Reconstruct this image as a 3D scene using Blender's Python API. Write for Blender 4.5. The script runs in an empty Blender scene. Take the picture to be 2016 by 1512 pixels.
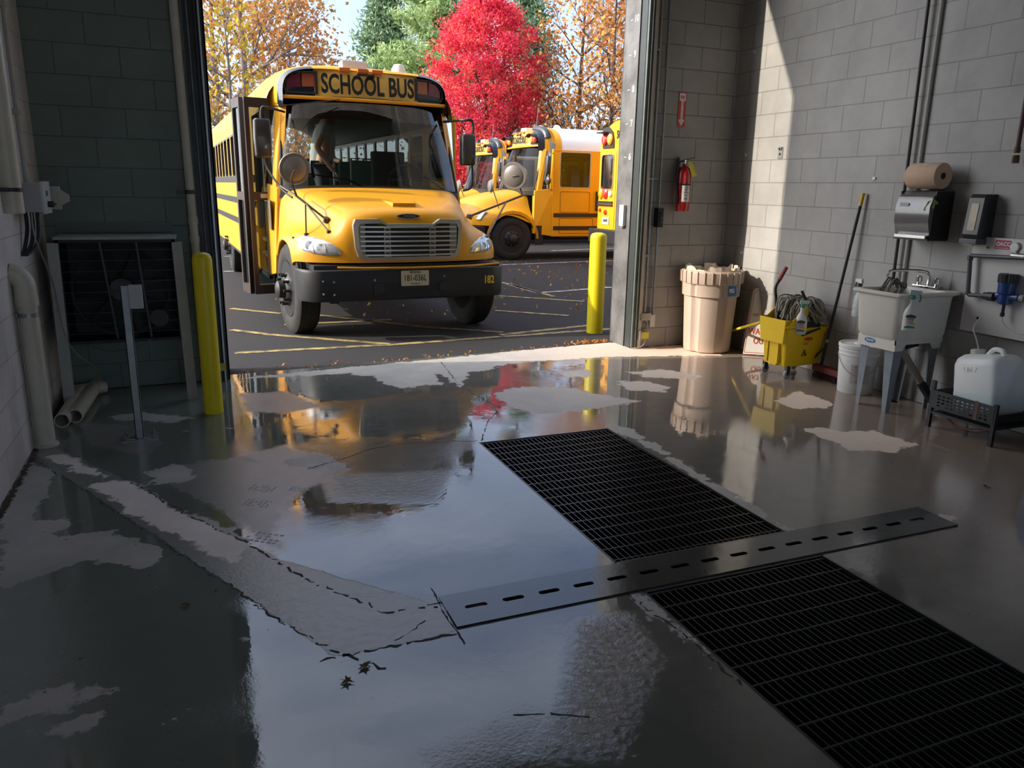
import bpy, bmesh, math, random
import numpy as np
from mathutils import Vector, Matrix
R = math.radians
SC = bpy.context.scene
COL = SC.collection
random.seed(7); RNG = np.random.default_rng(7)

# ------------------------------------------------------------------ camera
CAM_H, YAW, PITCH, ROLL = 1.517, .393, .248, .018
_r = Vector((math.cos(YAW), -math.sin(YAW), 0)); _f = Vector((math.sin(YAW), math.cos(YAW), 0))
_f2 = _f*math.cos(PITCH) - Vector((0, 0, 1))*math.sin(PITCH)
_u2 = Vector((0, 0, 1))*math.cos(PITCH) + _f*math.sin(PITCH)
CR = _r*math.cos(ROLL) + _u2*math.sin(ROLL); CU = -_r*math.sin(ROLL) + _u2*math.cos(ROLL); CF = _f2
cam = bpy.data.cameras.new('camera'); camo = bpy.data.objects.new('camera', cam); COL.objects.link(camo)
camo.matrix_world = Matrix(((CR.x, CU.x, -CF.x, 0), (CR.y, CU.y, -CF.y, 0), (CR.z, CU.z, -CF.z, CAM_H), (0, 0, 0, 1)))
cam.sensor_width = 36; cam.lens = 36*1520/2016; cam.clip_start = .05; cam.clip_end = 600
SC.camera = camo
FPX = 1520.
def ray(px, py): return CF + CR*((px-1008)/FPX) - CU*((py-756)/FPX)
def fl(px, py, z=0.):                       # point of the floor (or a level z) seen at a pixel of the photograph
    d = ray(px, py); t = (z-CAM_H)/d.z; return Vector((d.x*t, d.y*t, z))
def onx(px, py, X): d = ray(px, py); t = X/d.x; return Vector((X, d.y*t, d.z*t+CAM_H))
def ony(px, py, Y): d = ray(px, py); t = Y/d.y; return Vector((d.x*t, Y, d.z*t+CAM_H))

# ------------------------------------------------------------------ light
SUN_DIR = Vector((1, -.235, -.50)).normalized()
sun = bpy.data.lights.new('sun', 'SUN'); sun.energy = 5.2; sun.angle = R(.6); sun.color = (1, .88, .73)
suno = bpy.data.objects.new('sun', sun); COL.objects.link(suno)
suno.rotation_euler = SUN_DIR.to_track_quat('-Z', 'Y').to_euler(); suno.location = (-20, 12, 20)
W = bpy.data.worlds.new('sky'); SC.world = W; W.use_nodes = True
wn = W.node_tree; wn.nodes.clear()
def N(nt, t, **k):
    n = nt.nodes.new(t)
    for a, v in k.items():
        if a == 'ins':
            for i, x in v.items(): n.inputs[i].default_value = x
        else: setattr(n, a, v)
    return n
sky = N(wn, 'ShaderNodeTexSky', sky_type='NISHITA', sun_disc=False, sun_elevation=R(26), sun_rotation=math.atan2(-SUN_DIR.x, -SUN_DIR.y),
        air_density=1.0, dust_density=.6, ozone_density=2.5)
tc = N(wn, 'ShaderNodeTexCoord'); mp = N(wn, 'ShaderNodeMapping', ins={'Scale': (1, 1, 3.0)})
ns = N(wn, 'ShaderNodeTexNoise', ins={'Scale': 2.2, 'Detail': 7, 'Roughness': .55, 'Distortion': .4})
rp = N(wn, 'ShaderNodeValToRGB'); rp.color_ramp.elements[0].position = .38; rp.color_ramp.elements[1].position = .72
mx = N(wn, 'ShaderNodeMix', data_type='RGBA'); mx.inputs[7].default_value = (4.9, 5.5, 6.6, 1)
sc_ = N(wn, 'ShaderNodeMath', operation='MULTIPLY_ADD', ins={1: .5, 2: .25})
bg = N(wn, 'ShaderNodeBackground', ins={'Strength': .28}); wo = N(wn, 'ShaderNodeOutputWorld')
L = wn.links.new
L(tc.outputs['Generated'], mp.inputs[0]); L(mp.outputs[0], ns.inputs['Vector']); L(ns.outputs[0], rp.inputs[0]); L(rp.outputs[0], sc_.inputs[0])
L(sc_.outputs[0], mx.inputs[0]); tn = N(wn, 'ShaderNodeMix', data_type='RGBA', blend_type='MULTIPLY'); tn.inputs[0].default_value = 1; tn.inputs[7].default_value = (.60, .71, .90, 1); L(sky.outputs[0], tn.inputs[6]); L(tn.outputs[2], mx.inputs[6]); geo = N(wn, 'ShaderNodeVectorMath', operation='DOT_PRODUCT'); geo.inputs[1].default_value = (-SUN_DIR.x, -SUN_DIR.y, -SUN_DIR.z); L(tc.outputs['Generated'], geo.inputs[0])
pw = N(wn, 'ShaderNodeMath', operation='POWER', use_clamp=False, ins={1: 3.}); mxx = N(wn, 'ShaderNodeMath', operation='MAXIMUM', ins={1: 0.}); L(geo.outputs['Value'], mxx.inputs[0]); L(mxx.outputs[0], pw.inputs[0])
hz = N(wn, 'ShaderNodeVectorMath', operation='SCALE'); hz.inputs[0].default_value = (17., 15.6, 13.6); L(pw.outputs[0], hz.inputs['Scale'])     # bright haze around the sun
ad = N(wn, 'ShaderNodeVectorMath', operation='ADD'); L(mx.outputs[2], ad.inputs[0]); L(hz.outputs[0], ad.inputs[1]); L(ad.outputs[0], bg.inputs[0]); L(bg.outputs[0], wo.inputs[0])
vs = SC.view_settings; vs.view_transform = 'Standard'; vs.look = 'None'; vs.gamma = 1; vs.exposure = 0.12; vs.use_curve_mapping = False
SC.cycles.max_bounces = 8; SC.cycles.diffuse_bounces = 5; SC.cycles.glossy_bounces = 5; SC.cycles.transparent_max_bounces = 16
SC.cycles.use_denoising = True; SC.cycles.sample_clamp_indirect = 6; SC.cycles.caustics_reflective = False; SC.cycles.caustics_refractive = False

# ------------------------------------------------------------------ materials
_M = {}
def mat(name, col, rough=.5, metal=0., noise=0., nscale=8., bump=0., bscale=60., coat=0., col2=None, spec=.5, trans=0., sub=0., detail=4):
    if name in _M: return _M[name]
    m = bpy.data.materials.new(name); _M[name] = m; m.use_nodes = True; nt = m.node_tree; p = nt.nodes['Principled BSDF']
    p.inputs['Base Color'].default_value = (*col, 1); p.inputs['Roughness'].default_value = rough; p.inputs['Metallic'].default_value = metal
    p.inputs['Coat Weight'].default_value = coat; p.inputs['Coat Roughness'].default_value = .06; p.inputs['Specular IOR Level'].default_value = spec
    p.inputs['Transmission Weight'].default_value = trans
    if sub: p.inputs['Subsurface Weight'].default_value = sub; p.inputs['Subsurface Scale'].default_value = .02
    t = nt.nodes.new('ShaderNodeTexCoord')
    n = N(nt, 'ShaderNodeTexNoise', ins={'Scale': nscale, 'Detail': detail, 'Roughness': .6}); nt.links.new(t.outputs['Object'], n.inputs['Vector'])
    mx = N(nt, 'ShaderNodeMix', data_type='RGBA'); c2 = col2 or tuple(c*(1-.5*noise) for c in col)
    mx.inputs[6].default_value = (*(tuple(c2)), 1); mx.inputs[7].default_value = (*col, 1)
    mr = N(nt, 'ShaderNodeMapRange', ins={1: .35, 2: .62}); nt.links.new(n.outputs[0], mr.inputs[0]); nt.links.new(mr.outputs[0], mx.inputs[0])
    nt.links.new(mx.outputs[2], p.inputs['Base Color'])
    mr2 = N(nt, 'ShaderNodeMapRange', ins={3: min(1, rough*1.25+.02), 4: rough*.85}); nt.links.new(n.outputs[0], mr2.inputs[0]); nt.links.new(mr2.outputs[0], p.inputs['Roughness'])
    if bump:
        b = N(nt, 'ShaderNodeBump', ins={'Strength': bump, 'Distance': .01}); n2 = N(nt, 'ShaderNodeTexNoise', ins={'Scale': bscale, 'Detail': 3})
        nt.links.new(t.outputs['Object'], n2.inputs['Vector']); nt.links.new(n2.outputs[0], b.inputs['Height']); nt.links.new(b.outputs[0], p.inputs['Normal'])
    return m
def glass(name, tint=(.8, .85, .85), ior=1.5, rough=.0, refl=1.0):
    m = bpy.data.materials.new(name); _M[name] = m; m.use_nodes = True; nt = m.node_tree; nt.nodes.clear()
    o = N(nt, 'ShaderNodeOutputMaterial'); t = N(nt, 'ShaderNodeBsdfTransparent'); t.inputs[0].default_value = (*tint, 1)
    g = N(nt, 'ShaderNodeBsdfGlossy', ins={'Roughness': rough, 'Color': (refl, refl, refl, 1)}); f = N(nt, 'ShaderNodeFresnel', ins={'IOR': ior}); x = N(nt, 'ShaderNodeMixShader')
    tcn = nt.nodes.new('ShaderNodeTexCoord'); n2 = N(nt, 'ShaderNodeTexNoise', ins={'Scale': 3.}); b = N(nt, 'ShaderNodeBump', ins={'Strength': .03, 'Distance': .01})
    nt.links.new(tcn.outputs['Object'], n2.inputs['Vector']); nt.links.new(n2.outputs[0], b.inputs['Height']); nt.links.new(b.outputs[0], g.inputs['Normal'])
    nt.links.new(f.outputs[0], x.inputs[0]); nt.links.new(t.outputs[0], x.inputs[1]); nt.links.new(g.outputs[0], x.inputs[2]); nt.links.new(x.outputs[0], o.inputs[0])
    return m
YEL = mat('bus_yellow', (.76, .345, .010), .38, noise=.12, nscale=2.5, coat=.12, spec=.4)
YELG = mat('bus_yellow_side', (.80, .37, .010), .42, noise=.08, nscale=1.5, coat=.05, spec=.35)
YEL2 = mat('sign_yellow', (.82, .50, .10), .45, noise=.08)
BLK = mat('black_plastic', (.018, .018, .02), .42, noise=.3)
BUMP = mat('black_bumper', (.016, .017, .020), .48, noise=.3, nscale=5)
GLOSSBLK = mat('navy_black_gloss', (.008, .010, .022), .22, coat=.5)
BRN = mat('dark_bronze_frame', (.040, .024, .018), .45, noise=.3)
RUB = mat('tire_rubber', (.022, .021, .021), .75, noise=.4, bump=.3, bscale=80)
CHR = mat('brushed_grey_metal', (.42, .41, .39), .38, .85, noise=.2)
CHROME = mat('chrome', (.75, .75, .75), .12, 1.)
GRIL = mat('grille_grey', (.36, .34, .29), .35, .3, noise=.15)
WHT = mat('white_paint', (.78, .78, .76), .4, noise=.08)
RWHT = mat('white_roof_paint', (.80, .82, .86), .35, noise=.05)
MIRB = mat('mirror_back_grey', (.23, .21, .195), .35, .2, noise=.2)
GALV = mat('galvanised_steel', (.34, .36, .36), .42, .75, noise=.35, nscale=25)
PVC = mat('cream_pvc', (.60, .58, .48), .38, noise=.18, nscale=12)
LGY = mat('grey_steel_leg', (.26, .30, .33), .5, noise=.3, nscale=10)
REDL = mat('red_lens', (.14, .010, .035), .2, coat=1.); AMBL = mat('amber_lens', (.34, .08, .025), .22, coat=1.)
REDB = mat('bright_red_lens', (.75, .03, .02), .2, coat=1.); AMBB = mat('bright_amber_lens', (.95, .35, .02), .2, coat=1.)
CLEAR = mat('clear_lens', (.72, .74, .76), .12, .5, coat=1., noise=.5, nscale=30)
SEATG = mat('green_vinyl', (.12, .30, .25), .5); SKIN = mat('skin', (.70, .42, .28), .55, sub=.05); SHIRT = mat('grey_cotton', (.55, .60, .60), .85, noise=.2)
DKGRY = mat('dark_grey_interior', (.05, .055, .055), .6); DASH = mat('grey_green_dash', (.10, .13, .12), .6)
WSG = glass('windshield_glass', (.58, .64, .62), 1.62); SDG = glass('side_glass', (.40, .46, .46), 1.5); WSP = glass('parked_windshield_glass', (.30, .33, .32), 1.22); WSB = glass('windshield_shade_band', (.03, .045, .14), 1.9)
INK = mat('black_ink', (.006, .006, .007), .5)

# ------------------------------------------------------------------ mesh helpers
def link(name, me, parent=None, label=None, cat=None, group=None, kind=None, loc=None):
    o = bpy.data.objects.new(name, me); COL.objects.link(o)
    if parent is not None: o.parent = parent
    if loc is not None: o.location = loc
    return tag(o, label, cat, group, kind)
def tag(o, label=None, cat=None, group=None, kind=None):
    if label: o['label'] = label
    if cat: o['category'] = cat
    if group: o['group'] = group
    if kind: o['kind'] = kind
    return o
def empty(name, loc, rz=0., label=None, cat=None, group=None, kind=None):
    o = bpy.data.objects.new(name, None); COL.objects.link(o); o.location = loc; o.rotation_euler = (0, 0, rz); o.empty_display_size = .1
    return tag(o, label, cat, group, kind)
def copy_tree(o, parent=None):
    c = o.copy(); COL.objects.link(c); c.parent = parent
    for ch in list(o.children): copy_tree(ch, c)
    return c
def basis(d):
    d = Vector(d).normalized(); a = Vector((0, 0, 1)) if abs(d.z) < .9 else Vector((1, 0, 0))
    x = d.cross(a).normalized(); return x, d.cross(x).normalized(), d
class MB:
    def __init__(s): s.v = []; s.f = []; s.m = []; s.mi = 0; s.T = None
    def add(s, vs, fs):
        b = len(s.v)
        if s.T is not None: vs = [s.T @ Vector(v) for v in vs]
        s.v += [tuple(v) for v in vs]; s.f += [tuple(b+i for i in f) for f in fs]; s.m += [s.mi]*len(fs); return s
    def box(s, c, sz, rz=0., M=None):
        hx, hy, hz = sz[0]/2, sz[1]/2, sz[2]/2
        P = [Vector((x*hx, y*hy, z*hz)) for z in (-1, 1) for y in (-1, 1) for x in (-1, 1)]
        if rz: M = Matrix.Rotation(rz, 3, 'Z')
        if M is not None: P = [M @ p for p in P]
        c = Vector(c)
        return s.add([p+c for p in P], [(0, 2, 3, 1), (4, 5, 7, 6), (0, 1, 5, 4), (2, 6, 7, 3), (0, 4, 6, 2), (1, 3, 7, 5)])
    def b2(s, a, b): return s.box([(a[i]+b[i])/2 for i in range(3)], [abs(b[i]-a[i]) for i in range(3)])
    def hexa(s, P): return s.add(P, [(0, 3, 2, 1), (4, 5, 6, 7), (0, 1, 5, 4), (1, 2, 6, 5), (2, 3, 7, 6), (3, 0, 4, 7)])
    def bar(s, a, b, w, h, up=(0, 0, 1)):
        a = Vector(a); b = Vector(b); d = (b-a).normalized(); x = d.cross(Vector(up)); x = x.normalized() if x.length > 1e-5 else basis(d)[0]; y = x.cross(d).normalized()
        Q = [(-1, -1), (1, -1), (1, 1), (-1, 1)]
        return s.hexa([a+x*(i*w/2)+y*(j*h/2) for i, j in Q]+[b+x*(i*w/2)+y*(j*h/2) for i, j in Q])
    def cyl(s, a, b, r0, r1=None, n=16, caps=True):
        r1 = r0 if r1 is None else r1; a = Vector(a); b = Vector(b); x, y, _ = basis(b-a)
        C = [(math.cos(2*math.pi*i/n), math.sin(2*math.pi*i/n)) for i in range(n)]
        V = [a+(x*c+y*t)*r0 for c, t in C]+[b+(x*c+y*t)*r1 for c, t in C]
        F = [(i, (i+1) % n, n+(i+1) % n, n+i) for i in range(n)]
        if caps: F += [tuple(range(n-1, -1, -1)), tuple(range(n, 2*n))]
        return s.add(V, F)
    def tube(s, pts, r, n=8, caps=True, closed=False):
        pts = [Vector(p) for p in pts]; m = len(pts); rr = r if isinstance(r, (list, tuple)) else [r]*m
        V = []; px = None
        for i, p in enumerate(pts):
            if closed: d = pts[(i+1) % m]-pts[i-1]
            else: d = pts[min(i+1, m-1)]-pts[max(i-1, 0)]
            d = d.normalized()
            if px is None: x, y, _ = basis(d)
            else:
                x = (px-d*px.dot(d)); x = x.normalized() if x.length > 1e-6 else basis(d)[0]; y = d.cross(x)
            px = x
            V += [p+(x*math.cos(2*math.pi*k/n)+y*math.sin(2*math.pi*k/n))*rr[i] for k in range(n)]
        F = [(i*n+k, i*n+(k+1) % n, (i+1)*n+(k+1) % n, (i+1)*n+k) for i in range(m-1) for k in range(n)]
        if closed: F += [((m-1)*n+k, (m-1)*n+(k+1) % n, (k+1) % n, k) for k in range(n)]
        elif caps: F += [tuple(range(n-1, -1, -1)), tuple(range((m-1)*n, m*n))]
        return s.add(V, F)
    def lathe(s, prof, c=(0, 0, 0), ax=(0, 0, 1), n=24, sx=1., sy=1.):
        c = Vector(c); x, y, z = basis(ax)
        if tuple(ax) == (0, 0, 1): x, y, z = Vector((1, 0, 0)), Vector((0, 1, 0)), Vector((0, 0, 1))
        V = [c+x*(r*sx*math.cos(2*math.pi*k/n))+y*(r*sy*math.sin(2*math.pi*k/n))+z*h for r, h in prof for k in range(n)]
        m = len(prof); F = [(i*n+k, i*n+(k+1) % n, (i+1)*n+(k+1) % n, (i+1)*n+k) for i in range(m-1) for k in range(n)]
        if prof[0][0] > 1e-6: F.append(tuple(range(n-1, -1, -1)))
        if prof[-1][0] > 1e-6: F.append(tuple(range((m-1)*n, m*n)))
        return s.add(V, F)
    def loft(s, secs, close=False, cap=False):
        n = len(secs[0]); V = [Vector(p) for q in secs for p in q]; F = []
        for i in range(len(secs)-1):
            for k in range(n if close else n-1): F.append((i*n+k, i*n+(k+1) % n, (i+1)*n+(k+1) % n, (i+1)*n+k))
        if cap: F += [tuple(range(n-1, -1, -1)), tuple(range((len(secs)-1)*n, len(secs)*n))]
        return s.add(V, F)
    def prism(s, P, d):                       # P: loop of 3D points, d: extrusion vector
        P = [Vector(p) for p in P]; d = Vector(d); n = len(P)
        return s.add(P+[p+d for p in P], [tuple(range(n-1, -1, -1)), tuple(range(n, 2*n))]+[(i, (i+1) % n, n+(i+1) % n, n+i) for i in range(n)])
    def mesh(s, name, mats, smooth=35, fix=True, bevel=0., weld=False, sub=0):
        me = bpy.data.meshes.new(name); me.from_pydata(s.v, [], s.f)
        for m in (mats if isinstance(mats, (list, tuple)) else [mats]): me.materials.append(m)
        me.polygons.foreach_set('material_index', s.m)
        if fix or weld or bevel:
            bm = bmesh.new(); bm.from_mesh(me)
            if weld: bmesh.ops.remove_doubles(bm, verts=bm.verts, dist=1e-4)
            bmesh.ops.recalc_face_normals(bm, faces=bm.faces)
            if bevel:
                es = [e for e in bm.edges if len(e.link_faces) == 2 and e.calc_face_angle(0) > .6]
                bmesh.ops.bevel(bm, geom=es, offset=bevel, segments=2, profile=.7, affect='EDGES', clamp_overlap=True)
            bm.to_mesh(me); bm.free()
        if smooth:
            me.shade_smooth(); me.set_sharp_from_angle(angle=R(smooth))
        return me
    def build(s, name, mats, parent=None, label=None, cat=None, group=None, kind=None, smooth=35, bevel=0., weld=False, sub=0, solid=0.):
        o = link(name, s.mesh(name, mats, smooth, True, bevel, weld), parent, label, cat, group, kind)
        if solid: md = o.modifiers.new('s', 'SOLIDIFY'); md.thickness = solid; md.offset = -1
        if sub: md = o.modifiers.new('u', 'SUBSURF'); md.levels = sub; md.render_levels = sub
        return o
def rrect(w, h, r, n=5, cx=0., cy=0.):
    P = []
    for (sx, sy, a0) in ((1, 1, 0), (-1, 1, 90), (-1, -1, 180), (1, -1, 270)):
        for k in range(n+1):
            a = R(a0+90*k/n); P.append((cx+sx*(w/2-r)+r*math.cos(a), cy+sy*(h/2-r)+r*math.sin(a)))
    return P
def curve_mesh(name, loops, thick, M, mats, bev=0.):
    """flat plate with holes: 2D loops filled even-odd, given thickness, moved by matrix M"""
    cu = bpy.data.curves.new(name, 'CURVE'); cu.dimensions = '2D'; cu.fill_mode = 'BOTH'; cu.extrude = thick/2; cu.bevel_depth = bev
    for lp in loops:
        sp = cu.splines.new('POLY'); sp.points.add(len(lp)-1); sp.use_cyclic_u = True
        for i, p in enumerate(lp): sp.points[i].co = (p[0], p[1], 0, 1)
    return _to_mesh(cu, name, M, mats)
def _to_mesh(cu, name, M, mats):
    o = bpy.data.objects.new('tmp', cu); COL.objects.link(o); bpy.context.view_layer.update()
    me = bpy.data.meshes.new_from_object(o.evaluated_get(bpy.context.evaluated_depsgraph_get()))
    bpy.data.objects.remove(o); bpy.data.curves.remove(cu)
    me.name = name; me.transform(M); me.materials.clear()
    for m in (mats if isinstance(mats, (list, tuple)) else [mats]): me.materials.append(m)
    me.polygons.foreach_set('material_index', [0]*len(me.polygons)); return me
def frame(o, x, y):                            # matrix with origin o, local x and y axes
    x = Vector(x).normalized(); y = Vector(y); y = (y-x*y.dot(x)).normalized(); z = x.cross(y)
    return Matrix(((x.x, y.x, z.x, o[0]), (x.y, y.y, z.y, o[1]), (x.z, y.z, z.z, o[2]), (0, 0, 0, 1)))
def text_me(name, s, size, M, m, sx=1., bold=0., thick=.002, align='CENTER', shear=0., space=1.):
    cu = bpy.data.curves.new(name, 'FONT'); cu.body = s; cu.size = size; cu.extrude = thick/2; cu.align_x = align; cu.align_y = 'CENTER'; cu.offset = bold; cu.shear = shear
    cu.space_character = space; cu.resolution_u = 3
    return _to_mesh(cu, name, M @ Matrix.Diagonal((sx, 1, 1, 1)), m)
def text(name, s, size, M, m, parent=None, **k):
    return link(name, text_me(name, s, size, M, m, **k), parent)
def uv_wall(me, ax, u0=0., v0=0.):
    uv = me.uv_layers.new(name='UVMap'); 
    for l in me.loops:
        c = me.vertices[l.vertex_index].co; uv.data[l.index].uv = ((c[ax]-u0), c[2]-v0)
# ================================================================== THE SETTING
WL, WR = -.94, 5.02; DX0, DX1 = .20, 3.95; CEIL = 5.6; DTOP = 4.75; WT = .36
BKY0 = -5.5
def WY(x): return 6.40+.03*x
SH = Matrix(((1, 0, 0, 0), (.03, 1, 0, 6.40), (0, 0, 1, 0), (0, 0, 0, 1)))    # wall frame: y = 0 on the inner face
def block_mat(name, c1, c2, mort, bump=.5, dirt=.25, speck=0.):
    m = bpy.data.materials.new(name); m.use_nodes = True; nt = m.node_tree; p = nt.nodes['Principled BSDF']; l = nt.links.new
    u = N(nt, 'ShaderNodeUVMap', uv_map='UVMap')
    b = N(nt, 'ShaderNodeTexBrick', offset=.5, offset_frequency=2, squash=1., ins={'Scale': 1., 'Mortar Size': .0045, 'Mortar Smooth': .25, 'Brick Width': .4064, 'Row Height': .2032, 'Bias': -.2})
    b.inputs['Color1'].default_value = (*c1, 1); b.inputs['Color2'].default_value = (*c2, 1); b.inputs['Mortar'].default_value = (*mort, 1)
    l(u.outputs[0], b.inputs['Vector'])
    t = nt.nodes.new('ShaderNodeTexCoord'); n = N(nt, 'ShaderNodeTexNoise', ins={'Scale': 1.6, 'Detail': 6, 'Roughness': .65}); l(t.outputs['Object'], n.inputs['Vector'])
    mr = N(nt, 'ShaderNodeMapRange', ins={1: .3, 2: .7, 3: 1-dirt, 4: 1.08}); l(n.outputs[0], mr.inputs[0])
    mm = N(nt, 'ShaderNodeMix', data_type='RGBA', blend_type='MULTIPLY'); mm.inputs[0].default_value = 1; l(b.outputs[0], mm.inputs[6]); l(mr.outputs[0], mm.inputs[7])
    l(mm.outputs[2], p.inputs['Base Color']); p.inputs['Roughness'].default_value = .52
    nf = N(nt, 'ShaderNodeTexNoise', ins={'Scale': 90., 'Detail': 3}); l(t.outputs['Object'], nf.inputs['Vector'])
    vo = N(nt, 'ShaderNodeTexVoronoi', ins={'Scale': 22.}); l(t.outputs['Object'], vo.inputs['Vector'])
    pit = N(nt, 'ShaderNodeMapRange', ins={1: .0, 2: .13, 3: 0., 4: 1.}); l(vo.outputs['Distance'], pit.inputs[0])
    pn = N(nt, 'ShaderNodeTexNoise', ins={'Scale': 2.3, 'Detail': 2}); l(t.outputs['Object'], pn.inputs['Vector'])
    pg = N(nt, 'ShaderNodeMath', operation='GREATER_THAN', ins={1: .60}); l(pn.outputs[0], pg.inputs[0])
    pm = N(nt, 'ShaderNodeMath', operation='SUBTRACT', ins={0: 1.}); l(pit.outputs[0], pm.inputs[1])
    pq = N(nt, 'ShaderNodeMath', operation='MULTIPLY'); l(pm.outputs[0], pq.inputs[0]); l(pg.outputs[0], pq.inputs[1])
    h1 = N(nt, 'ShaderNodeMath', operation='MULTIPLY_ADD', ins={1: -1.}); l(b.outputs['Fac'], h1.inputs[0])
    h2 = N(nt, 'ShaderNodeMath', operation='MULTIPLY', ins={1: .14}); l(nf.outputs[0], h2.inputs[0]); l(h2.outputs[0], h1.inputs[2])
    h3 = N(nt, 'ShaderNodeMath', operation='MULTIPLY_ADD', ins={1: -.5}); l(pq.outputs[0], h3.inputs[0]); l(h1.outputs[0], h3.inputs[2])
    bp = N(nt, 'ShaderNodeBump', ins={'Strength': bump, 'Distance': .006}); l(h3.outputs[0], bp.inputs['Height']); l(bp.outputs[0], p.inputs['Normal'])
    return m
M_BR = block_mat('painted_block_grey', (.40, .395, .38), (.375, .37, .357), (.27, .267, .257), bump=.8)
M_BD = block_mat('painted_block_dark_green', (.16, .21, .185), (.15, .195, .175), (.095, .125, .11), bump=.8)
M_BLf = block_mat('painted_block_light_grey', (.80, .755, .72), (.76, .71, .68), (.58, .54, .52), bump=.6, dirt=.3)
M_BDR = block_mat('painted_block_grey_brown', (.38, .365, .33), (.355, .34, .31), (.2, .195, .175), bump=.9)
M_EXT = block_mat('split_face_block', (.36, .32, .26), (.26, .235, .20), (.2, .19, .17), bump=1., dirt=.5)
M_CEIL = mat('ceiling_paint', (.5, .5, .48), .8)
STEELD = mat('dark_painted_steel', (.05, .06, .06), .42, .2, noise=.3)
STEELG = mat('weathered_grey_steel', (.30, .30, .29), .45, .35, noise=.4, nscale=6)
def wall(name, a, b, m, ax, u0, v0, T=None):
    w = MB(); w.T = T; w.b2(a, b); me = w.mesh(name, m, 0); uv_wall(me, ax, u0, v0); return link(name, me, kind='structure')
wall('wall_right', (WR, BKY0, -.6), (WR+.25, 6.56, CEIL), M_BR, 1, 5.349-.4064*40, -.0156-.2032*20)
wall('wall_left', (WL-.25, BKY0, -.6), (WL, 6.38, CEIL), M_BLf, 1, .1-8.128, -.0156-.2032*20)
BKY = -5.5                                   # unseen rear wall; its opening is added to let fill light in
wall('wall_back', (WL-.25, BKY-.3, -.6), (WL+.9, BKY, CEIL), M_BR, 0, -8.128, -4.08); wall('wall_back_right', (WR-1.0, BKY-.3, -.6), (WR+.25, BKY, CEIL), M_BR, 0, -8.128, -4.08)
wall('wall_back_top', (WL+.9, BKY-.3, 3.7), (WR-1.0, BKY, CEIL), M_BR, 0, -8.128, -4.08)
wall('wall_front_left', (WL-.25, 0, -.6), (DX0, WT, CEIL), M_BD, 0, .05-8.128, -.0156-4.064, SH)
wall('wall_front_right', (DX1+.02, 0, -.6), (WR+.25, WT, CEIL), M_BDR, 0, .11-8.128, -.0156-4.064, SH)
wall('wall_front_top', (DX0, 0, DTOP), (DX1+.02, WT, CEIL), M_BD, 0, -8.128, -4.08, SH)
# outside face of the building
w = MB(); w.T = SH
for a, b in (((-14, WT, -.6), (DX0, WT+.12, 6.6)), ((DX1+.3, WT, -.6), (20, WT+.12, 6.6)), ((DX0, WT, DTOP), (DX1+.02, WT+.12, 6.6))): w.b2(a, b)
me = w.mesh('wall_outside', M_EXT, 0); uv_wall(me, 0, -20.32, -4.08); link('wall_outside', me, kind='structure')
w = MB(); w.b2((WL-.25, -5.8, CEIL), (WR+.25, 6.7, CEIL+.2)); w.build('ceiling', M_CEIL, kind='structure')

# ------------------------------------------------------------------ floor slab with pits, puddles, cracks
G1 = (1.545, 2.445, 2.56, 4.24); G2 = (1.53, 2.43, .55, 2.315); TR = (.77, 3.27, 2.325, 2.55)
PITS = [G1, G2, (1.0, 3.1, 2.33, 2.545)]
def polys(*L): return [[fl(*p).xy for p in q] for q in L]
DRY = polys(
 [(67,908),(112,930),(94,980),(60,1018),(165,1024),(85,1055),(223,1046),(286,1073),(345,1095),(268,1118),(178,1105),(90,1131),(0,1158),(0,1010)],
 [(161,950),(250,946),(330,990),(428,1028),(500,1070),(464,1110),(312,1046),(214,980)],
 [(76,899),(112,888),(170,912),(205,938),(150,930)],
 [(215,820),(270,810),(380,822),(350,832),(230,826)], [(286,930),(357,910),(388,935),(375,946),(308,955)],
 [(730,735),(860,735),(870,757),(790,765),(740,750)], [(975,775),(1010,762),(1120,762),(1160,772),(1260,790),(1200,800),(1110,812),(1060,815),(1000,800)],
 [(1215,752),(1260,748),(1320,762),(1310,772),(1230,768)], [(1236,732),(1300,726),(1382,740),(1370,748),(1270,742)], [(1097,733),(1160,728),(1160,742),(1110,742)],
 [(1522,790),(1574,769),(1644,796),(1626,804),(1565,805)], [(1568,845),(1620,840),(1660,850),(1724,848),(1803,874),(1767,892),(1675,886),(1614,859)],
 [(0,1381),(147,1345),(228,1359),(192,1381),(0,1428)], [(60,1440),(150,1415),(205,1400),(190,1425),(90,1455)],
 [(1190,836),(1240,842),(1330,900),(1450,975),(1560,1045),(1545,1050),(1400,965),(1290,890)], [(1235,1172),(1285,1170),(1380,1260),(1400,1290),(1310,1235)],
 [(430,748),(560,742),(860,726),(1190,703),(1420,700),(1420,682),(1190,674),(700,722)],
 [(790,712),(940,708),(905,765),(880,745)], [(690,722),(870,714),(1000,716),(960,730),(760,742),(690,738)],
 [(560,905),(620,893),(670,906),(690,918),(630,925),(570,918)], [(1850,1012),(1880,1018),(1870,1030),(1840,1022)])
STRIP = polys([(66,895),(118,884),(240,940),(380,1020),(560,1105),(862,1190),(902,1245),(760,1275),(655,1292),(470,1165),(300,1052),(150,952)])
FILM = polys([(455,900),(560,876),(650,900),(700,925),(610,960),(560,1000),(545,1050),(575,1095),(520,1075),(440,1015),(330,960),(285,935),(390,905)], [(470,775),(560,770),(640,800),(560,815),(480,810)], [(150,830),(260,835),(330,870),(300,900),(170,880)])
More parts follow.
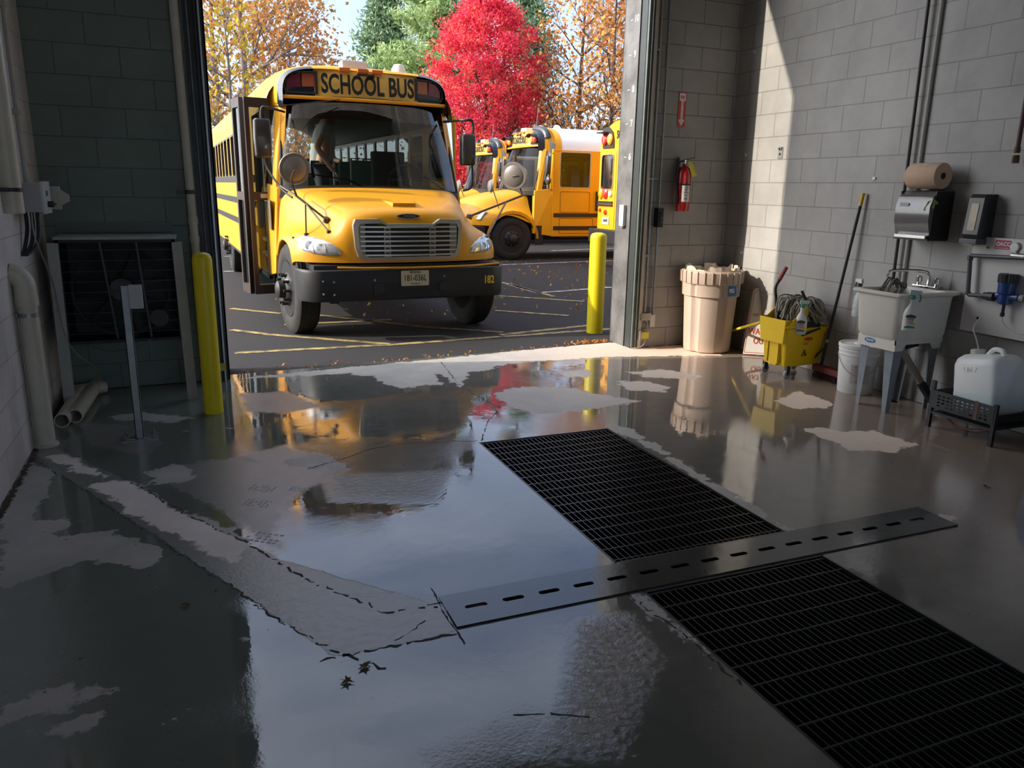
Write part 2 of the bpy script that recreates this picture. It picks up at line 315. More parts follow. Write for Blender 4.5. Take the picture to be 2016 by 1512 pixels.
DAMP = polys([(250,880),(400,850),(600,890),(620,930),(480,960),(560,1040),(430,1020),(300,960),(200,930)], [(1180,1180),(1330,1240),(1640,1512),(700,1512),(900,1420),(1100,1360),(1150,1280)],
             [(560,870),(700,860),(930,870),(900,930),(820,1010),(640,990),(590,930)], [(1660,870),(2016,900),(2016,1330),(1640,1090),(1560,990)],
             [(0,1160),(300,1110),(480,1180),(480,1512),(0,1512)])
def sdist(P, poly):                          # signed distance (inside positive), P (n,2)
    d = np.full(len(P), 9.); ins = np.zeros(len(P), bool); n = len(poly)
    for i in range(n):
        a = np.array(poly[i]); b = np.array(poly[(i+1) % n]); e = b-a; w_ = P-a
        t = np.clip((w_@e)/(e@e), 0, 1); d = np.minimum(d, np.linalg.norm(w_-t[:, None]*e, axis=1))
        c = ((a[1] > P[:, 1]) != (b[1] > P[:, 1])) & (P[:, 0] < (b[0]-a[0])*(P[:, 1]-a[1])/((b[1]-a[1]) or 1e-9)+a[0]); ins ^= c
    return np.where(ins, d, -d)
def smax(P, L): return np.clip(np.max([sdist(P, q) for q in L], axis=0), -.3, .3)
def axis_pts(a, b, st, must):
    s = sorted(set([a, b]+[m for m in must if a < m < b])); out = []
    for i in range(len(s)-1):
        k = max(1, round((s[i+1]-s[i])/st)); out += [s[i]+(s[i+1]-s[i])*j/k for j in range(k)]
    return np.array(out+[b])
def EDGE(x): return 6.53+.075*x
xs = axis_pts(WL-.3, WR+.3, .03, [p[0] for p in PITS]+[p[1] for p in PITS]); ys = axis_pts(-.2, 6.5, .03, [p[2] for p in PITS]+[p[3] for p in PITS])
X, Y = np.meshgrid(xs, ys, indexing='ij'); nx, ny = X.shape
Yw = np.where(Y > 6., 6.+(Y-6.)*(EDGE(X)-6.)/.5, Y); P = np.stack([X.ravel(), Yw.ravel()], 1)
idx = np.arange(nx*ny).reshape(nx, ny); cx = (xs[:-1]+xs[1:])/2; cy = (ys[:-1]+ys[1:])/2
keep = np.ones((nx-1, ny-1), bool)
for p in PITS: keep &= ~((cx[:, None] > p[0]) & (cx[:, None] < p[1]) & (cy[None, :] > p[2]) & (cy[None, :] < p[3]))
q = np.stack([idx[:-1, :-1], idx[1:, :-1], idx[1:, 1:], idx[:-1, 1:]], -1)[keep]
FV = [(a, b, 0.) for a, b in P]; FF = [tuple(int(v) for v in f) for f in q]
me = bpy.data.meshes.new('floor')
def M_floor():
    m = bpy.data.materials.new('wet_concrete'); m.use_nodes = True; nt = m.node_tree; p = nt.nodes['Principled BSDF']; l = nt.links.new
    t = nt.nodes.new('ShaderNodeTexCoord'); V = t.outputs['Object']
    def noise(s, d=5, r=.6, dist=0.): n = N(nt, 'ShaderNodeTexNoise', ins={'Scale': s, 'Detail': d, 'Roughness': r, 'Distortion': dist}); l(V, n.inputs['Vector']); return n.outputs[0]
    def ma(op, a, b=None, c=None):
        n = N(nt, 'ShaderNodeMath', operation=op)
        for i, x in enumerate((a, b, c)):
            if x is None: continue
            if isinstance(x, (int, float)): n.inputs[i].default_value = x
            else: l(x, n.inputs[i])
        return n.outputs[0]
    def mrr(x, a, b, c=0., d=1.): n = N(nt, 'ShaderNodeMapRange', ins={1: a, 2: b, 3: c, 4: d}); l(x, n.inputs[0]); return n.outputs[0]
    def mixc(f, a, b, bl='MIX'):
        n = N(nt, 'ShaderNodeMix', data_type='RGBA', blend_type=bl)
        if isinstance(f, (int, float)): n.inputs[0].default_value = f
        else: l(f, n.inputs[0])
        for i, x in ((6, a), (7, b)):
            if isinstance(x, tuple): n.inputs[i].default_value = (*x, 1)
            else: l(x, n.inputs[i])
        return n.outputs[2]
    at = lambda s: N(nt, 'ShaderNodeAttribute', attribute_name=s).outputs['Fac']
    n1 = noise(9, 6, .65, .3); n2 = noise(2.2, 5); n3 = noise(45, 4); nb = noise(.8, 3)
    off = ma('MULTIPLY', ma('SUBTRACT', n1, .5), .22)
    dry = mrr(ma('ADD', at('dry'), off), -.004, .012)
    # small isolated dry flecks
    fle = ma('MULTIPLY', mrr(noise(3.1, 8, .7), .66, .68), mrr(at('damp'), -.1, .1, .5, 1.)); dry = ma('MAXIMUM', dry, fle)
    strip = mrr(ma('ADD', at('strip'), ma('MULTIPLY', off, .25)), -.004, .006)
    damp = mrr(ma('ADD', at('damp'), ma('MULTIPLY', ma('SUBTRACT', n2, .5), .4)), -.03, .15)
    base = mixc(mrr(n2, .3, .7), (.19, .19, .185), (.27, .262, .245)); base = mixc(mrr(n1, .35, .65, 0, .35), base, (.15, .145, .13))
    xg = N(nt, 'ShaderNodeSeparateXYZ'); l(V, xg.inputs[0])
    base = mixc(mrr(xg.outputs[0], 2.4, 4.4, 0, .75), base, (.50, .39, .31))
    base = mixc(strip, base, mixc(mrr(n2, .3, .7), (.36, .33, .31), (.46, .435, .415)))
    wetc = mixc(1., base, (.70, .69, .66), 'MULTIPLY')
    spk = mrr(noise(150, 2), .68, .72); 
    dryc = mixc(1., base, (2.1, 2.08, 2.06), 'MULTIPLY')
    film = mrr(ma('ADD', at('film'), ma('MULTIPLY', off, .6)), -.02, .04); wetc = mixc(ma('MULTIPLY', mrr(xg.outputs[0], 1.6, .0), .6), wetc, (.18, .22, .185)); wetc = mixc(ma('MULTIPLY', film, .8), wetc, mixc(1., base, (1.05, 1.02, 1.02), 'MULTIPLY')); col = mixc(dry, wetc, dryc); col = mixc(ma('MULTIPLY', spk, .35), col, (.05, .05, .045)); col = mixc(ma('MULTIPLY', mrr(noise(26, 2, .5), .735, .75), .8), col, (.03, .028, .025))
    l(col, p.inputs['Base Color'])
    rw = mrr(damp, 0, 1, .015, .12); rw = ma('ADD', rw, mrr(n3, .45, .75, 0, .05)); rw = ma('MAXIMUM', rw, ma('MULTIPLY', strip, .30)); rw = ma('MAXIMUM', rw, ma('MULTIPLY', film, .34))
    rg = N(nt, 'ShaderNodeMix', data_type='FLOAT'); l(dry, rg.inputs[0]); l(rw, rg.inputs[2]); l(mrr(n3, .3, .7, .42, .62), rg.inputs[3])
    l(rg.outputs[0], p.inputs['Roughness']); p.inputs['IOR'].default_value = 1.62
    si = N(nt, 'ShaderNodeMix', data_type='FLOAT'); l(dry, si.inputs[0]); si.inputs[2].default_value = .75; si.inputs[3].default_value = .35; l(si.outputs[0], p.inputs['Specular IOR Level'])
    h = ma('ADD', ma('MULTIPLY', noise(14, 3, .5), .005), ma('MULTIPLY', ma('MULTIPLY', noise(70, 4), .012), ma('ADD', damp, ma('MULTIPLY', strip, .8))))
    h = ma('ADD', h, ma('MULTIPLY', dry, ma('MULTIPLY', n3, .012)))
    h = ma('ADD', h, ma('MULTIPLY', at('rough'), ma('MULTIPLY', noise(38, 5, .7, .6), .10)))
    h = ma('ADD', h, ma('MULTIPLY', nb, .03)); h = ma('ADD', h, ma('MULTIPLY', strip, ma('MULTIPLY', noise(30, 5, .7, 1.5), .02))); h = ma('ADD', h, ma('MULTIPLY', mrr(noise(1.7, 4), .48, .6), ma('MULTIPLY', noise(110, 3), .0035)))
    b = N(nt, 'ShaderNodeBump', ins={'Strength': .55, 'Distance': .1}); l(h, b.inputs['Height']); l(b.outputs[0], p.inputs['Normal'])
    return m
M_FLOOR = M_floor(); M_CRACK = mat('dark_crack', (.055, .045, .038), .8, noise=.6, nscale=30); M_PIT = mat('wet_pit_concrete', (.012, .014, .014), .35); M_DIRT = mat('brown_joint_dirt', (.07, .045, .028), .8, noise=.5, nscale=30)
mb = MB(); mb.v = FV; mb.f = FF; mb.m = [0]*len(FF); nF = len(FV)
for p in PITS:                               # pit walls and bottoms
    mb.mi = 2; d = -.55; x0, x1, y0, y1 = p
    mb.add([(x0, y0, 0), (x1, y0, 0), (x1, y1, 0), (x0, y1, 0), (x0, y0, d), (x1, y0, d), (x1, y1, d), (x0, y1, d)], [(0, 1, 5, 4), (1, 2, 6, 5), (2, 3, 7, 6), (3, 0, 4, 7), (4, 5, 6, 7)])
mb.mi = 0; mb.add([(WL-.3, -5.8, 0), (WR+.3, -5.8, 0), (WR+.3, -.2, 0), (WL-.3, -.2, 0)], [(0, 1, 2, 3)])
def crack(pts, w, z=.0008, jit=.006, mi=1, seg=.018):
    Q = [Vector((p[0], p[1])) for p in pts]; out = []
    for a, b in zip(Q, Q[1:]):
        k = max(1, int((b-a).length/seg)); out += [a.lerp(b, i/k)+Vector((random.uniform(-jit, jit), random.uniform(-jit, jit))) for i in range(k)]
    out.append(Q[-1]); V = []
    for i, p in enumerate(out):
        d = (out[min(i+1, len(out)-1)]-out[max(i-1, 0)]).normalized(); nrm = Vector((-d.y, d.x)); ww = w*random.uniform(.2, 1.5)/2
        V += [(*(p+nrm*ww), z), (*(p-nrm*ww), z)]
    mb.mi = mi; mb.add(V, [(2*i, 2*i+1, 2*i+3, 2*i+2) for i in range(len(out)-1) if mi != 1 or w < .0065 or random.random() > .22])
F2 = lambda L: [fl(*p).xy for p in L]
crack(F2([(868,712),(893,745),(915,765),(950,785),(985,803),(960,830),(948,868)]), .009)
crack(F2([(850,1158),(875,1210),(903,1248),(915,1268)]), .006, jit=.002); crack(F2([(840,1192),(905,1180)]), .006, jit=.002)
crack(F2([(900,1247),(620,1303)]), .012, jit=.006); crack(F2([(660,1285),(720,1300),(760,1316)]), .009, jit=.012); crack(F2([(780,1262),(838,1222)]), .004)
crack(F2([(66,905),(150,955),(300,1055),(470,1165),(560,1230),(668,1285)]), .008, jit=.01); crack(F2([(240,938),(380,1020),(480,1065),(600,1140),(760,1205),(862,1195)]), .009, jit=.01)
crack(F2([(600,925),(700,895),(745,880),(800,872),(940,868)]), .006, jit=.01); crack(F2([(1240,1172),(1330,1240),(1405,1300),(1460,1350)]), .009, jit=.012)
crack(F2([(1010,1408),(1085,1405),(1160,1412)]), .007, jit=.002); crack([(WL+.02, y) for y in (2.0, 3.5, 6.3)], .035, jit=.006, mi=3)
crack([(WR-.015, y) for y in (2.0, 4., 6.3)], .02, jit=.005, mi=3); crack([(DX1+.1, WY(4)-.015), (WR, WY(5)-.015)], .03, jit=.005, mi=3); crack([(WL, WY(-.9)-.02), (DX0, WY(.2)-.02)], .04, jit=.006, mi=3)
for pxx, pyy, sc_w in ((497, 905, .8), (517, 961, 1.), (507, 990, 1.), (519, 1058, 1.2), (588, 963, .7)):   # dried shoe-tread marks
    q0 = fl(pxx, pyy)
    for i in range(6):
        for j in range(4):
            if random.random() < .2: continue
            u_ = Vector((.80, -.60)); v_ = Vector((.5, .86)); c0 = q0.xy+u_*(i-2.5)*.024*sc_w+v_*(j-1.5)*.022*sc_w; a_, b_ = .008*sc_w*random.uniform(.7, 1.1), .007*sc_w*random.uniform(.6, 1.1)
            mb.mi = 4; mb.add([(*(c0+u_*sx_*a_+v_*sy_*b_), .0009) for sx_, sy_ in ((-1, -1), (1, -.7), (1, 1), (-.8, 1))], [(0, 1, 2, 3)])
fme = mb.mesh('floor', [M_FLOOR, M_CRACK, M_PIT, M_DIRT, mat('dry_tread_mark', (.62, .62, .62), .6)], 0, fix=False)
nV = len(fme.vertices)
def setattr_(nm, L, pad=-.3):
    a = fme.attributes.new(nm, 'FLOAT', 'POINT'); v = np.full(nV, pad, np.float32); v[:nF] = smax(P, L); a.data.foreach_set('value', v)
setattr_('film', FILM); setattr_('dry', DRY); setattr_('strip', STRIP); setattr_('damp', DAMP, -.3)
a = fme.attributes.new('rough', 'FLOAT', 'POINT'); v = np.zeros(nV, np.float32)
v[:nF] = np.clip(smax(P, polys([(1120,1215),(1260,1200),(1330,1300),(1250,1512),(1000,1512),(1080,1400)], [(620,930),(900,920),(860,990),(640,990)]))/.12, 0, 1); a.data.foreach_set('value', v)
link('floor', fme, kind='structure')

# ------------------------------------------------------------------ asphalt yard with painted lines
def GZ(y): return -.01-min(.11, max(0, (y-6.6)*.048))
M_ASPH = mat('asphalt', (.028, .026, .029), .9, noise=.75, nscale=220, bump=.8, bscale=260, col2=(.012, .012, .015), detail=6)
M_YL = mat('worn_yellow_paint', (.50, .38, .13), .7, noise=1.0, nscale=9, col2=(.08, .07, .06)); M_WL = mat('worn_white_paint', (.55, .55, .53), .7, noise=1., nscale=10, col2=(.14, .14, .14))
mb = MB(); yy = [6.3, 6.6, 7.0, 7.5, 8, 8.5, 8.9, 9.3, 12, 30, 160]; xx = [-60, -3, 0, 2, 4, 6, 90]
V = [((x), (EDGE(min(max(x, -1), 5.3)) if j == 0 else y), GZ(y)) for x in xx for j, y in enumerate(yy)]
V = [(x, max(y, EDGE(min(max(x, -1), 5.3))+.001*j) if y < 7.2 else y, z) for (x, y, z), j in zip(V, list(range(len(yy)))*len(xx))]
n = len(yy); mb.add(V, [(i*n+j, (i+1)*n+j, (i+1)*n+j+1, i*n+j+1) for i in range(len(xx)-1) for j in range(n-1)])
def gp(px, py):
    z = -.06
    for _ in range(8): q = fl(px, py, z); z = GZ(q.y)
    return Vector((q.x, q.y, GZ(q.y)))
def line(a, b, w, mi):
    a = gp(*a); b = gp(*b); k = max(1, int((b-a).length/.25)); d = (b-a).normalized(); nn = Vector((-d.y, d.x, 0))*w/2; V = []
    for i in range(k+1):
        p = a.lerp(b, i/k); z = GZ(p.y)+.006; V += [(p.x+nn.x, p.y+nn.y, z), (p.x-nn.x, p.y-nn.y, z)]
    mb.mi = mi; mb.add(V, [(2*i, 2*i+1, 2*i+3, 2*i+2) for i in range(k)])
for a, b in (((462,696),(776,679)), ((776,679),(1202,648)), ((455,650),(765,678)), ((455,608),(553,618)), ((600,618),(990,655)), ((987,556),(1090,584)), ((983,583),(1150,594)), ((975,612),(1120,622)), ((985,660),(1170,640)), ((560,640),(770,630))): line(a, b, .09, 1)
for a, b in (((983,522),(1205,513)), ((1060,577),(1205,566)), ((1085,494),(1210,489)), ((1000,560),(1060,577)), ((440,535),(470,534)), ((440,505),(466,505))): line(a, b, .10, 2)
mb.mi = 3; mb.add([(-60, -60, -.06), (80, -60, -.06), (80, -5.8, -.01), (-60, -5.8, -.01)], [(0, 1, 2, 3)])  # unseen ground behind the bay, made pale to bounce sunlight indoors
mb.build('yard_ground', [M_ASPH, M_YL, M_WL, mat('unseen_bounce_ground', (.42, .40, .37), .8, noise=.2)], kind='structure', smooth=0)
# ================================================================== THINGS IN THE WASH BAY
I4 = Matrix.Identity(4)
M_GR = mat('wet_black_steel', (.045, .050, .052), .30, .6, noise=.3, nscale=20); M_PLT = mat('wet_plate_steel', (.03, .034, .037), .13, .0, noise=.35, nscale=5, bump=.05, bscale=25, coat=.1, spec=.7)
def grate(g, label, n=30):
    x0, x1, y0, y1 = g; o = empty('floor_grate', ((x0+x1)/2, (y0+y1)/2, 0), label=label, cat='grate', group=None)
    w, d = (x1-x0)/2, (y1-y0)/2; m = MB(); z0, z1 = -.034, -.004
    for i in range(n+1):
        x = -w+.012+i*(2*w-.024)/n; m.b2((x-.0022, -d+.006, z0), (x+.0022, d-.006, z1))
    m.build('bearing_bars', M_GR, o, smooth=0)
    m = MB(); k = int(2*d/.1016)
    for i in range(k+1): y = d-.02-i*.1016; m.b2((-w+.008, y-.003, -.012), (w-.008, y+.003, -.0035))
    m.build('cross_bars', M_GR, o, smooth=0)
    m = MB()
    for a, b in (((-w, -d), (-w+.008, d)), ((w-.008, -d), (w, d)), ((-w, d-.008), (w, d)), ((-w, -d), (w, -d+.008))): m.b2((*a, -.04), (*b, .001))
    m.b2((-w, -d, -.045), (-w+.03, d, -.04)); m.b2((w-.03, -d, -.045), (w, d, -.04)); m.build('angle_frame', M_GR, o, smooth=0)
    return o
grate(G1, 'black steel bar grate over the drain pit, the one farther off towards the bay door')
grate(G2, 'black steel bar grate over the drain pit nearest the camera, partly out of the picture')
x0, x1, y0, y1 = TR; sx = [fl(943, 1203).x+(fl(1793, 1020).x-fl(943, 1203).x)*i/15 for i in range(16)]
slots = [rrect(.088, .026, .0129, 4, x, (y0+y1)/2) for x in sx]
me = curve_mesh('trench_cover_plate', [[(x0, y0), (x1, y0), (x1, y1), (x0, y1)]]+slots, .006, Matrix.Translation((0, 0, .004)), M_PLT)
link('trench_cover_plate', me, label='wet dark steel trench cover plate with a row of slots, lying between the two grates', cat='drain cover')

# ---- left side
YC = mat('bollard_yellow', (.88, .72, .012), .38, noise=.1, nscale=6)
def bollard(x, y, z, r, h, label, mm=YC):
    m = MB(); m.lathe([(r, 0), (r, h-.06), (r*.96, h-.035), (r*.8, h-.012), (r*.4, h-.001), (0, h)], n=28); m.build('safety_bollard', mm, label=label, cat='bollard', group=None, smooth=50).location = (x, y, z)
bollard(.06, 5.45, 0, .062, 1.08, 'yellow bollard with rounded cap standing inside the bay, left of the door')
p = gp(1166, 657); bollard(p.x+.06, p.y+.06, p.z, .092, 1.12, 'yellow bollard standing outside on the asphalt, right of the parked bus')
# galvanised post with switch box
px = fl(276, 864); o = empty('galvanised_post', (px.x, px.y+.02, 0), label='galvanised strut post bolted to the floor with a small metal box at its top', cat='post')
m = MB(); m.b2((-.022, -.022, .008), (.022, -.018, .93)); m.b2((-.022, -.022, .008), (-.018, .022, .93)); m.b2((.018, -.022, .008), (.022, .022, .93)); m.build('strut_channel', GALV, o, smooth=0)
m = MB(); m.b2((-.10, -.07, 0), (.10, .07, .008)); m.build('base_plate', GALV, o, smooth=0)
for sx_ in (-.075, .075):
    for sy in (-.045, .045): m = MB(); m.cyl((sx_, sy, .008), (sx_, sy, .02), .014, n=6); m.cyl((sx_, sy, .02), (sx_, sy, .035), .007, n=8); m.build('anchor_bolt', GALV, o)
m = MB(); m.b2((-.07, -.05, .008), (-.022, .05, .014)); m.b2((.022, -.05, .008), (.07, .05, .014)); m.build('foot_angle', GALV, o, smooth=0)
m = MB(); m.b2((.020, -.055, .80), (.092, .0, .935)); m.build('switch_box', mat('box_grey', (.42, .44, .44), .45, .3), o, bevel=.004, smooth=0)
m = MB(); m.tube([(.05, -.02, .80), (.052, -.01, .74), (.05, .0, .66), (.03, .01, .62)], .005, 6); m.build('cable', BLK, o)
# evaporative cooler fan on its frame
o = empty('industrial_fan', (-.46, 6.0, 0), label='big black drum fan box on white steel legs in the left corner', cat='fan')
hw, z0, z1, yf, yb = .36, .44, 1.14, -.14, .22
m = MB()
for a, b in (((-hw, yf, z0), (-hw+.02, yb, z1)), ((hw-.02, yf, z0), (hw, yb, z1)), ((-hw, yf, z1-.02), (hw, yb, z1)), ((-hw, yf, z0), (hw, yb, z0+.02))): m.b2(a, b)
m.b2((-hw, yb-.01, z0), (hw, yb, z1)); m.build('housing', mat('fan_black', (.012, .013, .014), .5), o, smooth=0)
m = MB(); m.tube([( .30*math.cos(a/32*2*math.pi), yf+.02, (z0+z1)/2+.30*math.sin(a/32*2*math.pi)) for a in range(32)], .012, 6, closed=True)
for k in range(9): zz = z0+.07+k*.07; m.b2((-hw+.02, yf, zz-.002), (hw-.02, yf+.004, zz+.002))
m.build('guard', mat('dark_guard', (.035, .038, .04), .4, .5), o)
m = MB(); m.bar((-.10, yf-.004, z1-.02), (-.05, yf-.004, z0+.03), .018, .012); m.bar((.12, yf-.004, z1-.02), (.16, yf-.004, z0+.03), .018, .012); m.build('guard_brace', mat('brace_grey', (.06, .065, .065), .5), o, smooth=0)
m = MB(); m.cyl((.0, yf+.03, .80), (.0, yf+.14, .80), .075, n=20); m.build('motor', mat('motor_dark', (.05, .055, .055), .4, .4), o)
for k in range(6):
    a = k*math.pi/3; m = MB(); c, s = math.cos(a), math.sin(a); t = lambda r, w, y: (r*c-w*s, y, .79+r*s+w*c)
    m.add([t(.07, -.03, .02), t(.28, -.09, -.02), t(.29, .06, .06), t(.07, .04, .05)], [(0, 1, 2, 3)]); m.build('blade', mat('blade_grey', (.05, .055, .055), .4, .4), o, solid=.004, smooth=0)
m = MB(); m.cyl((.22, yf-.005, .60), (.22, yf+.02, .60), .06, n=20); m.build('drain_port', mat('port_grey', (.03, .033, .034), .5), o)
FRW = mat('off_white_frame', (.42, .43, .40), .5, noise=.2)
for s in (-1, 1): m = MB(); m.bar((s*(hw+.012), yf-.005, 1.12), (s*(hw+.03), yf+.0, .0), .065, .045, up=(0, 1, 0)); m.build('leg', FRW, o, smooth=0)
m = MB(); m.b2((-hw-.01, yf-.01, z1), (hw+.01, yb, z1+.016)); m.build('top_flange', FRW, o, smooth=0)
m = MB(); m.b2((-hw-.05, yb+.12, z1+.02), (hw-.02, yb+.14, z1+.09)); m.b2((-hw-.05, yb+.12, .7), (-hw+.0, yb+.14, z1+.02)); m.build('wall_bracket', mat('bracket_grey', (.12, .15, .14), .5), o, smooth=0)
m = MB(); m.tube([(-.25, yf-.01, z0+.0), (-.12, yf-.03, z0-.05), (.05, yf-.03, z0-.045), (.15, yf-.01, z0+.01)], .006, 6); m.build('drain_hose', mat('hose_grey', (.12, .12, .12), .5), o)
# hanging cable from the switch box
m = MB(); P0 = [onx(62, 420, WL+.12), onx(70, 470, WL+.14), ony(105, 560, 5.75), ony(125, 650, 5.7), ony(150, 695, 5.72), ony(185, 722, 5.78), fl(215, 752)]
def smooth_path(P, n=8):
    P = [Vector(p) for p in P]; Q = [P[0]]+P+[P[-1]]; out = []
    for i in range(1, len(Q)-2):
        a, b, c, d = Q[i-1:i+3]
        for k in range(n):
            t = k/n; out.append(.5*((2*b)+(c-a)*t+(2*a-5*b+4*c-d)*t*t+(3*b-a-3*c+d)*t**3))
    return out+[P[-1]]
m.tube(smooth_path(P0), .004, 6); m.build('hanging_cable', mat('cable_grey', (.25, .25, .24), .5), label='thin grey cable hanging down in front of the black fan box', cat='cable')
# pvc standpipe with elbow
b = fl(94, 876); b.x = WL+.06; o = empty('drain_pipe', (b.x, b.y, 0), label='cream PVC drain pipe with an elbow into the left wall, standing on the floor', cat='pipe')
m = MB(); m.cyl((0, 0, 0), (0, 0, .90), .052, n=28); m.build('pipe', PVC, o)
m = MB(); E = [(-.02+.07*math.cos(R(a))-.05, 0, .93+.075*math.sin(R(a))) for a in range(0, 91, 10)]; E = [(.0, 0, .86)]+[(.0, 0, .92)]+[(-.075+.075*math.cos(R(a)), 0, .935+.075*math.sin(R(a))) for a in range(0, 91, 10)]+[(WL-b.x+.0, 0, 1.01)]
m.tube(E, .058, 24); m.build('elbow', PVC, o); m = MB(); m.cyl((0, 0, .83), (0, 0, .89), .061, n=28); m.build('coupling', PVC, o)
m = MB(); m.cyl((0, 0, .765), (0, 0, .79), .055, n=28); m.bar((0, 0, .778), (WL-b.x, 0, .778), .01, .02); m.cyl((-.045, -.02, .778), (-.045, .02, .778), .012, n=8); m.build('pipe_clamp', GALV, o)
m = MB(); m.lathe([(.07, 0), (.066, .012), (.055, .02)], n=20); m.build('sealant_ring', mat('sealant', (.5, .48, .42), .7, bump=.6), o)
# pvc downpipe ending above, nearer
t = onx(28, 420, WL+.10); o = empty('downpipe', (WL+.10, t.y, t.z), label='cream PVC pipe coming down the left wall and ending open above the elbow pipe', cat='pipe')
m = MB(); m.cyl((0, 0, 0), (0, 0, 3.6), .05, n=28); m.cyl((0, 0, -.001), (0, 0, .0), .04, n=28); m.build('pipe', PVC, o)
m = MB(); m.cyl((0, 0, .11), (0, 0, .13), .053, n=28); m.bar((0, -.06, .12), (-.1, -.06, .12), .02, .02); m.build('pipe_clamp', BLK, o)
# conduit + control box on the left wall
t = onx(52, 362, WL+.03); m = MB(); m.cyl((WL+.03, t.y, t.z), (WL+.03, t.y, CEIL), .014, n=12)
for z in (1.9, 2.5, 3.2): m.b2((WL, t.y-.03, z), (WL+.045, t.y+.03, z+.03))
m.build('wall_conduit', mat('painted_conduit', (.42, .40, .35), .5), label='thin painted conduit running up the left wall from the grey control box', cat='conduit')
t = onx(58, 390, WL+.06); o = empty('control_box', (WL, t.y, t.z-.08), label='grey fan control box with a green light and black switch on the left wall', cat='switch box')
m = MB(); m.b2((0, -.13, 0), (.14, .13, .17)); m.build('box', mat('enclosure_grey', (.34, .36, .36), .45), o, bevel=.004, smooth=0)
m = MB(); m.b2((.14, -.135, -.01), (.155, .135, .18)); m.build('cover', mat('cover_grey', (.50, .52, .52), .45), o, bevel=.003, smooth=0)
m = MB(); m.b2((.155, -.04, .095), (.163, -.01, .125)); m.build('green_lamp', mat('green_lamp', (.0, .22, .10), .3), o, smooth=0)
m = MB(); m.cyl((.155, .0, .045), (.185, .0, .045), .018, n=12); m.b2((.175, -.025, .038), (.195, .025, .052)); m.build('switch_handle', BLK, o)
m = MB(); m.b2((.02, .14, .01), (.20, .22, .15)); m.hexa([(.20, .14, .03), (.20, .22, .03), (.20, .22, .13), (.20, .14, .13), (.25, .16, .06), (.25, .2, .06), (.25, .2, .10), (.25, .16, .10)]); m.build('disconnect', mat('disconnect_cream', (.40, .40, .34), .5), o, smooth=0)
m = MB()
for dx in (.03, .06, .09): m.tube(smooth_path([(dx, 0, 0), (dx, -.02, -.10), (dx-.01, -.08, -.19), (.0+dx*.3, -.14, -.25)]), .011, 8)
m.build('cable_bundle', mat('dark_cable', (.03, .03, .04), .5), o)
# loose pvc pipes on the floor
def floor_pipe(a, b, r, label, dz=0.):
    a = Vector(a); b = Vector(b); d = (b-a).normalized(); m = MB(); m.cyl(a+Vector((0, 0, r+dz)), b+Vector((0, 0, r+dz)), r, n=24, caps=False)
    m.cyl(a+Vector((0, 0, r+dz)), b+Vector((0, 0, r+dz)), r*.86, n=24, caps=False); x, y, _ = basis(d)
    for e in (a, b):
        V = []; c = e+Vector((0, 0, r+dz))
        for k in range(24): t_ = 2*math.pi*k/24; V += [c+(x*math.cos(t_)+y*math.sin(t_))*r, c+(x*math.cos(t_)+y*math.sin(t_))*r*.86]
        m.add(V, [(2*k, 2*k+1, (2*k+3) % 48, (2*k+2) % 48) for k in range(24)])
    m.build('pvc_pipe', PVC, label=label, cat='pipe', group='loose pipes on the floor', smooth=50)
P1 = fl(149, 833); P1b = fl(196, 762); floor_pipe((P1.x, P1.y, 0), (P1b.x, P1b.y, 0), .046, 'loose cream PVC pipe on the floor, the one lying nearest the galvanised post')
P2 = fl(124, 842); P2b = fl(158, 790); floor_pipe((P2.x, P2.y, 0), (P2b.x+.0, P2b.y+.12, 0), .046, 'loose cream PVC pipe beside the standing drain pipe, open end facing the camera')
floor_pipe((-.88, 6.16, 0), (-.66, 6.24, 0), .045, 'cream PVC pipe lying crosswise behind the fan leg')
# pipes on the dark wall left of the door
o = empty('rain_pipe', (.0, WY(0)-.062, .16), label='cream PVC pipe running up the dark wall beside the left door track', cat='pipe')
m = MB(); m.cyl((.04, 0, -.16), (-.005, 0, CEIL-.2), .030, n=20); m.build('pipe', PVC, o)
for z in (1.06, .92): m = MB(); m.cyl((.031, 0, z), (.03, 0, z+.05), .036, n=20); m.build('coupling', PVC, o)
m = MB(); m.b2((-.06, .0, 1.28), (.06, .05, 1.30)); m.cyl((.024, 0, 1.275), (.024, 0, 1.305), .034, n=20); m.build('pipe_clamp', STEELD, o)
m = MB(); m.cyl((.115, WY(0)-.02, 0.02), (.085, WY(0)-.02, CEIL), .008, n=8); m.build('thin_conduit', GALV, label='thin galvanised conduit between the cream pipe and the left door track', cat='conduit')
m = MB(); m.b2((DX0-.13, WY(.2)-.012, 0), (DX0+.012, WY(.2), DTOP)); m.b2((DX0-.0, WY(.2)-.012, 0), (DX0+.012, WY(.2)+WT, DTOP)); m.b2((DX0-.055, WY(.2)-.07, 0), (DX0-.045, WY(.2)-.012, DTOP))
m.build('trim_1', mat('navy_steel', (.022, .028, .036), .4, .3, noise=.3), kind='structure', smooth=0)
m = MB(); m.b2((DX0-.03, WY(.2)-.075, .0), (DX0-.018, WY(.2)-.0, DTOP)); m.build('door_track', mat('track_bright', (.35, .36, .36), .35, .7), label='steel overhead door track at the left side of the doorway', cat='door track', smooth=0)
t = ony(437, 723, WY(.2)-.09); m = MB(); m.b2((t.x-.05, t.y, t.z-.03), (t.x+.03, t.y+.04, t.z+.03)); m.build('photo_eye', mat('sensor_yellow', (.65, .55, .05), .4), label='small yellow door sensor low on the left door track', cat='sensor', smooth=0)

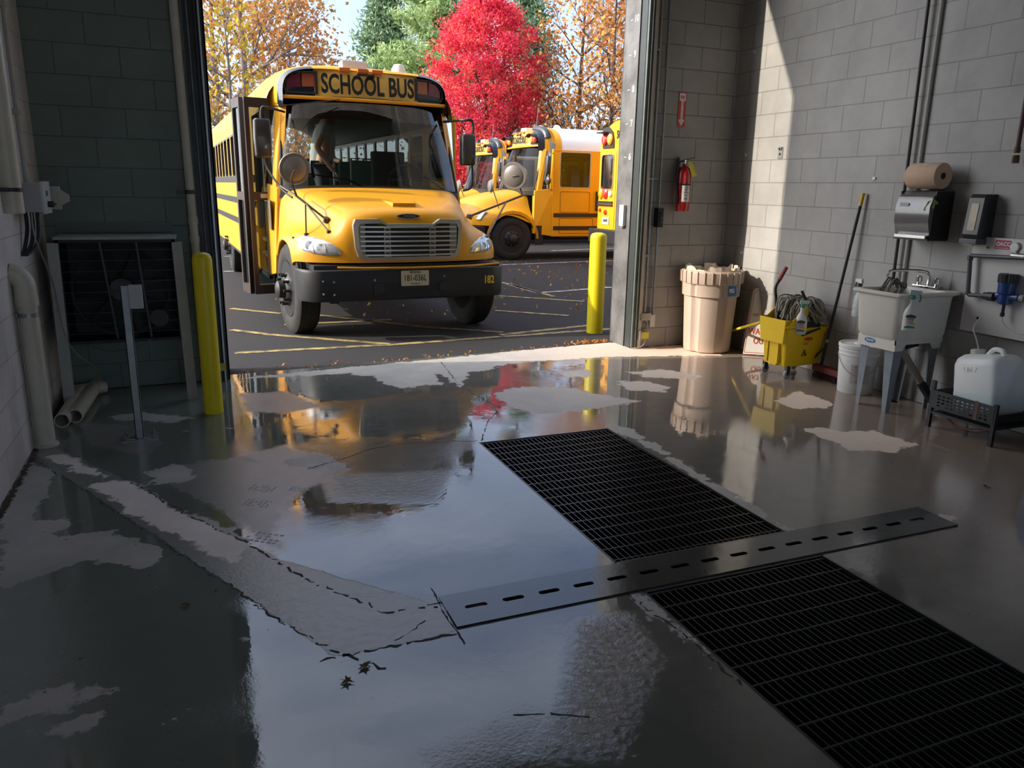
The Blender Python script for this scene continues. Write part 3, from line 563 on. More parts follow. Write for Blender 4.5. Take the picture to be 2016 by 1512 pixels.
# ---- right door jamb, tracks, conduits
yj = WY(DX1)
m = MB(); m.b2((DX1, yj+.10, 0), (DX1+.024, yj+WT+.03, DTOP)); m.b2((DX1, yj+WT+.015, 0), (DX1+.32, yj+WT+.03, DTOP)); m.b2((DX1, yj+.10, 0), (DX1+.03, yj+.11, DTOP))
m.build('trim_2', mat('jamb_steel', (.20, .20, .20), .5, .25, noise=.6, nscale=5, col2=(.11, .11, .11)), kind='structure', smooth=0)
m = MB(); m.b2((DX1+.006, yj-.004, 0), (DX1+.022, yj+.10, DTOP)); m.build('trim_3', STEELD, kind='structure', smooth=0)
NUMW = mat('number_white', (.8, .8, .78), .6)
for n_ in range(6, 11):
    M_ = frame((DX1-.002, yj+.17, n_*.3048), (0, -1, 0), (0, 0, 1)); me = text_me('height_number', str(n_), .085, M_, NUMW, bold=.002, thick=.001)
    b_ = MB(); b_.b2((DX1-.003, yj+.235, n_*.3048-.003), (DX1, yj+.275, n_*.3048+.003))
    o = empty('height_mark', (0, 0, 0), label='white painted height mark reading %s on the right door jamb' % ['six', 'seven', 'eight', 'nine', 'ten'][n_-6], cat='number', group=None); link('numeral', me, o); b_.build('tick', NUMW, o, smooth=0)
m = MB(); m.b2((DX1+.01, yj-.035, .01), (DX1+.035, yj-.006, DTOP)); m.b2((DX1+.038, yj-.05, .01), (DX1+.05, yj-.006, DTOP)); m.build('door_track', mat('track_green_grey', (.16, .18, .165), .4, .4, noise=.4), label='steel overhead door track beside the numbered right jamb', cat='door track', smooth=0)
m = MB(); m.bar((DX1+.085, yj-.03, .01), (DX1+.075, yj-.03, CEIL-.5), .035, .035, up=(0, 1, 0)); m.build('track_tube', mat('cream_tube', (.55, .50, .42), .35, .3, noise=.25), label='pale square tube standing next to the right door track', cat='tube', smooth=0)
m = MB(); m.tube([(DX1+.14, yj-.03, .36), (DX1+.135, yj-.03, 3.), (DX1+.12, yj-.03, CEIL)], .012, 10)
for z in (.9, 1.62, 2.75): m.b2((DX1+.10, yj-.045, z), (DX1+.17, yj, z+.02))
o = tag(m.build('steel_conduit', GALV), 'steel conduit right of the pale tube, ending in a small metal box', 'conduit')
m = MB(); m.tube([(DX1+.235, yj-.03, .33), (DX1+.23, yj-.03, 1.18)], .011, 10); m.tube([(DX1+.23, yj-.03, 1.36), (DX1+.20, yj-.03, CEIL)], .011, 10)
m.build('steel_conduit', GALV, label='steel conduit passing through the black push-button station', cat='conduit')
m = MB(); m.b2((DX1+.09, yj-.06, .28), (DX1+.20, yj, .35)); m.build('junction_box', CHR, label='small metal junction box below the left steel conduit', cat='junction box', smooth=0, bevel=.003)
m = MB(); m.b2((DX1+.20, yj-.05, .21), (DX1+.255, yj, .33)); m.build('junction_box', mat('box_light', (.55, .54, .50), .4), label='pale blank-covered junction box below the right steel conduit', cat='junction box', smooth=0, bevel=.003)
o = empty('push_button_station', (DX1+.23, yj, 1.18), label='black three-button door control station beside the fire extinguisher', cat='switch')
m = MB(); m.b2((-.03, -.075, 0), (.03, 0, .18)); m.build('case', BLK, o, smooth=0, bevel=.004)
for z, c in ((.135, BLK), (.09, mat('green_button', (.01, .12, .08), .4)), (.045, REDL)): m = MB(); m.cyl((0, -.075, z), (0, -.088, z), .013, n=12); m.build('button', c, o)
o = empty('photo_eye', (DX1+.13, yj-.03, .10), label='small yellow door sensor low beside the right door track', cat='sensor')
m = MB(); m.b2((-.045, -.05, 0), (.045, 0, .065)); m.build('case', mat('sensor_yellow', (.65, .55, .05), .4), o, smooth=0, bevel=.004)
m = MB(); m.b2((-.06, .0, -.01), (-.045, -.06, .08)); m.b2((-.06, 0, -.01), (.045, .008, .08)); m.build('bracket', CHR, o, smooth=0)
m = MB(); m.tube(smooth_path([(.03, -.02, .06), (.045, -.02, .12), (.02, -.02, .20), (.0, -.01, .26)]), .004, 6); m.tube(smooth_path([(.02, -.03, .0), (.0, -.04, -.05), (-.05, -.05, -.08), (-.15, -.03, -.09)]), .004, 6); m.build('cable', mat('cable_light', (.5, .48, .42), .5), o)
o = empty('motion_sensor', (DX1, yj+.22, 1.18), label='white sensor housing on the edge of the right jamb below the height numbers', cat='sensor')
m = MB(); m.b2((-.035, -.04, 0), (0, .04, .20)); m.build('housing', WHT, o, smooth=0, bevel=.008); m = MB(); m.b2((-.03, -.03, -.015), (-.004, .03, .0)); m.build('base', CHR, o, smooth=0)
# fire extinguisher sign + extinguisher
FRED = mat('sign_red', (.62, .05, .04), .45); SWH = mat('sign_white', (.82, .80, .76), .5); XR_ = mat('extinguisher_red', (.48, .015, .015), .25, coat=.6)
s0 = ony(1342, 216, WY(4.4)); o = empty('fire_extinguisher_sign', (s0.x, WY(s0.x), s0.z), label='red and white FIRE EXTINGUISHER arrow sign above the extinguisher', cat='sign')
Mf = frame((0, -.004, 0), (1, .03, 0), (0, 0, 1)); me = curve_mesh('plate', [[(-.042, -.155), (.042, -.155), (.042, .155), (-.042, .155)]], .003, Mf, FRED); link('plate', me, o)
arrow = [(-.034, .145), (.034, .145), (.034, .08), (.013, .075), (.013, -.09), (.034, -.09), (0, -.148), (-.034, -.09), (-.013, -.09), (-.013, .075), (-.034, .08)]
me = curve_mesh('arrow', [arrow], .001, frame((0, -.0065, 0), (1, .03, 0), (0, 0, 1)), SWH); link('arrow', me, o)
text('lettering', 'FIRE', .042, frame((0, -.008, .108), (1, .03, 0), (0, 0, 1)), FRED, o, sx=.62, bold=.001, thick=.001)
for i, ch in enumerate('EXTINGUISHER'): text('letter', ch, .019, frame((0, -.008, .062-i*.0163), (1, .03, 0), (0, 0, 1)), FRED, o, sx=.8, thick=.001)
s0 = ony(1343, 416, WY(4.4)-.11); X0 = s0.x; o = empty('fire_extinguisher', (X0, WY(X0)-.10, s0.z), label='red fire extinguisher with a yellow tag hanging on the wall by the door', cat='fire extinguisher')
r = .066; m = MB(); m.lathe([(r*.9, 0), (r, .008), (r, .33), (r*.96, .36), (r*.75, .395), (r*.4, .415), (.02, .42), (.02, .44), (0, .44)], n=32); m.build('cylinder', XR_, o, smooth=50)
def wrap(name, s, mats_, r_, z0_, z1_, a0, a1, par, n=10):
    m = MB(); V = []
    for k in range(n+1): a = R(a0+(a1-a0)*k/n); V += [(r_*math.cos(a), r_*math.sin(a), z0_), (r_*math.cos(a), r_*math.sin(a), z1_)]
    m.add(V, [(2*k, 2*k+2, 2*k+3, 2*k+1) for k in range(n)]); return m.build(name, mats_, par, smooth=60)
wrap('label', '', SWH, r+.001, .09, .24, 225, 300, o); wrap('band', '', BLK, r+.001, .24, .255, 180, 360, o)
for k, (tx, zz, s_) in enumerate((('1-A:10-B:C', .222, .020), ('DRY', .200, .026), ('CHEMICAL', .175, .018), ('PULL PIN', .150, .016), ('ABC', .118, .030))):
    a = R(262); text('lettering', tx, s_, frame(((r+.003)*math.cos(a), (r+.003)*math.sin(a), zz), (-math.sin(a)*1, math.cos(a), 0), (0, 0, 1)), INK, o, sx=.7, thick=.0006)
m = MB(); m.cyl((0, 0, .44), (0, 0, .475), .016, n=12); m.build('valve', CHROME, o)
m = MB(); m.bar((-.015, 0, .475), (.095, -.02, .50), .02, .006, up=(0, 0, 1)); m.bar((-.015, 0, .463), (.09, -.02, .445), .02, .006); m.build('lever', BLK, o, smooth=0)
m = MB(); m.tube(smooth_path([(-.016, 0, .465), (-.06, .0, .45), (-.085, 0, .36), (-.08, -.01, .2), (-.072, -.02, .12)]), .009, 8); m.cyl((-.072, -.02, .13), (-.07, -.02, .07), .011, .016, n=10); m.build('hose', BLK, o)
m = MB(); m.add([(.0, -.05, .46), (.045, -.065, .45), (.10, -.07, .33), (.045, -.072, .32)], [(0, 1, 2, 3)]); m.build('inspection_tag', mat('tag_yellow', (.80, .68, .06), .5), o, solid=.001, smooth=0)
m = MB(); m.b2((-.025, .05, .30), (.025, .10, .50)); m.build('wall_hook', GALV, o, smooth=0)

# ---- trash can
CANM = mat('cream_plastic', (.55, .43, .35), .48, noise=.12, nscale=4)
o = empty('salvage_drum', (4.655, 6.215, 0), R(-42), label='cream plastic drum used as trash can, with torn liner and blue label', cat='trash can')
def fluted(prof, n, depth, duty, ph=0.):
    m = MB(); secs = []
    for r_, z in prof:
        L_ = []
        for k in range(n*8):
            a = 2*math.pi*k/(n*8); u = (k/8+ph) % 1; g = depth if u < duty else 0; L_.append(((r_-g)*math.cos(a), (r_-g)*math.sin(a), z))
        secs.append(L_)
    m.loft(secs, close=True); return m
m = fluted([(.19, .0), (.222, .012), (.228, .05), (.255, .56), (.255, .565)], 6, .018, .2); m.build('drum_body', CANM, o, smooth=30)
m = fluted([(.262, .545), (.272, .55), (.276, .66), (.28, .68), (.27, .685)], 6, .02, .12, .06); m.build('collar', CANM, o, smooth=30)
m = MB(); m.lathe([(.262, .665), (.285, .668), (.292, .685), (.295, .775), (.285, .79), (.262, .792), (.255, .78), (.25, .66)], n=48)
for k in range(26): a = 2*math.pi*k/26; c, s = math.cos(a), math.sin(a); m.bar((c*.294, s*.294, .675), (c*.298, s*.298, .785), .007, .012, up=(c, s, 0))
m.build('screw_ring', CANM, o, smooth=30)
m = MB(); V = []; nn = 60
for k in range(nn):
    a = 2*math.pi*k/nn; zz = .80+(.03 if (k//5) % 2 else .0)+random.uniform(-.004, .008); rr_ = random.uniform(-.006, .006)
    V += [((.235+rr_)*math.cos(a), (.235+rr_)*math.sin(a), .55), ((.258+rr_)*math.cos(a), (.258+rr_)*math.sin(a), zz), ((.299+rr_)*math.cos(a), (.299+rr_)*math.sin(a), .785+rr_), ((.303+rr_)*math.cos(a), (.303+rr_)*math.sin(a), (.765 if 20 < k < 50 else .775)+random.uniform(-.03, .01))]
m.add(V, [(4*k+j, 4*((k+1) % nn)+j, 4*((k+1) % nn)+j+1, 4*k+j+1) for k in range(nn) if k not in (7, 19, 33) for j in range(1)])
m.build('torn_liner', mat('clear_liner', (.72, .62, .50), .3, noise=.2), o, smooth=0)
m = MB()
for k in range(26): 
    a, r_ = random.uniform(0, 6.28), random.uniform(0, .17); c = Vector((r_*math.cos(a), r_*math.sin(a), .60+random.uniform(0, .10))); 
    m.box(c, (random.uniform(.05, .12), random.uniform(.03, .1), random.uniform(.01, .05)), M=Matrix.Rotation(random.uniform(0, 6), 3, Vector((random.random(), random.random(), random.random())).normalized()))
m.build('rubbish', mat('rubbish_mix', (.45, .36, .28), .7, noise=.6), o, kind='stuff', smooth=0)
wrap('label', '', mat('label_blue', (.03, .17, .38), .4, noise=.2), .279, .565, .665, -50, -18, o)
a = R(-42); text('lettering', 'PIG', .052, frame((.283*math.cos(a), .283*math.sin(a), .615), (-math.sin(a), math.cos(a), 0), (0, 0, 1)), SWH, o, sx=.8, bold=.002, thick=.001)
a = R(-26)
for i, tx in enumerate(('SALVAGE', 'DRUM', '30 GAL', '1-800', 'UN 1H2')): text('lettering', tx, .017, frame((.283*math.cos(a), .283*math.sin(a), .652-i*.019), (-math.sin(a), math.cos(a), 0), (0, 0, 1)), SWH, o, sx=.8, thick=.001)
# ================================================================== RIGHT WALL: cleaning corner
MOPY = mat('mop_bucket_yellow', (.88, .58, .010), .38, noise=.12, nscale=5)
bx, by = 4.55, 4.97                          # near-left caster
o = empty('mop_bucket', (4.73, 5.12, 0), R(3), label='yellow mop bucket with wringer on casters, grey string mop in it', cat='mop bucket')
hw, hd = .155, .21                            # narrow end faces -x: half size in y, half size in x
def tub(z, e, f=0.): return [(-hd-e-f, -hw-e, z), (hd+e, -hw-e, z), (hd+e, hw+e, z), (-hd-e-f, hw+e, z)]
def rtub(z, hx, hy, r, n=4): return [(p[0], p[1], z) for p in rrect(hx*2, hy*2, r, n)]
m = MB(); m.loft([rtub(.095, .17, .115, .02), rtub(.10, .19, .13, .025), rtub(.36, .215, .15, .03), rtub(.415, .235, .165, .03), rtub(.43, .245, .172, .03), rtub(.43, .225, .155, .03), rtub(.39, .205, .14, .03), rtub(.14, .17, .115, .02)], close=True, cap=True)
for y in (-.06, .06): m.b2((-.225, y-.006, .12), (-.195, y+.006, .36))
m.b2((-.215, -.045, .10), (-.19, .045, .36)); m.build('tub', MOPY, o, smooth=40)
m = MB()                                     # wringer over the narrow end
V0 = [(-.245, -.13, .30), (-.10, -.13, .30), (-.10, .13, .30), (-.245, .13, .30), (-.255, -.15, .50), (-.10, -.15, .50), (-.10, .15, .50), (-.255, .15, .50)]
m.add(V0, [(0, 1, 5, 4), (2, 3, 7, 6), (3, 0, 4, 7)]); 
m.add([(-.255, -.15, .44), (-.255, .15, .44), (-.215, -.15, .60), (-.215, .15, .60), (-.10, -.15, .47), (-.10, .15, .47), (-.03, -.14, .615), (-.03, .14, .615), (-.10, -.15, .40), (-.10, .15, .40)], [(4, 5, 7, 6), (8, 9, 5, 4)])
m.add([(-.255, -.152, .44), (-.02, -.152, .62), (-.02, -.152, .43), (-.16, -.152, .40)], [(0, 1, 2, 3)]); m.add([(-.255, .152, .44), (-.02, .152, .62), (-.02, .152, .43), (-.16, .152, .40)], [(0, 1, 2, 3)])
for y in (-.08, 0, .08): m.bar((-.06, y, .60), (-.095, y, .48), .006, .02)
m.b2((-.03, -.155, .60), (-.01, .155, .615)); m.build('wringer', MOPY, o, smooth=0, solid=.006)
m = MB()
for y in (-.07, .06): m.hexa([(-.17, y-.02, .44), (-.11, y-.02, .44), (-.11, y+.02, .44), (-.17, y+.02, .44), (-.16, y-.012, .535), (-.13, y-.012, .555), (-.13, y+.012, .555), (-.16, y+.012, .535)])
m.bar((-.14, -.12, .46), (-.14, .12, .46), .03, .02); m.build('wringer_gear', BLK, o, smooth=0, bevel=.004)
m = MB(); m.tube(smooth_path([(-.06, .16, .50), (-.07, .17, .62), (-.09, .17, .73), (-.05, .17, .80)]), .012, 10); m.build('wringer_handle', BLK, o)
m = MB(); m.cyl((-.055, .17, .795), (.01, .17, .90), .017, .016, n=12); m.build('handle_grip', mat('grip_red', (.30, .05, .05), .6), o)
for sx_ in (-.16, .17):
    for sy in (-.13, .13):
        m = MB(); m.b2((sx_-.018, sy-.015, .06), (sx_+.018, sy+.015, .105)); m.b2((sx_-.014, sy-.018, .03), (sx_+.012, sy-.014, .075)); m.b2((sx_-.014, sy+.014, .03), (sx_+.012, sy+.018, .075)); c_ = m.build('caster', BLK, o, smooth=0)
        m = MB(); m.cyl((sx_, sy-.012, .036), (sx_, sy+.012, .036), .036, n=20); m.build('wheel', mat('caster_grey', (.30, .30, .31), .6), c_)
lf = lambda x, z: frame((x, -.172+.055*(.43-z)*.5-.004, z), (1, 0, 0), (0, .06, 1))
def lz(z): return -(.13+(.15-.13)*(z-.10)/.26)-.003
me = curve_mesh('maker_badge', [[(-.045, -.008), (-.04, .012), (0, .018), (.045, .012), (.05, -.008), (0, -.014)]], .002, frame((.02, lz(.33), .33), (1, 0, 0), (0, -.08, 1)), mat('badge_red', (.50, .05, .03), .5)); link('maker_badge', me, o)
m = MB(); m.b2((-.03, lz(.30)-.001, .303), (.06, lz(.30)+.002, .306)); m.b2((-.03, lz(.29)-.001, .285), (.025, lz(.29)+.002, .292)); m.build('maker_line', _M['badge_red'], o, smooth=0)
tri = [(-.03, -.026), (.03, -.026), (0, .032)]; tri2 = [(-.021, -.020), (.021, -.020), (0, .020)]
me = curve_mesh('warning_triangle', [tri, tri2], .002, frame((.0, lz(.21), .21), (1, 0, 0), (0, -.08, 1)), INK); link('warning_triangle', me, o)
m = MB(); y_ = lz(.21)-.001; m.bar((-.008, y_, .215), (.006, y_, .205), .003, .005); m.bar((.006, y_, .205), (-.002, y_, .195), .003, .005); m.bar((.006, y_, .205), (.012, y_, .196), .003, .005); m.cyl((-.006, y_-.001, .221), (-.006, y_+.001, .221), .004, n=8); m.build('warning_figure', INK, o, smooth=0)
m = MB(); m.tube([(.245, -.10, .42), (.30, -.09, .36), (.27, .04, .34), (.24, .10, .41)], .004, 6); m.build('bail_handle', BLK, o)
# string mop lying in the bucket, yellow handle down to the left
o = empty('string_mop', (4.73, 5.12, 0), R(3), label='grey string mop in the yellow bucket, its yellow handle reaching down behind to the left', cat='mop')
m = MB()
for k in range(170):
    a = random.uniform(-1.2, 1.2); x0_ = -.12+random.uniform(0, .18); y0_ = random.uniform(-.12, .12); hh = random.uniform(.55, .66); q = random.uniform(-.1, .18)
    m.tube(smooth_path([(x0_-.04, y0_, .50), (x0_+.02, y0_+q*.3, hh), (min(x0_+.10+q, .22), y0_+q*.5-.03, hh-.02), (min(x0_+.16+q, .25), y0_-.05+q, .50+random.uniform(-.04, .04))], 4), .0065, 5)
m.build('mop_strings', mat('mop_grey', (.34, .32, .26), .95, noise=.7, nscale=60), o, kind='stuff', smooth=60)
m = MB(); m.bar((-.02, -.08, .60), (-.02, .08, .60), .02, .03); m.build('mop_clamp', mat('mop_green', (.02, .2, .13), .5), o)
A = Vector((-.10, .17, .42)); B = Vector((-.10, 1.13, .12))
m = MB(); m.cyl((-.20, .19, .43), (.25, 1.10, .165), .013, n=12); m.build('mop_handle', mat('handle_yellow', (.72, .50, .03), .45), o)
# spray bottle builder
LW = mat('label_white', (.75, .76, .74), .45)
def spray(loc, rz, label, body, neck, trig, tilt=None, lab='green'):
    o = empty('spray_bottle', loc, rz, label=label, cat='spray bottle', group='spray bottles hooked over rims')
    m = MB(); S = [(.0, .75, .6), (.004, .95, .9), (.01, 1, 1), (.12, 1, 1), (.15, .82, .85), (.175, .5, .5), (.19, .32, .38), (.225, .30, .36)]
    m.loft([[(.045*a_*math.cos(t), .028*b_*math.sin(t), z) for t in [2*math.pi*k/20 for k in range(20)]] for z, a_, b_ in S], close=True, cap=True); m.build('bottle', body, o, smooth=50)
    m = MB(); m.cyl((0, 0, .222), (0, 0, .25), .016, n=16); m.build('collar', neck, o)
    m = MB(); m.hexa([(-.025, -.011, .25), (.05, -.009, .258), (.05, .009, .258), (-.025, .011, .25), (-.02, -.008, .285), (.052, -.008, .28), (.052, .008, .28), (-.02, .008, .285)]); m.build('spray_head', trig, o, smooth=0, bevel=.003)
    m = MB(); m.tube(smooth_path([(.035, 0, .262), (.048, 0, .235), (.042, 0, .205)]), .005, 6); m.build('trigger', neck, o)
    if lab:
        m = MB(); V = []
        for k in range(9): t = math.pi*(1.12+.76*k/8); V += [(.0455*math.cos(t), .0285*math.sin(t), .02), (.0455*math.cos(t), .0285*math.sin(t), .125)]
        m.add(V, [(2*k, 2*k+2, 2*k+3, 2*k+1) for k in range(8)]); m.build('label', LW, o, smooth=60)
        F = lambda z, y=-.0295: frame((.0, y, z), (1, 0, 0), (0, 0, 1))
        me = curve_mesh('label_green', [[(-.032, 0), (.032, .0), (.03, .016), (0, .024), (-.03, .016)]], .001, F(.098), mat('label_green', (.03, .10, .03), .5)); link('label_green', me, o)
        text('lettering', 'PURPOSE', .016, F(.088), mat('label_red', (.55, .04, .05), .5), o, sx=.7, bold=.0006, thick=.0008); text('lettering', 'CLEANER', .014, F(.074), _M['label_red'], o, sx=.7, thick=.0008)
        me = curve_mesh('label_yellow', [[(-.0, 0), (.034, .0), (.034, .012), (.01, .010)]], .001, F(.052), mat('label_yellow', (.75, .65, .05), .5)); link('label_yellow', me, o)
        text('lettering', 'DEGREASER', .010, F(.063), _M['label_red'], o, sx=.7, thick=.0008)
        me = curve_mesh('label_foot', [[(-.034, 0), (.034, .0), (.030, .012), (-.01, .016), (-.034, .010)]], .001, F(.028), mat('label_foot', (.06, .25, .12), .5)); link('label_foot', me, o)
    return o
SPW = mat('bottle_white', (.74, .76, .72), .35); SPG = mat('sprayer_green', (.04, .32, .20), .4); SPH = mat('sprayer_white_green', (.55, .72, .66), .4)
spray((4.625, 4.935, .385), R(-40), 'white spray bottle hooked on the side of the yellow mop bucket', SPW, SPG, SPH)
o = empty('dustpan', (4.73, 4.985, .37), R(0), label='black dustpan hanging over the rim of the mop bucket behind the spray bottle', cat='dustpan')
m = MB(); P_ = [(-.06, -.02, 0), (.12, -.02, .05), (.155, -.01, .09), (.08, .0, .24), (.0, .03, .29), (-.04, .02, .20)]; m.prism(P_, (.0, .012, 0)); m.bar((-.06, -.03, 0), (.12, -.03, .05), .03, .012); m.build('pan', BLK, o, smooth=0, bevel=.003)
m = MB(); m.tube([(.0, .03, .28), (-.02, .05, .33), (-.03, .06, .36)], .012, 8); m.build('handle', BLK, o)
# floor sign leaning
g0 = fl(1465, 695); g1 = fl(1513, 712); 
o = empty('wet_floor_sign', (g0.x+.10, g0.y-.09, 0), label='white plastic wet floor warning sign with red lettering, half hidden behind the mop bucket', cat='sign')
SGN = mat('sign_plastic_white', (.80, .78, .74), .45); SRD = mat('sign_ink_red', (.60, .07, .04), .5)
ux = Vector((.80, -.60, 0)).normalized(); uy = Vector((.14, .19, .95)).normalized()
Mz = frame((0, 0, .32), ux, uy)
def trap(w0, w1, h, r=.03): return [(-w0/2, -h/2), (w0/2, -h/2), (w1/2, h/2-r), (w1/2-r, h/2), (-w1/2+r, h/2), (-w1/2, h/2-r)]
me = curve_mesh('front_panel', [trap(.30, .19, .64)], .006, Mz, SGN); link('front_panel', me, o)
me = curve_mesh('border', [trap(.285, .175, .61), trap(.277, .167, .60)], .002, Mz @ Matrix.Translation((0, 0, .0035)), SRD); link('border', me, o)
me = curve_mesh('rear_panel', [trap(.30, .19, .64)], .006, frame((.08, .12, .32), ux, Vector((-.06, -.1, .95))), SGN); link('rear_panel', me, o)
text('lettering', 'WATCH', .085, Mz @ Matrix.Translation((0, -.10, .005)), SRD, o, sx=.72, bold=.001, thick=.001); text('lettering', 'OUT', .085, Mz @ Matrix.Translation((0, -.19, .005)), SRD, o, sx=.72, bold=.001, thick=.001)
text('lettering', 'WET FLOOR', .04, Mz @ Matrix.Translation((0, .06, .005)), SRD, o, sx=.8, thick=.001)
# push broom against wall with black/yellow handle, red broom head
hb = onx(1652, 670, 4.80); ht = onx(1702, 380, WR-.02)
o = empty('push_broom', (4.86, 4.92, 0), label='push broom with black and yellow handle leaning on the wall, dark red head', cat='broom')
T_ = Vector((WR-.03-4.86, ht.y-4.92, ht.z)); B_ = Vector((.04, .02, .10)); d = T_-B_
m = MB(); m.cyl(B_, B_+d*.93, .0125, n=12); m.build('broom_handle', BLK, o)
m = MB(); m.cyl(B_+d*.93, T_, .0145, n=12); m.build('handle_tip', mat('tip_yellow', (.65, .42, .02), .4), o)
m = MB(); m.cyl(B_+d*.14, B_+d*.16, .015, n=12); m.build('ferrule', mat('ferrule_tan', (.35, .28, .16), .4), o)
m = MB(); m.bar((.02, .06, .085), (-.02, -.40, .085), .075, .05); m.build('broom_block', mat('broom_red', (.14, .018, .015), .6), o, smooth=0, bevel=.006)
m = MB()
for k in range(320): 
    t = random.random(); y = .06-.46*t; x = .02-.04*t+random.uniform(-.032, .032); m.tube([(x, y, .065), (x+random.uniform(-.02, .0), y+random.uniform(-.01, .01), .0)], .0022, 3, caps=False)
m.build('bristles', mat('bristle_dark', (.05, .015, .015), .8), o, kind='stuff', smooth=0)
m = MB(); m.bar((.0, .12, .10), (.035, .01, .25), .006, .014); m.build('broom_brace', BLK, o, smooth=0)
# white five gallon bucket
BKM = mat('bucket_white', (.82, .83, .83), .4, noise=.12)
o = empty('pail', (4.80, 4.46, 0), label='white plastic pail with lid and printed label standing under the edge of the utility sink', cat='bucket')
m = MB(); m.lathe([(.125, 0), (.130, .006), (.146, .30), (.150, .302), (.152, .31), (.148, .313), (.149, .335), (.153, .337), (.153, .345), (.149, .348), (.15, .365)], n=40); m.build('pail_body', BKM, o, smooth=40)
m = MB(); m.lathe([(.152, .36), (.157, .362), (.158, .385), (.153, .39), (.146, .39), (.142, .38), (.05, .378), (.0, .378)], n=40); m.cyl((.02, .03, .378), (.02, .03, .392), .035, n=16); m.build('lid', BKM, o, smooth=40)
m = MB(); m.tube([(.152*math.cos(a), .152*math.sin(a), .315-.16*math.sin((a-R(140))/R(180)*math.pi)) for a in [R(140+180*k/16) for k in range(17)]], .003, 6); m.build('bail_handle', CHR, o)
wrap('label', '', mat('label_printed', (.60, .57, .55), .5, noise=.35, nscale=70), .143, .09, .24, 205, 262, o)
for i, (tx, s_, z) in enumerate((('DETERGENT', .020, .225), ('CONCENTRATE', .014, .205), ('READ LABEL BEFORE USE', .009, .185), ('5 GAL', .016, .15), ('DANGER', .018, .11), ('KEEP AWAY', .010, .093))):
    a = R(232); r_ = .1345+.05*z+.003; text('lettering', tx, s_, frame((r_*math.cos(a)*1.03, r_*math.sin(a)*1.03, z), (-math.sin(a), math.cos(a), 0), (0, 0, 1)), INK if i != 4 else SRD, o, sx=.8, thick=.0006)
# utility sink
SK = mat('sink_plastic', (.76, .73, .66), .42, noise=.12, nscale=5)
o = empty('utility_sink', (4.70, 4.06, 0), label='beige plastic utility sink on tapered grey steel legs against the right wall', cat='sink')
def rs(z, x0, x1, y0, y1, r): return [(p[0], p[1], z) for p in rrect(x1-x0, y1-y0, r, 4, (x0+x1)/2, (y0+y1)/2)]
m = MB(); X0, X1, Y0, Y1 = -.27, .31, -.235, .19
m.loft([rs(.50, -.18, .26, -.16, .12, .03), rs(.52, -.20, .27, -.18, .14, .04), rs(.56, -.225, .27, -.20, .16, .045), rs(.83, -.25, .28, -.215, .175, .045), rs(.845, -.275, .31, -.24, .195, .03), rs(.86, -.277, .31, -.242, .197, .03), rs(.865, -.27, .31, -.235, .19, .03),
        rs(.865, -.245, .20, -.21, .165, .04), rs(.84, -.24, .19, -.205, .16, .04), rs(.57, -.21, .18, -.18, .14, .04), rs(.56, -.17, .15, -.15, .11, .03)], close=True, cap=True)
m.build('basin', SK, o, smooth=40)
m = MB()                                     # skirt with leg pockets
for (x, y, sx_, sy) in ((-.20, -.18, 1, 1), (-.20, .14, 1, -1), (.25, -.18, -1, 1), (.25, .14, -1, -1)):
    m.prism([(x, y, .53), (x+sx_*.12, y, .53), (x+sx_*.10, y, .49), (x+sx_*.075, y, .455), (x, y, .455)], (0, sy*.006, 0)); m.prism([(x, y, .53), (x, y+sy*.12, .53), (x, y+sy*.10, .49), (x, y+sy*.07, .455), (x, y, .455)], (sx_*.006, 0, 0))
m.b2((-.205, -.185, .50), (.255, -.178, .535)); m.b2((-.205, -.185, .455), (-.198, .145, .535)); m.b2((-.20, .138, .50), (.255, .145, .535)); m.build('skirt', SK, o, smooth=0)
for (x, y, sx_, sy) in ((-.19, -.17, 1, 1), (-.19, .13, 1, -1), (.24, -.17, -1, 1), (.24, .13, -1, -1)):
    m = MB(); x2, y2 = x+sx_*.03*(-0), y; t = .003
    m.hexa([(x+sx_*.01, y+sy*.01, 0), (x+sx_*.045, y+sy*.01, 0), (x+sx_*.045, y+sy*(.01+t), 0), (x+sx_*.01, y+sy*(.01+t), 0), (x, y, .50), (x+sx_*.085, y, .50), (x+sx_*.085, y+sy*t, .50), (x, y+sy*t, .50)])
    m.hexa([(x+sx_*.01, y+sy*.01, 0), (x+sx_*(.01+t), y+sy*.01, 0), (x+sx_*(.01+t), y+sy*.045, 0), (x+sx_*.01, y+sy*.045, 0), (x, y, .50), (x+sx_*t, y, .50), (x+sx_*t, y+sy*.085, .50), (x, y+sy*.085, .50)])
    m.build('leg', LGY, o, smooth=0)
me = curve_mesh('maker_oval', [[(.048*math.cos(t), .018*math.sin(t)) for t in [2*math.pi*k/24 for k in range(24)]]], .002, frame((-.207, .035, .50), (0, -1, 0), (0, 0, 1)), mat('oval_blue', (.03, .18, .42), .4)); link('maker_oval', me, o)
text('lettering', 'MUSTEE', .018, frame((-.2085, .035, .50), (0, -1, 0), (0, 0, 1)), LW, o, sx=1., bold=.0006, thick=.001)
m = MB(); m.b2((.205, -.10, .866), (.285, .10, .885)); m.build('faucet_base', CHROME, o, smooth=0, bevel=.004)
m = MB(); m.tube(smooth_path([(.25, .0, .885), (.25, .0, .96), (.22, .03, .985), (.10, .13, .985), (.04, .16, .975), (.03, .165, .93)]), .011, 10); m.build('spout', CHROME, o)
for y in (-.075, .075): m = MB(); m.lathe([(.018, .885), (.014, .90), (.022, .905), (.024, .94), (.018, .948), (0, .948)], (.245, y, 0), n=12); m.build('tap_handle', CHROME, o)
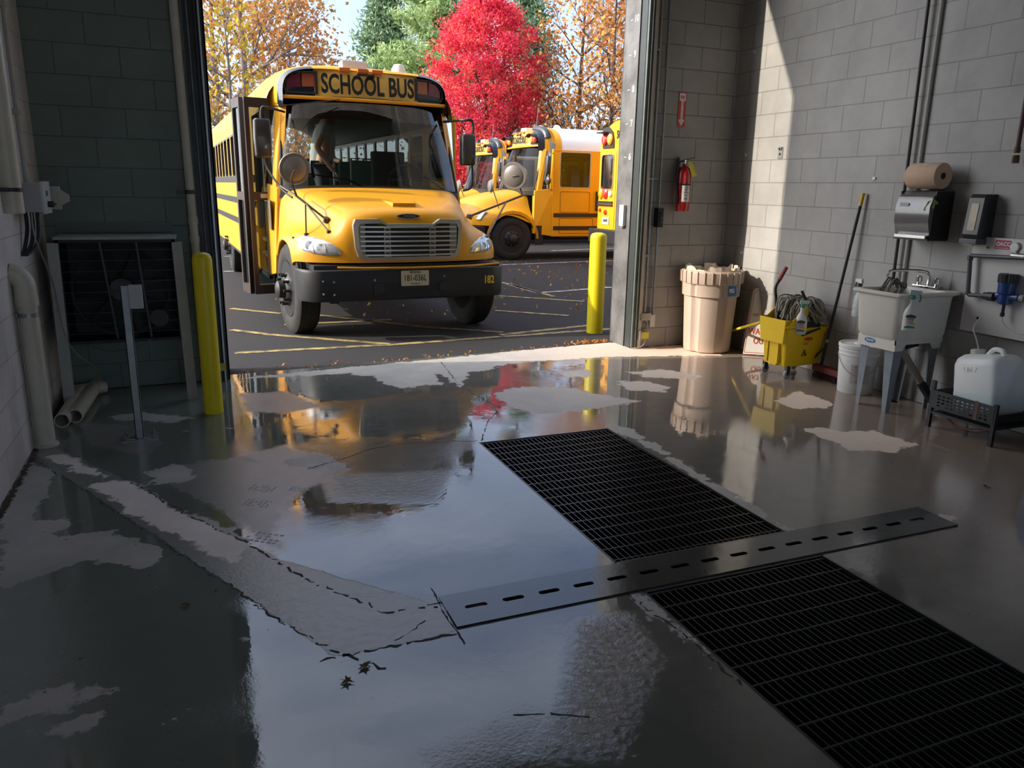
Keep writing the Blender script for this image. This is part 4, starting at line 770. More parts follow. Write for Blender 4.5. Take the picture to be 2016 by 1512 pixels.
m = MB(); m.cyl((.02, .0, .56), (.04, .0, .43), .024, n=16); m.bar((.03, .0, .44), (.29, .06, .45), .05, .05); m.build('trap_arm', mat('trap_dark', (.04, .04, .042), .5), o, smooth=0)
m = MB(); m.cyl((.03, -.02, .46), (.13, -.16, .20), .022, .026, n=16); m.build('drain_hose', mat('hose_beige', (.36, .33, .29), .5), o)
m = MB(); m.cyl((.13, -.16, .20), (.20, -.26, .03), .03, .028, n=16); m.build('drain_boot', mat('boot_navy', (.02, .03, .05), .45), o)
m = MB(); m.tube(smooth_path([(.02, .0, .05), (.06, -.03, .03), (.10, .0, .02), (.05, .03, .02)]), .01, 6); m.build('floor_valve', BLK, o)
# coiled hose on the sink
o = empty('coiled_hose', (4.66, 4.16, .80), label='dirty grey hose coiled over the back rim of the utility sink', cat='hose')
m = MB(); P_ = []
for k in range(90): a = k*.42; rr_ = .085+.012*math.sin(k*1.7); P_.append((rr_*math.cos(a)*.85+.05, -.06+k*.0011+.02*math.sin(a*.31), .055+rr_*math.sin(a)*.8+.008*math.cos(k*.9)))
m.tube(P_, .007, 8); m.build('hose_coil', mat('hose_dirty', (.16, .14, .12), .6, noise=.3), o)
# sprays at the sink
spray((4.50, 3.79, .615), R(-42), 'white spray bottle with green trigger and colourful label hanging on the front of the sink', SPW, SPG, SPH)
o = spray((4.54, 4.29, .635), R(80), 'cloudy spray bottle with black and white trigger hooked at the far end of the sink', mat('bottle_cloudy', (.55, .58, .58), .25), BLK, LW, lab=None)
# things on the wall: towel dispenser, roll, soap, pipes, clips
o = empty('towel_dispenser', (WR, 4.16, 1.22), label='grey translucent paper towel dispenser with a roll on top, above the sink', cat='dispenser')
m = MB(); SMK = mat('smoked_plastic', (.13, .12, .125), .18, coat=.5, noise=.25, nscale=9)
def dispsec(y): return [(x, y, z) for x, z in ((0, 0), (-.17, .0), (-.185, .02), (-.215, .12), (-.218, .22), (-.195, .29), (-.15, .325), (-.06, .345), (0, .345))]
m.loft([dispsec(-.145), dispsec(.145)], close=True, cap=True); m.build('cover', SMK, o, smooth=40)
m = MB(); m.b2((-.175, -.15, -.002), (0, -.143, .33)); m.b2((-.175, .143, -.002), (0, .15, .33)); m.b2((-.20, -.145, -.012), (0, .145, .0)); m.build('side_cheeks', BLK, o, smooth=0)
m = MB(); m.bar((-.195, -.13, .012), (-.195, .13, .012), .03, .02); m.build('tear_bar', CHROME, o, smooth=0)
me = curve_mesh('name_plate', [rrect(.075, .026, .003, 2)], .002, frame((-.2195, .07, .235), (0, -1, 0), (0, 0, 1)), mat('plate_grey', (.33, .35, .37), .4)); link('name_plate', me, o)
m = MB(); m.add([(-.225, -.10, .20), (-.2, -.14, .18), (-.15, -.152, .25), (-.19, -.152, .275), (-.215, -.12, .26)], [(0, 1, 2, 3, 4)]); m.build('green_scrap', mat('leaf_green', (.30, .50, .10), .6), o, solid=.002, smooth=0)
KR = mat('kraft_paper', (.62, .44, .31), .75, noise=.15, nscale=20, bump=.2)
o = empty('paper_roll', (WR-.115, 4.155, 1.22+.347+.088), label='brown paper towel roll lying on top of the towel dispenser', cat='paper roll')
m = MB(); m.lathe([(.022, -.125), (.088, -.125), (.09, -.12), (.09, .12), (.088, .125), (.022, .125), (.022, -.125)], ax=(0, 1, 0), n=40); m.build('roll', KR, o, smooth=40)
m = MB(); m.cyl((0, -.1265, 0), (0, -.12, 0), .023, n=16); m.build('core', INK, o)
o = empty('soap_dispenser', (WR, 3.745, 1.24), label='black soap dispenser with a clear window, right of the towel dispenser', cat='dispenser')
BD = mat('dispenser_black', (.030, .031, .033), .3, noise=.3)
m = MB(); Q = [(0, .0), (-.12, .0), (-.135, .03), (-.115, .27), (-.09, .295), (0, .295)]
m.loft([[(x*.9, -.062, z) for x, z in Q], [(x, -.055, z) for x, z in Q], [(x, .055, z) for x, z in Q], [(x*.9, .062, z) for x, z in Q]], close=True, cap=True); m.build('body', BD, o, smooth=30)
me = curve_mesh('window', [rrect(.055, .18, .01, 3)], .003, frame((-.1275, .0, .145), (0, -1, 0), (.08, 0, 1)), mat('soap_amber', (.42, .34, .22), .3, noise=.3)); link('window', me, o)
m = MB(); m.b2((-.145, -.065, -.035), (-.02, .065, .0)); m.build('push_bar', mat('pushbar_grey', (.09, .095, .10), .4), o, smooth=0, bevel=.006)
m = MB(); t = onx(1822, 0, WR-.03); m.tube([(WR-.035, t.y, CEIL), (WR-.035, 4.40, .84)], .012, 10); m.build('wall_pipe', mat('pipe_rust_black', (.035, .025, .022), .5, noise=.4), label='thin dark pipe running up the right wall behind the sink', cat='pipe')
m = MB(); m.tube([(WR-.012, 4.33, CEIL), (WR-.012, 4.33, .8)], .014, 10); m.build('wall_conduit', mat('conduit_grey', (.38, .38, .365), .5), label='grey painted conduit close to the wall beside the thin dark pipe', cat='conduit')
t = onx(1997, 318, WR-.06); o = empty('red_pipe', (WR-.05, t.y, t.z), label='rusty red pipe stub coming down the right wall at the picture edge', cat='pipe')
m = MB(); m.cyl((0, 0, .06), (0, 0, 3.6), .014, n=12); m.build('pipe', mat('pipe_red', (.09, .035, .03), .5, noise=.3), o); m = MB(); m.cyl((0, 0, -.01), (0, 0, .03), .022, n=8); m.cyl((0, 0, .03), (0, 0, .09), .018, n=12); m.build('fitting', _M['pipe_red'], o)
m = MB(); m.bar((-.02, .03, .045), (.0, -.30, .045), .02, .012); m.build('strap', mat('strap_tan', (.45, .38, .25), .5), o, smooth=0)
t = onx(1537, 301, WR); o = empty('wall_bracket_plate', (WR, t.y, t.z), label='small metal bracket plate screwed to the sunlit part of the right wall', cat='bracket')
m = MB(); m.b2((-.006, -.03, -.05), (0, .03, .05)); m.b2((-.02, -.02, .03), (0, .02, .05)); m.build('plate', CHR, o, smooth=0); m = MB(); m.cyl((-.009, 0, -.01), (-.006, 0, -.01), .011, n=12); m.cyl((-.02, 0, .035), (-.006, 0, .035), .01, n=12); m.build('screw', CHROME, o)
for i, (a_, b_) in enumerate(((1722, 351), (1487, 102), (1470, 305), (1460, 497))):
    t = onx(a_, b_, WR); m = MB(); m.b2((WR-.01, t.y-.014, t.z-.010), (WR, t.y+.014, t.z+.010))
    m.build('cable_clip', WHT, label=['small white clip on the right wall above the broom handle', 'small white clip highest up in the shaded corner strip', 'small white clip at mid height in the shaded corner strip', 'small white clip just above the trash can height in the shaded corner'][i], cat='clip', smooth=0)
# chemical board
PB = mat('board_grey', (.66, .64, .62), .45, noise=.12)
b0 = onx(1917, 465, WR-.04); b1 = onx(1893, 650, WR-.04)
o = empty('dosing_board', (WR-.035, (b0.y+b1.y)/2, .61), label='light grey plastic board with water pipes, gauge and blue dosing pump at the right edge', cat='water panel')
bz = b0.z-.61; m = MB(); m.b2((-.012, -1.0, 0), (.012, 0, bz)); m.b2((.012, -.9, .1), (.035, -.05, bz-.1)); m.build('board', PB, o, smooth=0)
m = MB(); m.b2((-.03, -.005, bz-.06), (-.012, .075, bz-.0)); m.build('corner_plate', mat('plate_light', (.5, .5, .5), .4), o, smooth=0)
RED = mat('badge_crimson', (.42, .02, .07), .45)
yy0 = onx(1954, 475, WR-.05).y-o.location.y; zz0 = onx(1974, 482, WR-.05).z-.61; yc = onx(1974, 482, WR-.05).y-o.location.y
me = curve_mesh('logo_badge', [rrect(.105, .06, .002, 1)], .002, frame((-.0135, yc, zz0), (0, -1, 0), (0, 0, 1)), RED); link('logo_badge', me, o)
text('lettering', 'ACC', .036, frame((-.0155, yc-.018, zz0+.004), (0, -1, 0), (0, 0, 1)), LW, o, sx=1., bold=.001, thick=.001)
tor = [(.015*math.cos(t), .015*math.sin(t)) for t in [2*math.pi*k/20 for k in range(20)]]; to2 = [(.66*a_, .66*b_) for a_, b_ in tor]; Mq = frame((-.0155, yc+.032, zz0+.004), (0, -1, 0), (0, 0, 1))
me = curve_mesh('logo_wheel', [tor, to2], .001, Mq, LW); link('logo_wheel', me, o)
m = MB()
for k in range(3): a = k*math.pi/3; m.bar((-.0155, yc+.032-.013*math.cos(a), zz0+.004+.013*math.sin(a)), (-.0155, yc+.032+.013*math.cos(a), zz0+.004-.013*math.sin(a)), .003, .001)
m.b2((-.0165, yc-.045, zz0-.023), (-.0155, yc+.045, zz0-.020)); m.build('logo_spokes', LW, o, smooth=0)
GP = mat('grey_pvc', (.07, .078, .09), .4)
def bp(px, py, X=WR-.09): t = onx(px, py, X); return Vector((t.x-(WR-.035), t.y-o.location.y, t.z-.61))
A1, A2, A3, A4 = bp(1985, 504), bp(1912, 503), bp(1905, 580), bp(1945, 583)
m = MB(); m.tube([A1+Vector((0, -.25, 0)), A2, A2+Vector((0, .004, -.012)), A3+Vector((0, 0, .01)), A3+Vector((0, -.01, 0)), A4], .014, 12); m.tube([A3+Vector((0, -.0, .02)), A3+Vector((0, 0, -.002))], .019, 10); m.tube([A2+Vector((0, .004, -.03)), A2+Vector((0, .003, .0))], .019, 10); m.build('grey_pipe', GP, o)
m = MB(); m.cyl(A4+Vector((0, .03, 0)), A4+Vector((0, -.01, 0)), .024, n=14); m.cyl(A4+Vector((0, .0, 0)), A4+Vector((0, -.045, 0)), .03, n=14); m.build('union', mat('union_dark', (.035, .038, .042), .4), o)
C_ = bp(1980, 580); m = MB(); BLU = mat('pump_blue', (.012, .05, .22), .3, coat=.3)
m.lathe([(.03, -.065), (.042, -.055), (.044, .0), (.052, .01), (.055, .075), (.055, .08)], C_, n=24); m.cyl(C_+Vector((0, .06, -.01)), C_+Vector((0, -.09, -.01)), .022, n=14); m.build('pump_body', BLU, o)
m = fluted([(.060, .0), (.062, .05), (.055, .058)], 14, .003, .4); m.v = [(a_+C_.x, b_+C_.y, c_+C_.z+.078) for a_, b_, c_ in m.v]; m.add([(C_.x+.05*math.cos(t), C_.y+.05*math.sin(t), C_.z+.134) for t in [2*math.pi*k/20 for k in range(20)]], [tuple(range(20))]); m.build('pump_cap', BLK, o)
m = MB(); m.cyl(C_+Vector((0, 0, -.065)), C_+Vector((0, 0, -.13)), .010, n=10); m.cyl(C_+Vector((0, 0, -.12)), C_+Vector((0, 0, -.145)), .014, n=10); m.build('injector', BLK, o)
m = MB(); m.cyl(C_+Vector((0, -.08, -.01)), C_+Vector((0, -.25, -.01)), .016, n=12); m.cyl(C_+Vector((0, -.10, -.01)), C_+Vector((0, -.13, -.01)), .024, n=10); m.build('outlet_pipe', mat('fitting_grey', (.28, .28, .27), .5), o)
m = MB(); m.tube(smooth_path([C_+Vector((0, 0, -.145)), C_+Vector((0, -.03, -.20)), C_+Vector((0, -.12, -.235)), C_+Vector((0, -.25, -.23))]), .004, 6); m.build('clear_tube', mat('tube_clear', (.5, .5, .5), .3), o)
g = bp(2004, 487, WR-.10); m = MB(); m.cyl(g, g+Vector((-.035, 0, 0)), .030, n=20); m.build('gauge', CHR, o); m = MB(); m.cyl(g+Vector((-.036, 0, 0)), g+Vector((-.037, 0, 0)), .025, n=20); m.build('gauge_face', LW, o)
m = MB(); m.tube([g, g+Vector((0, -.01, -.05)), g+Vector((0, -.05, -.055))], .012, 8); m.tube([g+Vector((0, .03, -.055)), g+Vector((0, -.06, -.055))], .018, 10); m.build('tee', CHR, o)
for a_, b_ in ((1945, 487), (1925, 626)): t = bp(a_, b_, WR-.05); m = MB(); m.cyl(t, t+Vector((-.004, 0, 0)), .009, n=8); m.build('screw', BLK, o)
# tube from board into the jug
# jug on its rack
JUG = mat('translucent_hdpe', (.84, .87, .86), .35, noise=.05); 
r0, r1 = fl(1827, 838), fl(1947, 876)
o = empty('jug_rack', (4.54, 3.33, 0), label='black slotted steel rack standing on the floor, holding the white jug', cat='rack')
RK = mat('rack_black', (.035, .038, .042), .42, .3, noise=.3)
for (x, y, h) in ((0, .23, .32), (0, -.22, .27), (.36, .22, .30), (.36, -.24, .25)): m = MB(); m.b2((x-.012, y-.012, 0), (x+.012, y+.012, h)); m.build('leg', RK, o, smooth=0)
slots = [rrect(.022, .010, .0049, 2, -.17+.034*i, .02-.022*j) for i in range(11) for j in range(4)]
me = curve_mesh('side_panel', [[(-.22, -.07), (.22, -.07), (.22, .05), (-.22, .05)]]+slots, .004, frame((-.012, 0, .21), (0, -1, 0), (0, 0, 1)), RK); link('side_panel', me, o)
me = me.copy(); me.name = 'side_panel'; link('side_panel', me, o).location = (.38, 0, 0)
m = MB(); m.b2((-.01, -.22, .10), (.37, .22, .115)); m.b2((0, .215, .15), (.37, .225, .26)); m.b2((0, -.225, .15), (.37, -.215, .20)); m.build('tray', RK, o, smooth=0)
m = MB(); m.tube(smooth_path([(-.0, .10, .09), (.02, .03, .05), (.05, -.08, .055), (.06, -.16, .09)]), .012, 8); m.build('rusty_hose', mat('hose_rust', (.18, .12, .10), .6, noise=.4), o)
me = curve_mesh('tape', [[(-.012, -.07), (.012, -.07), (.012, .055), (-.012, .055)]], .001, frame((-.0155, -.10, .21), (0, -1, 0), (0, 0, 1)), mat('tape_brown', (.13, .07, .05), .5)); link('tape', me, o)
o = empty('plastic_jug', (4.745, 3.325, .30), label='translucent white plastic jug with pale liquid, tilted in the black rack', cat='jug')
o.rotation_euler = (R(-9), R(2), R(0))
m = MB(); S = [(-.165, .13, .135, .03), (-.155, .145, .15, .035), (-.13, .15, .155, .04), (.16, .15, .155, .04), (.20, .14, .145, .045), (.225, .11, .12, .045), (.232, .08, .09, .04)]
m.loft([[(p[0], p[1], z) for p in rrect(2*a_, 2*b_, r_, 4)] for z, a_, b_, r_ in S], close=True, cap=True); m.build('jug_body', JUG, o, smooth=50)
m = MB(); m.lathe([(.045, .22), (.045, .255), (.04, .262), (0, .262)], (-.03, .06, 0), n=20); m.build('cap', mat('cap_beige', (.58, .56, .46), .4), o)
m = MB(); m.tube(smooth_path([(-.03, -.01, .225), (-.03, -.05, .262), (-.03, -.10, .255), (-.03, -.12, .22)]), .016, 10); m.build('handle', JUG, o)
text('lettering', 'UN Z', .05, frame((-.1505, .02, .13), (0, -1, 0), (0, 0, 1)), mat('emboss_white', (.8, .82, .82), .4), o, sx=.8, thick=.003)
m = MB(); m.loft([[(p[0], p[1], z) for p in rrect(2*.1515, 2*.1565, .041, 4)] for z in (-.128, -.02)], close=True); m.build('liquid_band', mat('pale_liquid', (.74, .84, .84), .35), o, smooth=50)
m = MB(); m.tube(smooth_path([(-.03, .06, .262), (-.04, .07, .33), (-.03, .10, .40), (0.05, .11, .47)]), .005, 6); m.build('suction_tube', _M['tube_clear'], o)
# blue barrel at the very edge and hose
g = fl(2030, 985); o = empty('blue_barrel', (g.x+.50, g.y+.02, 0), label='blue plastic barrel just cut by the right picture edge', cat='barrel')
m = MB(); m.lathe([(.26, 0), (.285, .02), (.285, .25), (.295, .27), (.285, .29), (.28, .36), (.26, .37)], n=40); m.build('barrel', mat('barrel_blue', (.05, .20, .42), .4), o, smooth=40)
m = MB(); m.tube(smooth_path([(4.86, 3.02, .62), (4.70, 2.98, .40), (4.66, 2.95, .2), (4.70, 2.98, .05), (4.86, 3.06, .03)]), .012, 8); m.build('brown_hose', mat('hose_brown', (.09, .06, .05), .6), label='brown hose looping down right of the white jug', cat='hose')
# debris on the wet floor: bits of leaves
LB = mat('leaf_brown', (.16, .08, .03), .6, noise=.5, nscale=60); LFR = mat('leaf_red', (.45, .04, .03), .6)
for px_, py_, s_, mm, lb in ((683, 1344, .022, LB, 'small dead brown leaf on the wet floor near the bottom left'), (718, 1314, .026, LB, 'curled dead leaf on the wet floor below the concrete strip'), (1014, 721, .03, LFR, 'small red leaf on the wet floor near the threshold'), (365, 1194, .02, LB, 'tiny crumpled leaf on the dark wet floor at the left'), (1943, 960, .02, LB, 'small brown leaf on the floor at the right edge')):
    q = fl(px_, py_); m = MB(); V = [(0, 0, .004)]; n = 12
    for k in range(n): a = 2*math.pi*k/n; r_ = s_*(1 if k % 2 else .45)*random.uniform(.7, 1.2); V.append((r_*math.cos(a), r_*math.sin(a), random.uniform(.003, .012)))
    m.add(V, [(0, 1+k, 1+(k+1) % n) for k in range(n)]); m.build('fallen_leaf', mm, label=lb, cat='leaf', smooth=0, solid=.0008).location = (q.x, q.y, .002)
# ================================================================== SCHOOL BUSES
from mathutils.bvhtree import BVHTree
def arch(w, z0, z1, p, n=28):
    P = []
    for k in range(n+1):
        a = math.pi*k/n; c, s = math.cos(a), math.sin(a)
        x = -w*math.copysign(abs(c)**(2/p), c); z = z0+(z1-z0)*abs(s)**(2/p); P.append((x, z))
    return P
def hood_net():
    cols = [
     [(0, .02, .86), (0, .02, 1.1), (0, .04, 1.34), (0, .12, 1.42), (0, .45, 1.50), (0, .90, 1.57), (0, 1.3, 1.62), (0, 1.52, 1.65)],
     [(.40, .03, .86), (.40, .03, 1.1), (.40, .05, 1.33), (.40, .14, 1.415), (.42, .46, 1.49), (.46, .90, 1.56), (.5, 1.3, 1.61), (.5, 1.52, 1.64)],
     [(.60, .06, .86), (.61, .06, 1.1), (.60, .09, 1.30), (.59, .18, 1.39), (.66, .48, 1.47), (.76, .92, 1.54), (.84, 1.3, 1.59), (.86, 1.52, 1.62)],
     [(.68, .085, .86), (.69, .09, 1.08), (.68, .13, 1.24), (.68, .24, 1.33), (.76, .52, 1.43), (.87, .94, 1.50), (.97, 1.3, 1.56), (1.02, 1.52, 1.59)],
     [(.78, .12, .86), (.79, .13, 1.02), (.77, .19, 1.14), (.77, .33, 1.20), (.84, .58, 1.30), (.95, .96, 1.36), (1.04, 1.3, 1.42), (1.10, 1.52, 1.45)],
     [(.93, .18, .86), (.94, .19, 1.0), (.93, .25, 1.11), (.93, .40, 1.165), (.97, .64, 1.19), (1.02, .98, 1.20), (1.07, 1.3, 1.20), (1.12, 1.52, 1.22)],
     [(1.07, .29, .86), (1.08, .30, .98), (1.07, .36, 1.07), (1.08, .48, 1.115), (1.10, .70, 1.14), (1.12, .99, 1.14), (1.13, 1.3, 1.08), (1.14, 1.52, 1.0)],
     [(1.15, .46, .86), (1.16, .47, .93), (1.16, .50, 1.0), (1.165, .58, 1.04), (1.175, .76, 1.07), (1.18, 1.0, 1.07), (1.175, 1.3, 1.0), (1.17, 1.52, .90)],
     [(1.15, .50, .80), (1.16, .51, .88), (1.165, .54, .94), (1.17, .62, 1.0), (1.18, .78, 1.04), (1.185, 1.0, 1.045), (1.18, 1.3, .96), (1.175, 1.52, .80)],
     [(1.10, .50, .80), (1.10, .51, .88), (1.10, .54, .94), (1.10, .62, 1.0), (1.10, .78, 1.04), (1.10, 1.0, 1.045), (1.10, 1.3, .96), (1.10, 1.52, .80)]]
    full = [[(-x, y, z) for x, y, z in c] for c in cols[:0:-1]]+cols
    return full
def wheel(par, x, y, r, side, steer=0., w=.26, hub=BLK):
    """tire part with rim sub-part; side = -1 outer face to -x"""
    o = MB(); prof = [(r*.62, -w/2+.02), (r*.70, -w/2), (r*.93, -w/2+.005), (r, -w/2+.035), (r, w/2-.035), (r*.93, w/2-.005), (r*.70, w/2), (r*.62, w/2-.02), (r*.60, 0), (r*.62, -w/2+.02)]
    o.lathe([(b, a*side) for b, a in [(q[0], q[1]) for q in prof]], ax=(1, 0, 0), n=48)
    for k in range(3):
        zz = (-.06+.06*k); o.lathe([(r+.001, zz-.006), (r+.004, zz), (r+.001, zz+.006)], ax=(1, 0, 0), n=48)
    t = o.build('tire', RUB, par, smooth=40); t.location = (x, y, r); t.rotation_euler = (0, 0, steer)
    m = MB(); s = side*w/2; m.lathe([(r*.62, s-.01*side), (r*.60, s-.05*side), (r*.45, s-.07*side), (r*.36, s-.0*side), (r*.30, s+.03*side), (r*.28, s+.035*side), (0, s+.035*side)], ax=(1, 0, 0), n=36)
    m.build('rim', hub, t, smooth=30)
    m = MB()
    for k in range(10): a = 2*math.pi*k/10; m.cyl((s, r*.33*math.cos(a), r*.33*math.sin(a)), (s+.075*side, r*.33*math.cos(a), r*.33*math.sin(a)), .016, n=8)
    m.lathe([(r*.2, s+.03*side), (r*.19, s+.10*side), (r*.12, s+.12*side), (0, s+.12*side)], ax=(1, 0, 0), n=24); m.build('lug_nuts', mat('lug_dark', (.05, .05, .05), .4, .6), t)
    return t
def bus_body(o, L_=12., roofm=None, cap=True, winy=3.25, rub=(1.66, 1.34, 1.02), driver=False, roof0=2.35):
    W_ = 1.2; roofm = roofm or YELG
    # lower and upper side walls with window openings
    for s in (-1, 1):
        loops = [[(1.95, .55), (L_, .55), (L_, 2.52), (1.95, 2.52)]]
        y = winy
        wins = [(2.12, 2.95)] if s == 1 or driver else [(2.12, 2.72)]
        while y < L_-.5: wins.append((y, y+.60)); y += .71
        if s == -1: loops[0] = [(1.95, 2.52), (2.0, 2.52), (2.0, .60), (2.74, .60), (2.74, .55), (L_, .55), (L_, 2.52)]; loops[0] = [(2.78, .55), (L_, .55), (L_, 2.52), (1.95, 2.52), (1.95, 2.46), (2.78, 2.46)]; wins = wins[1:]
        WZ = lambda a: (.84, 2.08) if (driver and a < 2.5) else (.66, 2.06)
        for a, b in wins: loops.append(rrect(b-a, WZ(a)[0], .05, 3, (a+b)/2, WZ(a)[1]))
        me = curve_mesh('side_wall', loops, .04, frame((s*W_, 0, 0), (0, 1, 0), (0, 0, 1)), YELG); sw = link('side_wall', me, o)
        for a, b in wins:
            m = MB(); hh, zc = WZ(a); m.b2((s*(W_-.005), a, zc-hh/2), (s*(W_-.001), b, zc+hh/2)); m.build('side_window', SDG, o, smooth=0)
            me = curve_mesh('window_frame', [rrect(b-a, hh, .05, 3, (a+b)/2, zc), rrect(b-a-.06, hh-.06, .04, 3, (a+b)/2, zc), [((a+b)/2-.3, 2.07), ((a+b)/2-.3, 2.05), ((a+b)/2-.31, 2.05), ((a+b)/2-.31, 2.07)]], .03, frame((s*(W_+.006), 0, 0), (0, 1, 0), (0, 0, 1)), BRN if s == -1 else CHR); link('window_frame', me, o)
        m = MB()
        for z in rub: m.b2((s*(W_+.015), (2.80 if s == -1 else 2.0), z), (s*(W_+.035), L_-.02, z+.09))
        m.build('rub_rails', BLK, o, smooth=0)
        m = MB(); m.b2((s*(W_+.015), 2.2 if s == 1 else 2.85, .52), (s*(W_+.02), L_-.1, .56)); m.build('skirt_edge', BLK, o, smooth=0)
    A0 = arch(W_+.02, 2.50, 3.07, 2.7)
    m = MB(); m.loft([[(x, y, z) for x, z in A0] for y in (roof0, L_-.35)]); m.build('roof', roofm, o, smooth=60)
    m = MB(); m.loft([[(x, y, z) for x, z in arch(w, 2.50, z1, p)] for y, w, z1, p in ((1.66, .985, 2.945, 5.), (1.70, 1.0, 2.975, 5.), (1.82, 1.025, 2.99, 4.6), (2.15, 1.16, 3.05, 3.2), (2.36, 1.22, 3.07, 2.7))])
    m.m = [1 if (i//28 < 2 and abs(sum(m.v[j][0] for j in f)/4) > .62) else 0 for i, f in enumerate(m.f)]; m.build('front_roof_cap', [YELG, GLOSSBLK], o, smooth=60)
    m = MB(); m.b2((-W_+.03, 1.9, .93), (W_-.03, L_-.1, .97)); m.build('bus_floor', DKGRY, o, smooth=0)
    m = MB(); m.b2((-1.0, 1.5, .45), (1.0, 4.5, .60)); m.b2((-.45, .3, .45), (-.3, L_-.6, .62)); m.b2((.3, .3, .45), (.45, L_-.6, .62)); m.build('chassis', BLK, o, smooth=0)
    m = MB(); m.loft([[(x, y, z) for x, z in arch(W_-.05, 2.45, 2.97, 2.7)] for y in (1.9, L_-.3)]); m.build('inner_ceiling', mat('ceiling_inner', (.25, .27, .27), .6), o, smooth=60)
    return W_
def bus_front(o, round_band=True, glass_=None, sign=(.30, .615)):
    """cowl sides, windshield, header"""
    for s in (-1, 1):
        m = MB(); A = [(s*1.10, 1.50, .62), (s*1.19, 1.50, .62), (s*1.215, 2.0, .55), (s*1.10, 2.0, .55)]; B = [(s*1.05, 1.52, 1.60), (s*1.12, 1.55, 1.60), (s*1.215, 2.0, 1.66), (s*1.10, 2.0, 1.66)]
        m.hexa(A+B); C = [(s*.94, 1.72, 2.54), (s*1.0, 1.76, 2.54), (s*1.215, 2.02, 2.54), (s*1.14, 2.0, 2.54)]
        Bp = [(s*1.055, 1.58, 1.58), (s*1.13, 1.60, 1.58), (s*1.215, 1.98, 1.66), (s*1.15, 1.97, 1.66)]
        # slim pillar: front post and rear post leave a quarter opening
        m.hexa([Bp[0], Bp[1], (s*1.15, 1.72, 1.6), (s*1.08, 1.70, 1.6), C[0], C[1], (s*1.05, 1.86, 2.54), (s*.98, 1.84, 2.54)])
        m.hexa([(s*1.15, 1.90, 1.6), (s*1.205, 1.90, 1.6), (s*1.215, 2.0, 1.6), (s*1.15, 2.0, 1.6), (s*1.12, 1.95, 2.54), (s*1.205, 1.95, 2.54), (s*1.215, 2.02, 2.54), (s*1.14, 2.02, 2.54)])
        m.build('cowl_pillar', YEL, o, smooth=0, bevel=.012)
        m = MB(); m.add([(s*1.12, 1.72, 1.62), (s*1.18, 1.92, 1.62), (s*1.16, 1.96, 2.50), (s*1.03, 1.86, 2.50)], [(0, 1, 2, 3)]); m.build('quarter_glass', SDG, o, smooth=0)
    def ws(x_, t): hw = 1.075-.095*t; x = x_*hw; return (x, 1.29+.34*t+.13*(x_**2)+.10*x_**8, 1.575+1.06*t+.04*(1-x_**2)*(1-t))
    n = 20; m = MB(); T_ = [0, .2, .4, .6, .76, .88, 1.0]
    V = [ws(-1+2*k/n, t) for t in T_ for k in range(n+1)]; m.v = V
    for i in range(len(T_)-1):
        for k in range(n): m.f.append((i*(n+1)+k, i*(n+1)+k+1, (i+1)*(n+1)+k+1, (i+1)*(n+1)+k)); m.m.append(1 if i >= 4 else 0)
    m.build('windshield', [glass_ or WSG, glass_ or WSB], o, smooth=60)
    loop = [ws(-1+2*k/n, 0) for k in range(n+1)]+[ws(1, t) for t in T_[1:]]+[ws(1-2*k/n, 1) for k in range(1, n+1)]+[ws(-1, t) for t in T_[-2:0:-1]]
    m = MB(); m.tube([(x, y-.004, z) for x, y, z in loop], .014, 6, closed=True); m.build('windshield_seal', BLK, o)
    m = MB(); secs = [[ws(-1+2*k/n, 0) for k in range(n+1)], [(x*1.02, y+.02, z-.09) for x, y, z in [ws(-1+2*k/n, 0) for k in range(n+1)]]]; m.loft(secs); m.build('cowl_panel', BLK, o, smooth=0, solid=.01)
    # header face
    m = MB(); xs_ = [-.985, -.97, -.94, -.90, -.84, -.75, -.62, -.45, -.25, 0, .25, .45, .62, .75, .84, .90, .94, .97, .985]
    def zt(x): return 2.50+(2.945-2.50)*(max(0, 1-abs(x/.9851)**5))**(1/5)
    def hy_(x, f): return 1.615+.05*f+.09*(x/.98)**2
    rows = (0, .3, .7, 1.); V = [(x, hy_(x, f), 2.60+(max(zt(x), 2.605)-2.60)*f) for x in xs_ for f in rows]; m.v = V
    for i in range(len(xs_)-1):
        for j in range(3): b = i*4+j; m.f.append((b, b+4, b+5, b+1)); m.m.append(0 if abs((xs_[i]+xs_[i+1])/2) < .62 else 1)
    m.build('header_panel', [YEL2, GLOSSBLK], o, smooth=60)
    m = MB(); A = [(x, hy_(x, 1), max(zt(x), 2.6)) for x in xs_]; B = [(x, z) for x, z in arch(1.0, 2.50, 2.962, 5., 36)]
    B = [(x*1.015, 1.70, 2.50+(2.975-2.5)*(max(0, 1-abs(x/.9851)**5))**(1/5)) for x in xs_]; m.loft([A, B]); m.build('header_edge', GLOSSBLK, o, smooth=60)
    m = MB(); m.loft([[(x, hy_(x, 0)-.012, z) for x in xs_] for z in (2.595, 2.635)]); m.build('header_lip', YEL if round_band else YEL2, o, smooth=60, solid=.01)
    text('header_sign', 'SCHOOL BUS', sign[0], frame((0, 1.600, 2.768), (1, 0, 0), (0, .10, 1)), INK, o, sx=sign[1], bold=.008, thick=.006)
